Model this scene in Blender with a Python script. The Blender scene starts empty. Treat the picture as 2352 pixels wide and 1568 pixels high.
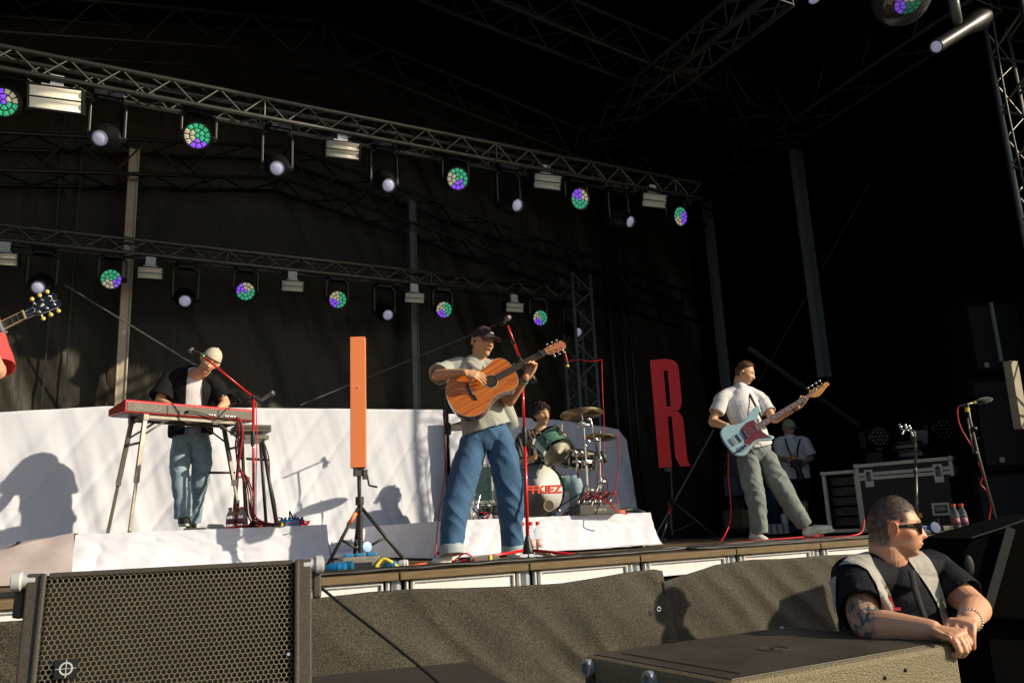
import bpy, bmesh, math, random
import numpy as np
from math import sin, cos, radians, pi, sqrt, atan2
from mathutils import Vector, Matrix, Quaternion, noise
random.seed(7); np.random.seed(7)
SC = bpy.context.scene
V = Vector
# ---------------------------------------------------------------- camera
CZ = 1.62                                   # eye height above the pit floor
HD, PT, RL, FX = radians(28.6), radians(12.7), radians(2.7), 1902.0
_f = V((sin(HD)*cos(PT), cos(HD)*cos(PT), sin(PT)))
_r0 = V((cos(HD), -sin(HD), 0)); _u0 = _r0.cross(_f)
_R = cos(RL)*_r0 - sin(RL)*_u0; _U = sin(RL)*_r0 + cos(RL)*_u0
cam = bpy.data.objects.new('camera', bpy.data.cameras.new('camera'))
SC.collection.objects.link(cam)
cam.matrix_world = Matrix(((_R.x, _U.x, -_f.x, 0), (_R.y, _U.y, -_f.y, 0), (_R.z, _U.z, -_f.z, CZ), (0, 0, 0, 1)))
cam.data.sensor_width = 36; cam.data.lens = 36*FX/2352
cam.data.clip_start = 0.05; cam.data.clip_end = 2000
SC.camera = cam
# ---------------------------------------------------------------- light
SUN_AZ, SUN_EL = radians(-45), radians(24)  # travel direction: left and upstage
w = bpy.data.worlds.new("World"); SC.world = w; w.use_nodes = True
nt = w.node_tree; bg = nt.nodes['Background']; sky = nt.nodes.new('ShaderNodeTexSky')
sky.sky_type = 'NISHITA'; sky.sun_disc = False; sky.sun_elevation = SUN_EL; sky.sun_rotation = radians(135)
nt.links.new(sky.outputs[0], bg.inputs[0]); bg.inputs[1].default_value = 0.085
sd = V((sin(SUN_AZ)*cos(SUN_EL), cos(SUN_AZ)*cos(SUN_EL), -sin(SUN_EL)))
sl = bpy.data.lights.new('sun', 'SUN'); sl.energy = 4.1; sl.angle = radians(0.55); sl.color = (1, .87, .66)
so = bpy.data.objects.new('sun', sl); SC.collection.objects.link(so); so.location = (10, -10, 10)
so.rotation_euler = sd.to_track_quat('-Z', 'Y').to_euler()
SC.view_settings.view_transform = 'Standard'; SC.view_settings.look = 'None'
SC.view_settings.exposure = 0.27; SC.view_settings.gamma = 1.0

# ---------------------------------------------------------------- survey helpers (a sight line met with a real plane)
def sight(x, y): return _f + _R*((x-1176)/FX) - _U*((y-784)/FX)
def pY(x, y, Y): d = sight(x, y); v = d*(Y/d.y); return V((v.x, v.y, v.z+CZ))
def pX(x, y, X): d = sight(x, y); v = d*(X/d.x); return V((v.x, v.y, v.z+CZ))
def pZ(x, y, z): d = sight(x, y); v = d*((z-CZ)/d.z); return V((v.x, v.y, z))
def pF(x, y, F): d = sight(x, y); v = d*(F/(d.x*sin(HD)+d.y*cos(HD))); return V((v.x, v.y, v.z+CZ))
RIGHT = V((cos(HD), -sin(HD), 0)); AWAY = V((sin(HD), cos(HD), 0)); UP = V((0, 0, 1))
ZD = CZ-0.225                                # top of the stage deck
X_, Y_, Z_ = V((1,0,0)), V((0,1,0)), V((0,0,1))

# ---------------------------------------------------------------- materials
MATS = {}
def mat(name, col, rough=.6, metal=0., var=0., vscale=8., bump=0., bscale=60., col2=None, detail=4., stretch=None, emis=0., ecol=None, sss=0., trans=0., coat=0., attr=False, wave=None, spec=None, rvar=0., sheen=0.):
    if name in MATS: return MATS[name]
    m = bpy.data.materials.new(name); m.use_nodes = True; n = m.node_tree; b = n.nodes['Principled BSDF']; L = n.links.new
    c = (*col, 1); b.inputs['Base Color'].default_value = c; b.inputs['Roughness'].default_value = rough; b.inputs['Metallic'].default_value = metal
    if spec is not None: b.inputs['Specular IOR Level'].default_value = spec
    if sss: b.inputs['Subsurface Weight'].default_value = sss; b.inputs['Subsurface Radius'].default_value = (.01, .004, .002); b.inputs['Subsurface Scale'].default_value = 1
    if trans: b.inputs['Transmission Weight'].default_value = trans; b.inputs['IOR'].default_value = 1.33
    if coat: b.inputs['Coat Weight'].default_value = coat; b.inputs['Coat Roughness'].default_value = .08
    if sheen: b.inputs['Sheen Weight'].default_value = sheen
    if emis: b.inputs['Emission Color'].default_value = (*(ecol or col), 1); b.inputs['Emission Strength'].default_value = emis
    tc = n.nodes.new('ShaderNodeTexCoord'); mp = n.nodes.new('ShaderNodeMapping'); L(tc.outputs['Object'], mp.inputs[0])
    if stretch: mp.inputs['Scale'].default_value = stretch
    src = None
    if attr:
        a = n.nodes.new('ShaderNodeAttribute'); a.attribute_name = 'Col'; src = a.outputs['Color']
    if wave:   # (scale, distortion, axis)
        wv = n.nodes.new('ShaderNodeTexWave'); wv.inputs['Scale'].default_value = wave[0]; wv.inputs['Distortion'].default_value = wave[1]; wv.bands_direction = wave[2]
        wv.inputs['Detail'].default_value = 3; L(mp.outputs[0], wv.inputs[0]); r = n.nodes.new('ShaderNodeValToRGB'); L(wv.outputs[0], r.inputs[0])
        r.color_ramp.elements[0].color = c; r.color_ramp.elements[1].color = (*(col2 or col), 1); src = r.outputs[0]
        if len(wave) > 3: r.color_ramp.elements[0].position = wave[3]; r.color_ramp.elements[1].position = min(1, wave[3]+.1)
    if var:
        nz = n.nodes.new('ShaderNodeTexNoise'); nz.inputs['Scale'].default_value = vscale; nz.inputs['Detail'].default_value = detail; nz.inputs['Roughness'].default_value = .65
        L(mp.outputs[0], nz.inputs[0])
        if col2 and not wave:
            r = n.nodes.new('ShaderNodeValToRGB'); L(nz.outputs[0], r.inputs[0]); r.color_ramp.elements[0].position = .5-var*.5; r.color_ramp.elements[1].position = .5+var*.5
            r.color_ramp.elements[0].color = c; r.color_ramp.elements[1].color = (*col2, 1); src = r.outputs[0]
        else:
            mr = n.nodes.new('ShaderNodeMapRange'); mr.inputs['From Min'].default_value = .25; mr.inputs['From Max'].default_value = .75
            mr.inputs['To Min'].default_value = 1-var; mr.inputs['To Max'].default_value = 1+var; L(nz.outputs[0], mr.inputs['Value'])
            mx = n.nodes.new('ShaderNodeVectorMath'); mx.operation = 'SCALE'; L(mr.outputs[0], mx.inputs['Scale'])
            if src: L(src, mx.inputs[0])
            else: mx.inputs[0].default_value = col
            src = mx.outputs[0]
            if rvar:
                m2 = n.nodes.new('ShaderNodeMapRange'); m2.inputs['To Min'].default_value = rough-rvar; m2.inputs['To Max'].default_value = rough+rvar; L(nz.outputs[0], m2.inputs['Value']); L(m2.outputs[0], b.inputs['Roughness'])
    if src: L(src, b.inputs['Base Color'])
    if bump:
        nb = n.nodes.new('ShaderNodeTexNoise'); nb.inputs['Scale'].default_value = bscale; nb.inputs['Detail'].default_value = 5; L(mp.outputs[0], nb.inputs[0])
        bp = n.nodes.new('ShaderNodeBump'); bp.inputs['Strength'].default_value = bump; bp.inputs['Distance'].default_value = .01; L(nb.outputs[0], bp.inputs['Height']); L(bp.outputs[0], b.inputs['Normal'])
    MATS[name] = m; return m

M_ALU = mat('aluminium tube', (.15, .145, .13), .45, .85, var=.2, vscale=9)
M_ALUD = mat('truss tube darkened for shade', (.018, .017, .016), .5, .4, var=.3, vscale=5)  # same aluminium made darker: the roof's shade is put into the colour
M_STEEL = mat('galvanised steel', (.38, .42, .44), .5, .6, var=.2, vscale=20)
M_POST = mat('grey aluminium keder post', (.13, .145, .15), .6, .2, var=.15, vscale=3, stretch=(1, 1, .3))
M_BLK = mat('black plastic', (.012, .012, .013), .45, var=.3, vscale=20)
M_BLKM = mat('black metal', (.014, .014, .015), .35, .2, var=.2)
M_BLKC = mat('black cloth', (.012, .012, .016), .85, var=.2, vscale=10, bump=.3, bscale=120)
M_RED = mat('red powder coat', (.62, .01, .012), .32, var=.08, vscale=12, coat=.3)
M_REDC = mat('red cable', (.6, .015, .02), .4)
M_CHR = mat('chrome', (.75, .74, .72), .16, 1.)
M_RUB = mat('black rubber cable', (.02, .02, .018), .5, var=.3, vscale=15)
M_WHT = mat('white plastic', (.75, .74, .7), .5)
M_BLUE = mat('blue plug plastic', (.015, .22, .48), .38, var=.1, vscale=30)
M_YEL = mat('yellow tape', (.75, .62, .06), .5)
M_GRNT = mat('green tape', (.1, .42, .12), .5)
M_ORNG = mat('orange plastic', (.8, .14, .03), .45)
M_GLASS = mat('clear glass', (.9, .92, .95), .02, trans=1.)
M_WOODS = mat('pale hickory', (.62, .45, .22), .5, var=.15, vscale=20)

# ---------------------------------------------------------------- mesh helpers
class MB:
    def __init__(s): s.v = []; s.f = []; s.m = []; s.cur = 0
    def add(s, vs, fs):
        o = len(s.v); s.v += [tuple(x) for x in vs]; s.f += [tuple(i+o for i in f) for f in fs]; s.m += [s.cur]*len(fs); return s
    def box(s, c, d, rot=None):
        c = V(c); hx, hy, hz = d[0]/2, d[1]/2, d[2]/2
        vs = [V((sx*hx, sy*hy, sz*hz)) for sz in (-1, 1) for sy in (-1, 1) for sx in (-1, 1)]
        if rot is not None: vs = [rot @ v for v in vs]
        return s.add([c+v for v in vs], [(0,2,3,1),(4,5,7,6),(0,1,5,4),(2,6,7,3),(0,4,6,2),(1,3,7,5)])
    def hexa(s, b, t):     # bottom four corners, top four corners, same winding
        return s.add(list(b)+list(t), [(3,2,1,0),(4,5,6,7),(0,1,5,4),(1,2,6,5),(2,3,7,6),(3,0,4,7)])
    def cyl(s, a, b, r0, r1=None, n=12, cap=True):
        a, b = V(a), V(b); r1 = r0 if r1 is None else r1; d = (b-a).normalized(); u = d.orthogonal().normalized(); w_ = d.cross(u)
        vs = [a+(u*cos(t)+w_*sin(t))*r0 for t in [2*pi*i/n for i in range(n)]]+[b+(u*cos(t)+w_*sin(t))*r1 for t in [2*pi*i/n for i in range(n)]]
        fs = [(i, (i+1) % n, n+(i+1) % n, n+i) for i in range(n)]
        if cap: fs += [tuple(range(n-1, -1, -1)), tuple(range(n, 2*n))]
        return s.add(vs, fs)
    def tube(s, pts, r, n=8, sub=1):
        pts = [V(p) for p in pts]
        if sub > 1: pts = smooth_path(pts, sub)
        N = len(pts); rs = r if isinstance(r, (list, tuple)) else [r]*N
        if len(rs) != N: rs = list(np.interp(np.linspace(0, 1, N), np.linspace(0, 1, len(rs)), rs))
        vs = []; u = None
        for i, p in enumerate(pts):
            d = (pts[min(i+1, N-1)]-pts[max(i-1, 0)])
            d = d.normalized() if d.length > 1e-9 else Z_
            u = d.orthogonal().normalized() if u is None else (u-d*u.dot(d)).normalized()
            w_ = d.cross(u); vs += [p+(u*cos(2*pi*k/n)+w_*sin(2*pi*k/n))*rs[i] for k in range(n)]
        fs = [(i*n+k, i*n+(k+1) % n, (i+1)*n+(k+1) % n, (i+1)*n+k) for i in range(N-1) for k in range(n)]
        fs += [tuple(range(n-1, -1, -1)), tuple(range((N-1)*n, N*n))]
        return s.add(vs, fs)
    def lathe(s, prof, o=(0,0,0), ax=(0,0,1), n=24, ring=False):   # prof: (radius, height)
        o, d = V(o), V(ax).normalized(); u = d.orthogonal().normalized(); w_ = d.cross(u); vs = []
        for r, z in prof: vs += [o+d*z+(u*cos(2*pi*k/n)+w_*sin(2*pi*k/n))*r for k in range(n)]
        N = len(prof); fs = [(i*n+k, i*n+(k+1) % n, (i+1)*n+(k+1) % n, (i+1)*n+k) for i in range(N-1) for k in range(n)]
        if ring: fs += [((N-1)*n+k, (N-1)*n+(k+1) % n, (k+1) % n, k) for k in range(n)]
        if prof[0][0] > 1e-6 and not ring: fs.append(tuple(range(n-1, -1, -1)))
        if prof[-1][0] > 1e-6 and not ring: fs.append(tuple(range((N-1)*n, N*n)))
        return s.add(vs, fs)
    def prism(s, poly, o, ux, uy, uz, depth):          # poly in (ux,uy) plane, extruded along uz by depth
        o, ux, uy, uz = V(o), V(ux), V(uy), V(uz); n = len(poly)
        a = [o+ux*x+uy*y for x, y in poly]; b = [p+uz*depth for p in a]
        return s.add(a+b, [tuple(range(n-1, -1, -1)), tuple(range(n, 2*n))]+[(i, (i+1) % n, n+(i+1) % n, n+i) for i in range(n)])
    def ball(s, c, r, n=12, sc=(1,1,1), rot=None):
        c = V(c); vs = []; m_ = n//2+1
        for i in range(m_+1):
            a = pi*i/m_
            for k in range(n):
                p = V((r*sc[0]*sin(a)*cos(2*pi*k/n), r*sc[1]*sin(a)*sin(2*pi*k/n), r*sc[2]*cos(a)))
                vs.append(c+(rot @ p if rot is not None else p))
        return s.add(vs, [(i*n+k, (i+1)*n+k, (i+1)*n+(k+1) % n, i*n+(k+1) % n) for i in range(m_) for k in range(n)])
    def sheet(s, fn, nu, nv):
        vs = [fn(i/nu, j/nv) for j in range(nv+1) for i in range(nu+1)]; k = nu+1
        return s.add(vs, [(j*k+i, j*k+i+1, (j+1)*k+i+1, (j+1)*k+i) for j in range(nv) for i in range(nu)])
    def obj(s, name, m=None, parent=None, smooth=False, bevel=0, solid=0, sharp=False):
        me = bpy.data.meshes.new(name); vs = np.array(s.v, dtype=float); c = (vs.min(0)+vs.max(0))/2; c[2] = vs[:, 2].min()
        me.from_pydata((vs-c).tolist(), [], s.f); o = bpy.data.objects.new(name, me); SC.collection.objects.link(o); o.location = c
        ms = m if isinstance(m, (list, tuple)) else [m]
        for k in ms:
            if k: me.materials.append(k)
        if len(ms) > 1: me.polygons.foreach_set('material_index', s.m)
        bm = bmesh.new(); bm.from_mesh(me); bmesh.ops.remove_doubles(bm, verts=bm.verts, dist=1e-6)
        if not solid: bmesh.ops.recalc_face_normals(bm, faces=bm.faces)
        bm.to_mesh(me); bm.free()
        if smooth:
            me.polygons.foreach_set('use_smooth', [True]*len(me.polygons))
            if sharp: me.set_sharp_from_angle(angle=radians(35))
        if solid: q = o.modifiers.new('s', 'SOLIDIFY'); q.thickness = solid; q.offset = 0
        if bevel: q = o.modifiers.new('b', 'BEVEL'); q.width = bevel; q.segments = 2; q.limit_method = 'ANGLE'; q.angle_limit = radians(40)
        if parent: adopt(o, parent)
        return o
def adopt(o, parent):
    bpy.context.view_layer.update(); o.parent = parent; o.matrix_parent_inverse = world_of(parent).inverted()
def world_of(o):
    m = o.matrix_basis
    return (world_of(o.parent) @ o.matrix_parent_inverse @ m) if o.parent else m.copy()
def smooth_path(P, k):
    out = []; n = len(P)
    for i in range(n-1):
        a, b, c, d = P[max(i-1, 0)], P[i], P[i+1], P[min(i+2, n-1)]
        for j in range(k):
            t = j/k; out.append(.5*((2*b)+(-a+c)*t+(2*a-5*b+4*c-d)*t*t+(-a+3*b-3*c+d)*t**3))
    out.append(P[-1].copy()); return out
def tag(o, label, cat, group=None, kind=None):
    o['label'] = label
    if cat: o['category'] = cat
    if group: o['group'] = group
    if kind: o['kind'] = kind
    return o
def thing(name, label, cat, loc=(0,0,0), group=None, rz=0):
    o = bpy.data.objects.new(name, None); SC.collection.objects.link(o); o.location = loc; o.rotation_euler = (0, 0, rz); o.empty_display_size = .1
    return tag(o, label, cat, group)
def kids(o): return [c for c in bpy.data.objects if c.parent == o]
def dup(o, parent=None, label=None):
    c = o.copy(); SC.collection.objects.link(c)
    if parent: c.parent = parent
    if label: c['label'] = label
    for k in kids(o): dup(k, c)
    return c
def frame(x, y=None, z=None):   # rotation matrix with columns x, y, z
    return Matrix((x, y, z)).transposed()
def aim(d, up=Z_):              # local -Y... front(+Y) looks along d, z up
    y = V(d).normalized(); x = y.cross(up).normalized(); z = x.cross(y); return frame(x, y, z)
def toD(co):
    d = np.asarray(co)-np.array((0, 0, CZ)); k = d@np.array(_f); return 1176+FX*(d@np.array(_R))/k, 784-FX*(d@np.array(_U))/k
def in_poly(x, y, P):
    c = np.zeros(len(x), bool); n = len(P)
    for i in range(n):
        (x0, y0), (x1, y1) = P[i], P[(i+1) % n]; m = ((y0 > y) != (y1 > y)); c ^= m & (x < (x1-x0)*(y-y0)/(y1-y0+1e-12)+x0)
    return c
def text_mesh(txt, size, depth, bold=0.):
    cu = bpy.data.curves.new('t', 'FONT'); cu.body = txt; cu.size = size; cu.extrude = depth; cu.offset = bold; cu.align_x = 'CENTER'; cu.align_y = 'CENTER'
    ob = bpy.data.objects.new('t', cu); SC.collection.objects.link(ob); bpy.context.view_layer.update()
    me = ob.evaluated_get(bpy.context.evaluated_depsgraph_get()).to_mesh(); vs = [v.co.copy() for v in me.vertices]; fs = [tuple(p.vertices) for p in me.polygons]
    ob.to_mesh_clear() if hasattr(ob, 'to_mesh_clear') else None
    bpy.data.objects.remove(ob); bpy.data.curves.remove(cu); return vs, fs
def nz(p, s=1.): return noise.noise(V(p)*s)
def structure(o): o['kind'] = 'structure'; return o
ORD = ['leftmost', 'second', 'third', 'fourth', 'fifth', 'sixth', 'seventh']
# ================================================================ SETTING
M_GRND = mat('trampled gravel and grass', (.06, .055, .04), .95, var=.9, vscale=6, col2=(.12, .1, .07), bump=.6, bscale=30)
g = MB().sheet(lambda u, v: V((-200+400*u, -200+400*v, 0)), 4, 4).obj('ground', M_GRND); structure(g); g['label'] = 'trampled ground of the festival site'

# ---- stage platform
M_PLY = mat('weathered deck plywood', (.08, .055, .03), .75, var=.5, vscale=3, col2=(.20, .145, .08), stretch=(1, 8, 8), bump=.3, bscale=40)
M_PLYE = mat('layered plywood edge', (.10, .065, .03), .8, var=.5, vscale=5, col2=(.24, .165, .08), stretch=(1.5, 10, 30))
M_FASC = mat('chipped white deck frame paint', (.82, .80, .78), .55, var=.12, vscale=5, bump=.2)
st = thing('stage', 'festival stage platform of wooden deck boards on white framed legs', 'stage', (4, 8, 0))
YE = 4.9; XS0, PITCH = .94-.9*3, .895
k = 0
for i in range(-1, 10):
    x0 = XS0+PITCH*i; b = MB()
    zj = random.uniform(-.003, .003)
    b.box((x0+PITCH/2, (YE+11.6)/2, ZD-.022+zj), (PITCH-.006, 11.6-YE, .04)); b.obj('deck_board', M_PLY, st, bevel=.004)
    b = MB(); b.box((x0+PITCH/2, YE+.012, ZD-.025), (PITCH-.01, .05, .045)); b.obj('edge_board', M_PLYE, st, bevel=.006)
    fx = MB(); fx.box((x0+PITCH/2, YE+.05, ZD-.105), (PITCH-.23, .03, .105)); fx.box((x0+PITCH/2, YE+.03, ZD-.062), (PITCH-.2, .03, .012)); fx.box((x0+PITCH/2, YE+.03, ZD-.152), (PITCH-.2, .03, .012))
    for s in (-1, 1): fx.box((x0+PITCH/2+s*(PITCH/2-.10), YE+.035, ZD-.105), (.012, .04, .1)); fx.box((x0+PITCH/2+s*(PITCH/2-.06), YE+.035, ZD-.105), (.012, .04, .1))
    fx.obj('frame_panel', M_FASC, st, bevel=.003)
    for yy in (YE+.06, 7.6, 10.6): MB().cyl((x0, yy, 0), (x0, yy, ZD-.05), .034, n=14).obj('leg', M_STEEL, st, smooth=True, sharp=True)
M_GAFF = mat('grey gaffer tape', (.12, .12, .12), .6)
# ---- scrim hung in front
def scrim_m():
    m = mat('woven dark scrim', (.030, .027, .021), .8, bump=.5, bscale=9)
    n = m.node_tree; L = n.links.new; b = n.nodes['Principled BSDF']
    tc = n.nodes.new('ShaderNodeTexCoord'); mp = n.nodes.new('ShaderNodeMapping'); L(tc.outputs['Object'], mp.inputs[0]); mp.inputs['Scale'].default_value = (1, 1, 1.3)
    a = n.nodes.new('ShaderNodeTexNoise'); a.inputs['Scale'].default_value = 125; a.inputs['Detail'].default_value = 3; a.inputs['Roughness'].default_value = .8; L(mp.outputs[0], a.inputs[0])
    r = n.nodes.new('ShaderNodeValToRGB'); L(a.outputs[0], r.inputs[0]); e = r.color_ramp.elements
    e[0].position = .42; e[0].color = (.006, .0055, .0045, 1); e[1].position = .64; e[1].color = (.115, .094, .056, 1); L(r.outputs[0], b.inputs['Base Color']); return m
M_SCR = scrim_m()
topx = [(-200,1440),(300,1405),(500,1385),(725,1372),(850,1358),(960,1350),(1060,1349),(1180,1345),(1280,1338),(1360,1326),(1430,1314),(1500,1306),(1524,1310)]
topx2 = [(1518,1335),(1560,1322),(1640,1296),(1720,1284),(1800,1282),(1900,1274),(2050,1268),(2200,1250),(2352,1240),(2600,1225)]
def scrim(name, tops, label, seed):
    P = [pY(x, y, YE-.06) for x, y in tops]; xs = [p.x for p in P]; zs = [p.z for p in P]; x0, x1 = xs[0], xs[-1]
    def fn(u, v):
        x = x0+(x1-x0)*u; zt = float(np.interp(x, xs, zs)); z = zt*(1-v)+.02*v
        a = .06*nz((x*1.1+z*1.6, seed, z*.5))+.05*nz((x*2.6-z*1.2, seed+3, z*1.3))+.02*(1-abs(nz((x*3.1+z*3.4, seed+1, z)))*3)+.014*nz((x*6+z*5, seed, z*2))+.02*sin(x*2.2+2*z)*v
        return V((x+.03*nz((x, z*2, 9)), YE-.06-.10*v-abs(.02)-a*(.35+v), z))
    o = MB().sheet(fn, 240, 60).obj(name, M_SCR, None, smooth=True, solid=.003); return tag(o, label, 'scrim fabric')
s1 = scrim('scrim_cloth', topx, 'dark woven scrim hung along the stage front, left length with an eyelet seam', 0)
s2 = scrim('scrim_cloth', topx2, 'dark woven scrim hung along the stage front behind the security guard', 5)
ey = MB(); c = pY(1513, 1398, YE-.16); ey.lathe([(.008, 0), (.011, .002), (.015, .002), (.018, 0)], c, (-.1, -1, 0), 20, True); ey.obj('eyelet', M_STEEL, s1, smooth=True)

# ---- tarpaulins: roof, backdrop, side walls
M_TARP = mat('black ripstop tarpaulin', (.0022, .0022, .0026), .6, bump=.25, bscale=5, spec=.12)
def back_m():
    m = mat('creased olive black backdrop', (.022, .018, .0105), .50, var=.25, vscale=3, stretch=(1, 1, .25), spec=.25)
    n = m.node_tree; L = n.links.new; b = n.nodes['Principled BSDF']; tc = n.nodes.new('ShaderNodeTexCoord'); mp = n.nodes.new('ShaderNodeMapping'); L(tc.outputs['Object'], mp.inputs[0])
    mp.inputs['Rotation'].default_value = (0, radians(18), 0); mp.inputs['Scale'].default_value = (6, 1, 1.4)
    a = n.nodes.new('ShaderNodeTexNoise'); a.inputs['Scale'].default_value = 1; a.inputs['Detail'].default_value = 6; L(mp.outputs[0], a.inputs[0])
    bp = n.nodes.new('ShaderNodeBump'); bp.inputs['Strength'].default_value = .4; bp.inputs['Distance'].default_value = .05; L(a.outputs[0], bp.inputs['Height']); L(bp.outputs[0], b.inputs['Normal']); return m
M_BACK = back_m()
YB = 10.02
def backfn(xa, xb, z1, seed):
    i_ = int(seed/7)
    def fn(u, v):
        x = xa+(xb-xa)*u; z = z1*v
        return V((x, YB+.012*(i_%2)+.05*nz((x*2+z*.9, seed, z*.35))+.03*nz((x*5+z*2.2, seed, z*.5))+.012*nz((x*14+z*6, seed, z)), z))
    return fn
xsplits = [-7.5, -.85, .38, 3.86, 8.9]
labs = ['far left', 'sunlit', 'middle', 'unlit right']
for i in range(4):
    a, b_ = xsplits[i], xsplits[i+1]
    o = MB().sheet(backfn(a-.03, b_+.03, 8.8, i*7.), 120, 90).obj('backdrop_tarpaulin', M_BACK, None, smooth=True)
    tag(o, ['black backdrop tarpaulin at the far left of the stage back', 'sunlit creased backdrop tarpaulin behind the guitar headstock', 'creased backdrop tarpaulin behind the keyboardist', 'unlit black backdrop tarpaulin behind the drummer'][i], 'tarpaulin')
# slats between tarps seen as dark seams
for xx in (.0, .2):
    o = MB().box((xx-.25, YB-.06, 3.7), (.014, .01, 7.3)).obj('lacing_strap', M_BLK); tag(o, ('left' if xx == 0 else 'right')+' of two dark vertical lacing straps on the sunlit backdrop', 'strap')
def roof_z(X, Y, base=6.75): return CZ+ (5.62-.235*abs(X-2.5)*1.0) - .05*(Y-7)
rf = MB()
rf.sheet(lambda u, v: V((-7.5+10*u, 4.0+6.3*v, roof_z(-7.5+10*u, 7)+1.12)), 8, 8)
rf.sheet(lambda u, v: V((2.5+8.5*u, 4.0+6.3*v, roof_z(2.5+8.5*u, 7)+1.12)), 8, 8)
o = rf.obj('roof_tarpaulin', M_TARP, None, solid=.01); tag(o, 'black gabled roof tarpaulin over the stage', 'roof')
def wall(name, fn, label, nu=60, nv=60):
    o = MB().sheet(fn, nu, nv).obj(name, M_TARP if name != 'sun_blocker' else mat('matt black sun blocker', (.002, .002, .002), 1., spec=0.), None, smooth=True, solid=.004); return tag(o, label, 'tarpaulin')
wall('side_tarpaulin', lambda u, v: V((11+.06*nz((u*8, v*3, 2))+.03*nz((u*25, v*6, 2)), 4.2+6*u, 0+6.6*v)), 'black tarpaulin closing the right side of the stage')
wall('sun_blocker', lambda u, v: V((8.75+5.5*u, 4.6, 9*v)), 'unseen black panel added right of the stage front to block the sun', 10, 10)  # off-frame panel added to keep the sun off the right of the stage
wall('roof_side_tarpaulin', lambda u, v: V((10.95-.02*u, 4.2+7.2*u, 5.2+1.2*v)), 'black gable flap under the right roof eave', 10, 4)
# back right filler between backdrop end and side wall
wall('corner_tarpaulin', lambda u, v: V((8.8+2.4*u, 10.1+.04*nz((u*9, v*3, 4)), 7*v)), 'black tarpaulin across the rear right corner of the stage', 30, 30)

# ---- trusses
def truss_mb(a, b, size, seg, r=.024, rb=.011, up=Z_, tri=False):
    m = MB(); a, b = V(a), V(b); d = (b-a).normalized(); s = d.cross(up).normalized(); u = s.cross(d); h = size/2
    cs = [(-h, h), (h, h), (h, -h), (-h, -h)] if not tri else [(0, h), (h, -h), (-h, -h)]
    for x, z in cs: m.cyl(a+s*x+u*z, b+s*x+u*z, r, n=10)
    n = max(2, round((b-a).length/seg)); N = len(cs)
    for k in range(N):
        p, q = cs[k], cs[(k+1) % N]
        for i in range(n):
            t0, t1, tm = i/n, (i+1)/n, (i+.5)/n
            P = lambda t, c: a.lerp(b, t)+s*c[0]+u*c[1]
            m.cyl(P(t0, p), P(tm, q), rb, n=6, cap=False); m.cyl(P(tm, q), P(t1, p), rb, n=6, cap=False)
            if i % 6 == 0: m.cyl(P(t0, p), P(t0, q), rb, n=6, cap=False)
    return m
def truss(a, b, size, seg, label, r=.024, rb=.011, m=M_ALU, name='lighting_truss', up=Z_):
    o = truss_mb(a, b, size, seg, r, rb, up).obj(name, m, None, smooth=True); return tag(o, label, 'truss')
YR = 9.4; ZF, ZR = 4.02+CZ, 3.145+CZ
truss((-3.5, 7.5, ZF), (6.85, 7.5, ZF), .20, .42, 'front aluminium lighting truss with lamps across the stage', .022, .009)
truss((-3.5, YR, ZR), (6.45, YR, ZR), .155, .42, 'rear aluminium lighting truss with lamps before the backdrop', .02, .008, m=M_ALU)
# gable trusses of the roof
def gable(Y, pts_up, label):
    th = thing('roof_truss', label, 'roof truss', (2.5, Y, CZ+4))
    for (a, b) in zip(pts_up[:-1], pts_up[1:]):
        truss_mb(V((a[0], Y, CZ+a[1]-.2)), V((b[0], Y, CZ+b[1]-.2)), .42, .8, .024, .012).obj('rafter', M_ALUD, th, smooth=True)
    return th
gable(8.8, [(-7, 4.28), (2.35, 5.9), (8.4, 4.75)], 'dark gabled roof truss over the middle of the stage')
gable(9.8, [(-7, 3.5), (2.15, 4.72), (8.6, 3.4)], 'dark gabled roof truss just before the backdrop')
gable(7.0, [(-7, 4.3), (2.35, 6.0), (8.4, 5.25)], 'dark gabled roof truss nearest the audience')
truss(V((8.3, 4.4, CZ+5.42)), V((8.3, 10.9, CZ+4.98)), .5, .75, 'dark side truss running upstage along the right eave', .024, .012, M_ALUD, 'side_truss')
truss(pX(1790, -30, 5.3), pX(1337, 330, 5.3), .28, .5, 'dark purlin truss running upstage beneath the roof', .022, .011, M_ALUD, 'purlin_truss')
# rusty corner blocks
M_RUST = mat('rusty brown coupler steel', (.05, .02, .012), .8, .2, var=.4, vscale=20)
for px, lab in (((1740, 115), 'upper rusty truss coupler beneath the roof'), ((1560, 170), 'lower rusty truss coupler beneath the roof')):
    c = pY(*px, 7.0); b = MB(); b.box(c, (.34, .2, .09)); b.cyl(c+V((-.2, 0, 0)), c+V((.24, 0, -.06)), .05); tag(b.obj('truss_coupler', M_RUST, None, bevel=.01), lab, 'coupler')
# right tower truss, sunlit, near
tag(truss_mb(V((8.80, 4.4, 0)), V((8.80, 4.4, CZ+7.3)), .42, .62, .03, .014, up=Y_).obj('tower_truss', M_ALU, None, smooth=True), 'bright aluminium tower truss at the upper right edge', 'truss')
o = MB().tube([pY(2265, -60, 4.4), pY(2282, 60, 4.4), pY(2310, 230, 4.4), pY(2352, 430, 4.4)], .012, sub=4).obj('tower_cable', M_RUB, None, smooth=True); tag(o, 'black cable running down beside the tower truss', 'cable')
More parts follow.
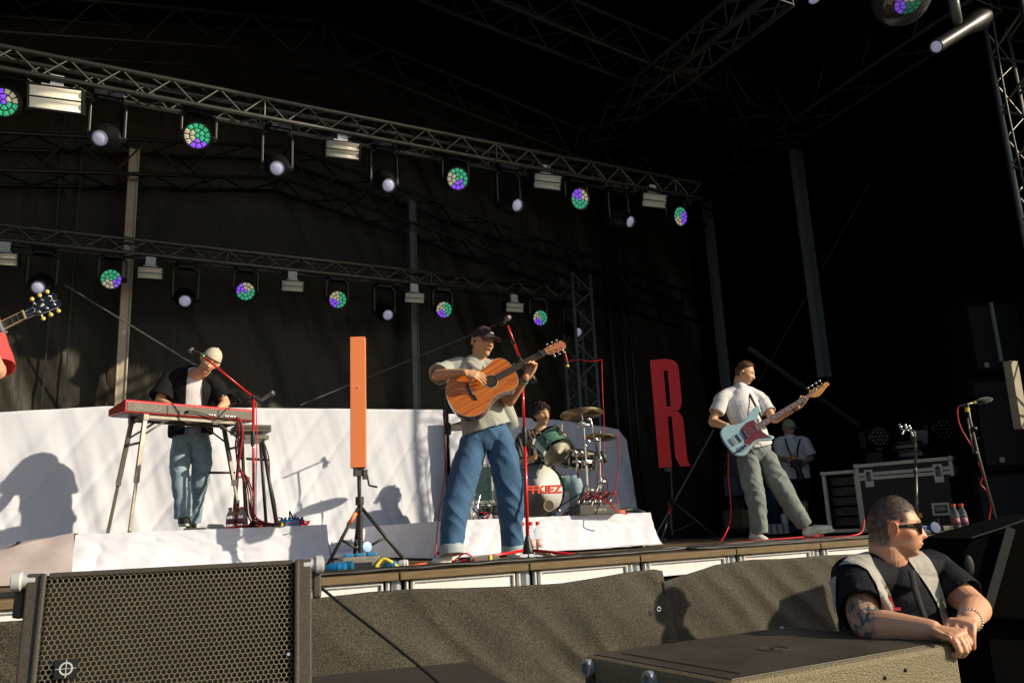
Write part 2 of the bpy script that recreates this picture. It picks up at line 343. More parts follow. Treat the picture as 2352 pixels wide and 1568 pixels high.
# posts
def post(a, b, w_, label, m=M_POST):
    a, b = V(a), V(b); q = MB(); h = (a+b)/2; L_ = b.z-a.z
    q.box((a.x, a.y, (a.z+b.z)/2), (w_, w_*.55, L_)); q.box((a.x-w_*.42, a.y-w_*.36, (a.z+b.z)/2), (w_*.16, w_*.17, L_)); q.box((a.x+w_*.42, a.y-w_*.36, (a.z+b.z)/2), (w_*.16, w_*.17, L_))
    return tag(q.obj('wall_post', m, None, bevel=.004), label, 'post')
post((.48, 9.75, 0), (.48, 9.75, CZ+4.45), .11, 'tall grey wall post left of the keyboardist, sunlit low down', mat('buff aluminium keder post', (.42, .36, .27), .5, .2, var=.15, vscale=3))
post((3.88, 9.75, 0), (3.88, 9.75, CZ+4.35), .10, 'thin grey wall post behind the singer')
pa = pY(1668, 872, 9.5); post((pa.x-.03, 9.5, ZD), (pa.x-.03, 9.5, CZ+5), .13, 'grey wall post behind the bassist')
pb = pY(1893, 866, 7.7); post((pb.x, 7.7, pb.z), (pb.x, 7.7, CZ+5.1), .15, 'grey wall post ending above the photographer')
o = MB().tube([pb+V((.05, 0, .03)), pY(1915, 888, 7.7), pY(1960, 905, 8.2), pY(2060, 885, 9)], .02, sub=5).obj('tarpaulin_rope', M_RUB, None, smooth=True); tag(o, 'dark rope hanging at the foot of the right wall post', 'rope')
for i, (a, b) in enumerate([((1975, 895), (2275, 1095)), ((2110, 860), (2230, 950)), ((1720, 800), (2125, 1085))]):
    A, B = pY(*a, 8.9), pY(*b, 8.2 if i != 2 else 8.9); d = (B-A).normalized()
    o = MB().box((A+B)/2, (.07 if i == 0 else .05, (B-A).length, .06), aim(d)).obj('wall_brace', M_POST); tag(o, ['long diagonal grey brace above the flight case', 'short diagonal grey brace near the black loudspeaker stack', 'thin diagonal brace behind the bassist and photographer'][i], 'brace')
# guy wires
M_WIRE = mat('steel guy wire', (.16, .16, .16), .5, .5)
for a, b, ya, yb, r, lab in [((2155, 140), (1735, 890), 6.5, 9.9, .007, 'long guy wire rising to the upper right lamp'), ((150, 655), (500, 870), 9.5, 8.9, .009, 'guy wire falling behind the keyboardist'), ((1140, 745), (690, 930), 9.5, 9.6, .008, 'guy wire rising behind the orange letter'), ((1640, 985), (1500, 1240), 8.7, 8.7, .012, 'guy wire slanting behind the red letter stand')]:
    o = MB().cyl(pY(*a, ya), pY(*b, yb), r, n=6).obj('guy_wire', M_WIRE); tag(o, lab, 'wire')
# cluster of vertical tubes behind the drums: a second tower
tb = truss_mb(V((0, 0, 0)), V((0, 0, ZR+.3)), .30, .5, .024, .011, up=Y_); tt = pY(1345, 1000, 9.45)
tb.v = [(x+tt.x, y+tt.y, z) for x, y, z in tb.v]; tag(tb.obj('tower_truss', M_POST, None, smooth=True), 'dim aluminium tower truss behind the drum kit', 'truss')
tt = pY(1420, 1000, 9.7)
for i, dx in enumerate((0, .22, .36)): tag(MB().cyl((tt.x+dx, 9.7, 0), (tt.x+dx, 9.7, CZ+5), .03 if i else .05).obj('scaffold_tube', M_ALUD, None, smooth=True), ['thick', 'middle thin', 'right thin'][i]+' dark scaffold tube behind the drum cymbals', 'tube')
# greenery far beyond the tarpaulin gap is built with the plants
# ================================================================ LAMPS ON THE TRUSSES
def emi(name, c, s): return mat(name, c, .35, emis=s, ecol=c, coat=.5)
M_CG, M_CP, M_CC = emi('green led cell', (.03, .32, .16), .75), emi('purple led cell', (.16, .05, .55), 1.1), emi('cream led cell', (.42, .38, .26), .6)
M_CGD = emi('deep green led cell', (.01, .16, .10), .6)
M_LENS = mat('milky projector lens', (.42, .42, .55), .25, emis=.22, ecol=(.62, .60, .85), coat=1., var=.25, vscale=40)
M_REFL = mat('ribbed strobe reflector', (.30, .29, .24), .4, .0, var=.12, vscale=60, emis=.06, ecol=(.8, .78, .65))  # faint glow added to the reflectors in place of reflected light
M_HOUS = mat('black lamp housing', (.005, .005, .006), .38, var=.3, vscale=30)
def yoke(m, R_, c, wd, top):        # U bracket from the clamp down to the pivot c
    ys = (top - c.z)
    for s in (-1, 1):
        m.box(c+V((s*wd, 0, ys*.38)), (.022, .05, ys*.80)); m.cyl(c+V((s*(wd+.015), 0, 0)), c+V((s*(wd-.03), 0, 0)), .03, n=10)
        m.box(c+V((s*wd*.78, 0, ys*.86)), (wd*.55, .05, .022), Matrix.Rotation(s*.55, 3, 'Y'))
    m.box(c+V((0, 0, ys*.93)), (wd*1.35, .12, .05)); m.box(c+V((0, 0, ys)), (wd*1.7, .16, .05))
def cells(R_, c, r, phase, mats):
    m = MB(); ux, uz, uy = R_.col[0], R_.col[2], R_.col[1]
    def poly(pts, k): m.cur = k; n = len(pts); a = [c+ux*x+uz*z for x, z in pts]; cx_ = sum((p for p in a), V((0,0,0)))/n; m.add([cx_+uy*.006]+a, [(0, 1+i, 1+(i+1) % n) for i in range(n)])
    def sect(r0, r1, a0, a1, k):
        N = 4; p = [(r1*cos(a0+(a1-a0)*i/N), r1*sin(a0+(a1-a0)*i/N)) for i in range(N+1)]+[(r0*cos(a1+(a0-a1)*i/N), r0*sin(a1+(a0-a1)*i/N)) for i in range(N+1)]; poly(p, k)
    def kind(a): 
        a = (a+phase) % (2*pi); return 0 if a < 2.9 else (1 if a < 4.6 else 2)
    poly([(r*.17*cos(2*pi*i/10), r*.17*sin(2*pi*i/10)) for i in range(10)], kind(1))
    for i in range(6): a = 2*pi*i/6; sect(r*.24, r*.55, a+.09, a+2*pi/6-.09, kind(a+.5))
    for i in range(12): a = 2*pi*i/12+.13; sect(r*.63, r*.97, a+.05, a+2*pi/12-.05, kind(a+.26))
    return m
def wash(x, y, Y, ztop, r, phase, dirv, label, grp):
    c = pY(x, y, Y); R_ = aim(dirv); f = R_.col[1]; th = thing('wash_light', label, 'wash light', (c.x, c.y, ztop), grp)
    b = c-f*.005; MB().lathe([(r*.5, -.22), (r*.9, -.19), (r*1.02, -.10), (r*1.08, 0), (r*1.08, .018), (r*.99, .018), (r*.99, -.004)], b, f, 28).obj('head', M_HOUS, th, smooth=True, sharp=True)
    q = MB(); yoke(q, R_, b-f*.08, r*1.28, ztop); q.obj('yoke', M_HOUS, th, bevel=.004)
    cells(R_, c, r*.97, phase, None).obj('lens', [M_CG, M_CP, M_CC], th)
def spot(x, y, Y, ztop, r, dirv, label, grp):
    c = pY(x, y, Y); R_ = aim(dirv); f = R_.col[1]; th = thing('spot_light', label, 'spotlight', (c.x, c.y, ztop), grp)
    MB().lathe([(r*.9, -.36), (r*1.7, -.34), (r*1.85, -.2), (r*1.7, -.12), (r*1.25, -.05), (r*1.2, .02), (r*1.03, .02), (r*1.02, -.01)], c, f, 26).obj('head', M_HOUS, th, smooth=True, sharp=True)
    q = MB(); yoke(q, R_, c-f*.2, r*2.15, ztop); q.obj('yoke', M_HOUS, th, bevel=.004)
    MB().lathe([(r*1.0, -.012), (r*.97, -.004), (r*.7, .012), (r*.35, .02), (0, .022)], c, f, 24).obj('lens', M_LENS, th, smooth=True)
def strobe(x, y, Y, ztop, w_, dirv, label, grp):
    c = pY(x, y, Y); R_ = aim(dirv); f = R_.col[1]; u = R_.col[0]; n = R_.col[2]; h_ = w_*.5; th = thing('strobe_light', label, 'strobe light', (c.x, c.y, ztop), grp)
    q = MB(); q.box(c-f*.07, (w_*1.14, .12, h_*1.12), R_)
    for s in (-1, 1): q.box(c+u*s*w_*.545, (w_*.03, .05, h_*1.14), R_); q.box(c+n*s*h_*.54, (w_*1.1, .05, h_*.06), R_)
    q.obj('housing', M_HOUS, th, bevel=.004)
    q = MB(); 
    for s in (-1, 1):
        q.sheet(lambda a, b, s=s: c+u*(a-.5)*w_*1.02+n*(s*h_*.26+(b-.5)*h_*.44)-f*(.022*sin(pi*b)-.026), 2, 8)
    q.obj('reflector', M_REFL if x > 200 or y > 300 else mat('sun brightened strobe reflector', (.75, .72, .58), .4, var=.12, vscale=60, emis=.22, ecol=(.8, .76, .6)), th, smooth=True, solid=.002)  # leftmost reflector lighter and glowing: sunlight put into its colour
    q = MB(); q.box(c+V((0, .02, h_*.6+.05)), (.1, .05, .12)); q.cyl(c+V((-w_*.3, 0, h_*.62)), c+V((w_*.3, 0, h_*.62)), .012); q.box((c.x, c.y+.02, (c.z+h_*.6+ztop)/2), (.03, .03, max(.02, ztop-c.z-h_*.6))); q.obj('clamp', M_STEEL, th)
FD = (-.10, -1, -.36)
GW, GS, GT = 'LED wash lights on the trusses', 'spotlights on the trusses', 'strobe lights on the trusses'
zf, zr = ZF-.10, ZR-.09
for i, (x, y, ph) in enumerate([(8, 235, 3.0), (453, 312, 5.4), (1051, 411, 5.6), (1332, 457, 2.9), (1563, 497, .5)]):
    wash(x, y, 7.45, zf, .118, ph, (-.25+.12*i-.1, -1, -.42+.05*i), ['leftmost wash light on the front truss, purple over green, cut by the frame', 'large wash light glowing green, cream and purple, left of centre on the front truss', 'green wash light with purple lower cells right above the singer', 'small wash light with cream lower cells, between two strobes on the front truss', 'rightmost wash light at the end of the front truss'][i], GW)
for i, (x, y) in enumerate([(230, 317), (637, 386), (893, 425), (1188, 471), (1447, 509)]):
    spot(x, y, 7.4, zf, .066, (-.3+.12*i, -1, -.55), 'pale spotlight on the front truss, '+['nearest the left edge', 'second from the left', 'third from the left, above the orange letter', 'fourth from the left', 'rightmost and smallest'][i], GS)
for i, (x, y) in enumerate([(128, 228), (787, 345), (1257, 418), (1502, 461)]):
    strobe(x, y, 7.42, zf, .38 if i == 0 else .31, (-.12, -1, -.38), ['bright wide strobe light near the upper left corner', 'strobe light left of centre on the front truss', 'strobe light right of the singer on the front truss', 'dim strobe light near the right end of the front truss'][i], GT)
for i, (x, y, ph) in enumerate([(255, 641, .3), (564, 669, 3.4), (776, 688, 4.6), (1020, 711, 4.8), (1241, 730, 4.9)]):
    wash(x, y, YR-.05, zr, .104, ph, (-.15, -1, -.3), 'green, cream and purple wash light on the rear truss, '+['nearest the left post', 'above the keyboardist', 'above the orange letter', 'above the singer\'s cap', 'rightmost'][i], GW)
for i, (x, y) in enumerate([(88, 660), (425, 691), (891, 723), (1327, 763)]):
    spot(x, y, YR-.08, zr, .062, (-.1, -1, -.45), 'pale spotlight on the rear truss, '+['leftmost', 'second from the left', 'third from the left, over the white cloth', 'rightmost, low beside the tower'][i], GS)
for i, (x, y) in enumerate([(8, 595), (345, 627), (672, 657), (952, 684), (1182, 706)]):
    strobe(x, y, YR-.07, zr, .235, (-.12, -1, -.3), 'strobe light on the rear truss, '+['cut by the left frame edge', 'right of the left post', 'left of the orange letter', 'left of the singer', 'dim, right of the singer'][i], GT)
# lamps at the upper right, near
c = pY(1868, -8, 4.5); th = thing('spot_light', 'spotlight pointing down at the top edge of the frame', 'spotlight', c, GS)
f = V((-.15, -.2, -1)).normalized(); MB().lathe([(.035, -.2), (.06, -.19), (.068, -.04), (.058, 0), (.048, 0), (.048, -.01)], c+f*.05, f, 24).obj('head', M_HOUS, th, smooth=True, sharp=True)
MB().lathe([(.048, -.006), (.04, 0), (0, .008)], c+f*.05, f, 24).obj('lens', M_LENS, th, smooth=True)
c = pY(2085, 8, 4.5); th = thing('wash_light', 'rain-domed wash light at the top right corner of the frame', 'wash light', c, GW)
f = V((-.25, -.25, -1)).normalized(); R_ = aim(f, Y_)
MB().lathe([(.07, -.2), (.14, -.16), (.15, -.02), (.14, 0), (.13, 0), (.13, -.01)], c, f, 26).obj('head', M_HOUS, th, smooth=True, sharp=True)
cells(R_, c+f*.004, .125, 1.5, None).obj('lens', [M_CGD, M_CP, M_CC], th)
M_DOME = mat('scuffed clear acrylic dome', (.8, .82, .8), .08, trans=.95)
dm = [(0, .13), (.12, .12), (.22, .07), (.27, -.02), (.28, -.12)]
MB().lathe(dm+[(.276, -.12), (.266, -.02), (.216, .066), (.118, .115), (0, .125)], c+f*.06+V((-.08, 0, .02)), f, 32).obj('rain_dome', M_DOME, th, smooth=True)
MB().box(c+V((-.25, .0, .07)), (.09, .1, .26), Matrix.Rotation(.1, 3, 'Y')).obj('bracket', mat('pale worn plastic bracket', (.4, .38, .28), .4), th, bevel=.02)
a, b_ = pY(2258, 40, 4.45), pY(2150, 108, 4.45); d = (b_-a).normalized(); th = thing('spot_light', 'tilted black spotlight with a pale lens below the top right corner', 'spotlight', (a+b_)/2, GS)
MB().lathe([(.05, -.05), (.10, 0), (.115, .1), (.10, .30), (.075, .42), (.07, (b_-a).length), (.058, (b_-a).length), (.056, (b_-a).length-.01)], a, d, 24).obj('head', mat('glossy black lamp shell', (.008, .008, .009), .4, coat=.08), th, smooth=True, sharp=True)
MB().lathe([(.058, -.012), (.05, .004), (0, .012)], b_, d, 24).obj('lens', M_LENS, th, smooth=True)
MB().tube([pY(2200, 52, 4.38), pY(2190, 0, 4.38), pY(2184, -60, 4.38)], [.045, .05, .05], 14).obj('yoke', mat('grey lamp arm', (.16, .16, .15), .35), th, smooth=True)

# ================================================================ RISERS AND CLOTHS
M_CLO = mat('white molton cloth', (.68, .70, .78), .8, var=.04, vscale=3, bump=.15, bscale=9)
M_CLOS = mat('creased white bedsheet', (.68, .69, .77), .75, var=.05, vscale=6, bump=.5, bscale=7, stretch=(1, 1, 2.5))
M_RTOP = mat('black riser top', (.03, .028, .025), .8, var=.2)
RZK, RZD = ZD+.318, ZD+.308
def riser(name, x0, x1, y0, y1, zt, label):
    th = thing(name, label, 'stage riser', ((x0+x1)/2, (y0+y1)/2, ZD)); MB().box(((x0+x1)/2, (y0+y1)/2, zt-.02), (x1-x0-.02, y1-y0-.02, .04)).obj('platform', M_RTOP, th)
    for X in (x0+.06, x1-.06):
        for Yy in (y0+.06, y1-.06): MB().cyl((X, Yy, ZD), (X, Yy, zt-.04), .025).obj('leg', M_STEEL, th)
    return th
def skirt(x0, x1, y0, y1, zt, name, label, spill=.12, seed=0., left=0.):
    # front face with soft folds, hem lying on the deck
    m = MB()
    def fn(u, v):
        x = x0-.012+(x1-x0+.024)*u
        z = zt+.006-(zt-ZD-.01)*min(1, v*1.15); fl = (.012+.05*v)*(nz((x*2.2+z*1.5, seed, 1))+.5*nz((x*5-z*4, seed, 2)))+.01*nz((x*9, z*22, seed))
        y = y0-.012-abs(fl)-spill*v**2.5-(.1*max(0, v-.87)/.13)
        return V((x+(.05*v*(u-.5)), y, z+(.015*abs(nz((x*4, 3, seed))) if v > .85 else 0)))
    m.sheet(fn, 220, 30)
    def fr(u, v):   # right side
        y = y0-.012+(y1-y0)*u; z = zt+.006-(zt-ZD-.01)*v; return V((x1+.012+abs((.01+.05*v)*nz((y*3, z, seed)))+spill*.6*v*v, y-.02*v, z))
    m.sheet(fr, 60, 12)
    def fl_(u, v): y = y0-.012+(y1-y0)*u; z = zt+.006-(zt-ZD-.01)*v; return V((x0-.012-abs((.01+.05*v)*nz((y*3, z, seed)))-(spill*.6+left)*v*v, y-.02*v, z))
    m.sheet(fl_, 60, 12)
    m.sheet(lambda u, v: V((x0-.012+(x1-x0+.024)*u, y0-.012+.10*v, zt+.006+.001*nz((u*30, v*3, 1)))), 60, 2)
    return tag(m.obj(name, M_CLOS, None, smooth=True), label, 'cloth')
KX0, KX1, KY = pY(178, 1228, 6.7).x, pY(746, 1215, 6.7).x, 6.7
riser('keyboard_riser', KX0, KX1, KY, 8.5, RZK, 'low riser wrapped in white cloth under the keyboard')
skirt(KX0, KX1, KY, 8.5, RZK, 'riser_skirt', 'white creased cloth around the keyboard riser at the left', .10, 1.)
DX0, DX1, DY = pY(1020, 1195, 6.55).x, pY(1490, 1178, 6.55).x, 6.55
riser('drum_riser', DX0, DX1, DY, 8.6, RZD, 'low riser wrapped in white cloth under the drum kit')
skirt(DX0, DX1, DY, 8.6, RZD, 'riser_skirt', 'white creased cloth around the drum riser right of the singer', .16, 5.)
# cloth heap draped left of the keyboard riser
m = MB(); a = V((KX0, KY+.05, RZK)); 
m.sheet(lambda u, v: V((KX0-.02-1.5*u, KY-.02+.9*v+.05*nz((u*5, v*4, 2)), max(ZD+.012, RZK+.008-.02*u-(.30)*max(0, u-.06)**.9*(1 if u > .06 else 0)*(.6+.5*(1-v)) + .03*nz((u*6, v*6, 7))))), 60, 40)
m.sheet(lambda u, v: V((KX0-.02-1.5*u, KY-.03-.10*v-.03*nz((u*7, v*2, 4)), ZD+.012+(1-v)*(RZK+.008-.02*u-.30*max(0, u-.06)**.9*1.1-ZD+.03*nz((u*6, 0, 7))))), 60, 10)
tag(m.obj('draped_cloth', mat('pale sheet darkened for shade', (.42, .36, .36), .85, var=.1, bump=.5, bscale=8), None, smooth=True), 'pale cloth, darkened for shade, sloping down left of the keyboard riser', 'cloth')  # draped cloth tinted darker, its shade is put into the colour
m = MB().tube([pZ(40, 1245, RZK-.03), pZ(95, 1243, RZK), pZ(140, 1232, RZK+.01), V((KX0, KY+.3, RZK+.012))], .008, sub=4); tag(m.obj('black_strap', M_BLK, None, smooth=True), 'black strap lying on the draped cloth at the left', 'strap')
# back cloth
def backcloth(pts, name, label, seed, zb=ZD+.01, yb=8.85, slope=.0):
    P = [pY(x, y, yb) for x, y in pts]; xs = [p.x for p in P]; zs = [p.z for p in P]; x0, x1 = xs[0], xs[-1]
    def fn(u, v):
        x = x0+(x1-x0)*u; zt = float(np.interp(x, xs, zs)); z = zt+(zb-zt)*min(1, v*1.05); k = .3+.7*v
        a = k*(.07*nz((x*1.6+z*.35, seed, z*.25))+.055*nz((x*4.5+z*1.3, seed, z*.4))+.010*nz((x*15+z*4, seed, z*2))+.03*max(0, 1-abs(nz((x*2.3-z*1.6, seed+4, 1)))*9))
        return V((x+.04*v*nz((z, seed, 3)), yb+a-.10*v*v-(.45*max(0, v-.92)/.08), z+(.03*abs(nz((x*3, 8, seed))) if v > .93 else 0)))
    return tag(MB().sheet(fn, 300, 60).obj(name, M_CLO, None, smooth=True, solid=.004), label, 'cloth')
SH_ = lambda x, y, t: pY(x, y, 9.1)+V((t, -t, t*1.4142*math.tan(SUN_EL)))
backcloth([(-500, 965), (0, 946), (248, 932), (400, 934), (620, 937), (850, 939), (1016, 941)], 'back_cloth', 'long white cloth wall across the back of the stage left of the singer', 1., yb=9.15)
backcloth([(1030, 950), (1190, 958), (1300, 966), (1420, 985), (1440, 1010), (1466, 1180)], 'back_cloth', 'greyish white cloth wall in the shade behind the drum kit', 4., yb=8.95)

# ================================================================ SIGNS
def tripod(m_dummy, foot, top, legs, r=.016, brace=True, mt=M_BLKM, parent=None, nm='leg', hub=.45):
    for L in legs:
        q = MB(); h1 = foot.lerp(top, hub); q.tube([h1, L], r, 10); 
        if brace: q.tube([foot.lerp(top, hub*.25), h1.lerp(L, .55)], r*.6, 8)
        q.ball(L, r*1.6, 8); q.obj(nm, mt, parent, smooth=True)
M_DGM = mat('worn dark stand metal', (.05, .045, .038), .45, .5, var=.4, vscale=30)
M_SIGN = mat('orange painted board', (.97, .275, .095), .5, var=.05, vscale=3)
M_SIGNR = mat('red painted board', (.75, .012, .020), .42, var=.04, vscale=3)
F1 = 6.1; foot = pF(828, 1290, F1); foot.z = ZD+.02
th = thing('letter_sign', 'tall orange letter I on a black tripod beside the keyboard riser', 'letter sign', foot)
a, b_ = pF(824, 1074, F1), pF(822, 776, F1); w_ = .112; ang = radians(20); ux = (RIGHT*cos(.12)+AWAY*sin(.12)); uy = Z_.cross(ux)
q = MB(); q.box((a+b_)/2, (w_, .09, b_.z-a.z), frame(ux, uy, Z_)); q.obj('letter', M_SIGN, th, bevel=.003)
q = MB(); q.ball((a+b_)/2+V((0, 0, .1))-uy*.046, .006, 8); q.obj('screw', M_CHR, th)
hub = pF(826, 1150, F1)
q = MB(); q.cyl(foot+V((0, 0, .05)), V((foot.x, foot.y, hub.z)), .018); q.cyl(hub, a, .014); q.box(a-V((0, 0, .03)), (.07, .05, .06)); q.cyl(hub-V((0,0,.03)), hub+V((0,0,.03)), .03); q.obj('pole', M_DGM, th, smooth=True, sharp=True)
q = MB(); q.box(a+RIGHT*.045-V((0,0,.05)), (.03, .03, .07)); q.tube([a+RIGHT*.06-V((0, 0, .05)), a+RIGHT*.075-V((0, 0, .13)), a+RIGHT*.135-V((0, 0, .145))], .008, 8); q.obj('crank', M_DGM, th)
hub2 = pF(826, 1160, F1)
for L in ((748, 1298, 6.0), (936, 1290, 6.15), (812, 1276, 6.7)):
    P = pF(L[0], L[1], L[2]); P.z = ZD+.012; q = MB(); q.tube([hub2, P], .013, 10); q.tube([V((foot.x, foot.y, foot.z+.1)), hub2.lerp(P, .55)], .009, 8); q.ball(P, .02, 8); q.obj('leg', M_DGM, th, smooth=True)
    if L[0] == 748: q = MB(); q.tube([hub2.lerp(P, .12), hub2.lerp(P, .3)], .016, 10); q.obj('red_band', M_SIGN, th, smooth=True)
# R
F2 = 9.6; foot = pF(1545, 1240, F2); foot.z = ZD+.02; th = thing('letter_sign', 'tall red letter R on a black tripod left of the bassist', 'letter sign', foot)
o_ = pF(1540, 1072, F2); Hh = (pF(1530, 824, F2)-o_).z; ux = (RIGHT*cos(-.25)+AWAY*sin(-.25)); ux.normalize(); uy = Z_.cross(ux); s = Hh/10.
def arc(cx_, cy_, r, a0, a1, ry=None, n=7): return [(cx_+r*cos(radians(a0+(a1-a0)*i/n)), cy_+(ry or r)*sin(radians(a0+(a1-a0)*i/n))) for i in range(n+1)]
outer = [(0, 10)]+arc(1.75, 9.0, 1.0, 90, 0)+[(2.75, 6.0)]+arc(1.95, 5.9, .8, 0, -70, ry=.95)+arc(1.95, 4.2, .8, 70, 0, ry=.8)+[(2.78, .6), (3.0, 0), (2.0, 0)]
M2 = outer+[(1.85, .6), (1.85, 4.0), (1.72, 4.55), (1.1, 4.6), (1.1, 0), (0, 0)]
# letter as strips so that the counter stays open
q = MB()
def pr(poly): q.prism([(x*s*.93, y*s) for x, y in poly], o_-ux*.13, ux, Z_, uy, .05)
sh = lambda y: 0
cl, cr = 1.25, 1.66
pr([(0, 0), (cl, 0), (cl, 10), (0, 10)])
pr([(cl, 8.9), (cr, 8.9), (cr, 10), (cl, 10)][0:4]); pr([(cl, 4.6), (cr, 4.6), (cr, 5.5), (cl, 5.5)])
pr([(cr, 10)]+[(x if x > cr else cr, y) for x, y in arc(1.85, 9.0, .9, 88, 0)]+[(2.75, 6.2)]+arc(1.95, 6.1, .8, -5, -62, ry=1.15)+[(cr, 5.1)])
pr([(cr, 5.08)]+arc(1.95, 3.95, .8, 66, 2, ry=1.15)+[(2.78, .8), (2.86, .3), (3.05, 0), (2.05, 0), (1.9, .4), (cr, .8)])
q.obj('letter', M_SIGNR, th); q = MB(); q.ball(o_-ux*.10-uy*.002+V((0, 0, .6*Hh)), .006, 8); q.obj('screw', M_CHR, th)
hub = pF(1545, 1150, F2); q = MB(); q.cyl(foot+V((0, 0, .05)), V((foot.x, foot.y, hub.z)), .015); q.cyl(hub, pF(1531, 930, F2)+uy*.08, .011); q.box(pF(1534, 1078, F2), (.06, .05, .05)); q.obj('pole', M_DGM, th, smooth=True, sharp=True)
for L in ((1520, 1254, 9.2), (1648, 1244, 9.7), (1545, 1240, 10.2)):
    P = pF(*L); P.z = ZD+.012; q = MB(); q.tube([hub, P], .012, 10); q.tube([V((foot.x, foot.y, foot.z+.08)), hub.lerp(P, .55)], .008, 8); q.ball(P, .02, 8); q.obj('leg', M_DGM, th, smooth=True)
    if L[0] == 1520: MB().tube([hub.lerp(P, .18), hub.lerp(P, .34)], .015, 10).obj('red_band', M_RED, th, smooth=True)
# ================================================================ KEYBOARDS
M_KRED = mat('red lacquered keyboard shell', (.55, .012, .012), .28, var=.05, coat=.4)
M_KGRY = mat('dark brown grey metal panel', (.10, .085, .065), .5, var=.2, vscale=30, bump=.1)
M_LEGM = mat('brushed dark aluminium leg', (.20, .18, .15), .42, .6, var=.3, vscale=12)
M_PANT = mat('pale printed panel text', (.42, .38, .30), .6)
A0, A1 = pF(288, 917, 6.5), pF(586, 945, 7.37); A1.z = A0.z = (A0.z+A1.z)/2+.01
W_ = (A1-A0).length; kux = (A1-A0).normalized(); kuy = Z_.cross(kux); KR = frame(kux, kuy, Z_)
K = lambda a, b_, c: A0+kux*a+kuy*b_+Z_*c
th = thing('stage_keyboard', 'long red stage keyboard seen from its rear panel', 'keyboard', K(W_/2, .15, -.105))
MB().hexa([K(0, 0, -.105), K(W_, 0, -.105), K(W_, .31, -.105), K(0, .31, -.105)], [K(0, 0, 0), K(W_, 0, 0), K(W_, .31, -.045), K(0, .31, -.045)]).obj('body', M_KRED, th, bevel=.008)
MB().box(K(W_/2, -.002, -.058), (W_-.03, .008, .072), KR).obj('rear_panel', M_KGRY, th, bevel=.002)
MB().box(K(W_/2, .15, -.107), (W_-.03, .27, .006), KR).obj('base_plate', M_BLK, th)
q = MB()
for i in range(70): q.box(K(.07+.22*random.random(), -.0065, -.032-.045*random.random()), (.010+.012*random.random(), .002, .002), KR)
q.obj('panel_print', M_PANT, th)
q = MB()
for u in (.30, .69): q.box(K(W_*u, -.008, -.058), (.008, .008, .062), KR)
for u in (.36, .385): q.box(K(W_*u, -.008, -.065), (.014, .006, .012), KR)
q.obj('socket', M_BLK, th)
q = MB()
for u in (.615, .635, .655, .745, .765, .785, .80, .82): q.cyl(K(W_*u, -.006, -.078), K(W_*u, -.02, -.078), .007, n=10)
q.obj('jack_socket', M_CHR, th)
for u in (.05, .12, .3, .5, .7, .86, .96): MB().ball(K(W_*u, -.008, -.028), .0035, 6).obj('screw', M_CHR, th)
q = MB(); q.tube([K(W_*.44, -.03, -.065), K(W_*.47, -.04, -.062), K(W_*.52, -.03, -.066), K(W_*.6, -.03, -.085), K(W_*.72, -.03, -.105), K(W_*.85, -.03, -.09), K(W_*.87, -.03, -.2)], .0045, sub=4); q.cyl(K(W_*.44, -.035, -.065), K(W_*.44, 0, -.065), .011)
tag(q.obj('power_cable', M_RUB, None, smooth=True), 'black cable looping across the rear of the red keyboard', 'cable')
q = MB()
for i in range(24): q.cyl(K(.08+W_*.9*i/24+.02*random.random(), .05, -.012), K(.08+W_*.9*i/24, .05, .005), .006, n=8)
q.obj('knob', mat('pink knob', (.6, .12, .12), .5), th)
th = thing('keyboard_stand', 'metal folding stand with four splayed telescopic legs under the red keyboard', 'keyboard stand', V((K(W_/2, .15, 0).x, K(W_/2, .15, 0).y, RZK)))
q = MB(); q.box(K(W_*.52, .03, -.127), (W_*.72, .03, .026), KR); q.obj('rail', M_LEGM, th, bevel=.002)
q = MB(); q.box(K(W_*.52, .27, -.129), (W_*.72, .03, .026), KR); q.obj('rail', M_LEGM, th, bevel=.002)
KT = [K(W_*.155, .03, -.13), K(W_*.155, .27, -.13), K(W_*.87, .03, -.13), K(W_*.87, .27, -.13)]
KFt = [(297, 1222, 6.55), (247, 1224, 6.9), (585, 1211, 7.15), (557, 1212, 7.55)]
for a, e in zip(KT, KFt):
    b_ = pF(*e); b_.z = RZK+.012; mid = a.lerp(b_, .55); d = (b_-a).normalized(); q = MB()
    def bar(p, r_, w_): D = (r_-p).normalized(); o1 = (kux-D*kux.dot(D)).normalized(); q.box((p+r_)/2, (w_, (r_-p).length, w_*.8), frame(o1, D, o1.cross(D)))
    bar(a, mid, .034); bar(mid-d*.02, b_, .023); q.box(mid, (.042, .042, .05)); q.box(a, (.045, .045, .05), KR); q.obj('leg', M_LEGM, th, bevel=.002)
    MB().cyl(b_-V((0, 0, .012)), b_+V((0, 0, .012)), .014, n=10).obj('foot', M_RUB, th)
for i in (0, 2):
    q = MB(); A, B = KT[i], KT[i+1]; f0, f1 = pF(*KFt[i]), pF(*KFt[i+1]); f0.z = f1.z = RZK; q.tube([A.lerp(f0, .22), B.lerp(f1, .22)], .011); q.tube([A, B], .012)
    sg = 1 if i == 0 else -1; q.tube([A.lerp(f0, .16), K(W_*(.155 if i == 0 else .87)+sg*.2, .03, -.13)], .008); q.tube([B.lerp(f1, .16), K(W_*(.155 if i == 0 else .87)+sg*.2, .27, -.13)], .008)
    q.obj('brace', M_LEGM, th, smooth=True)
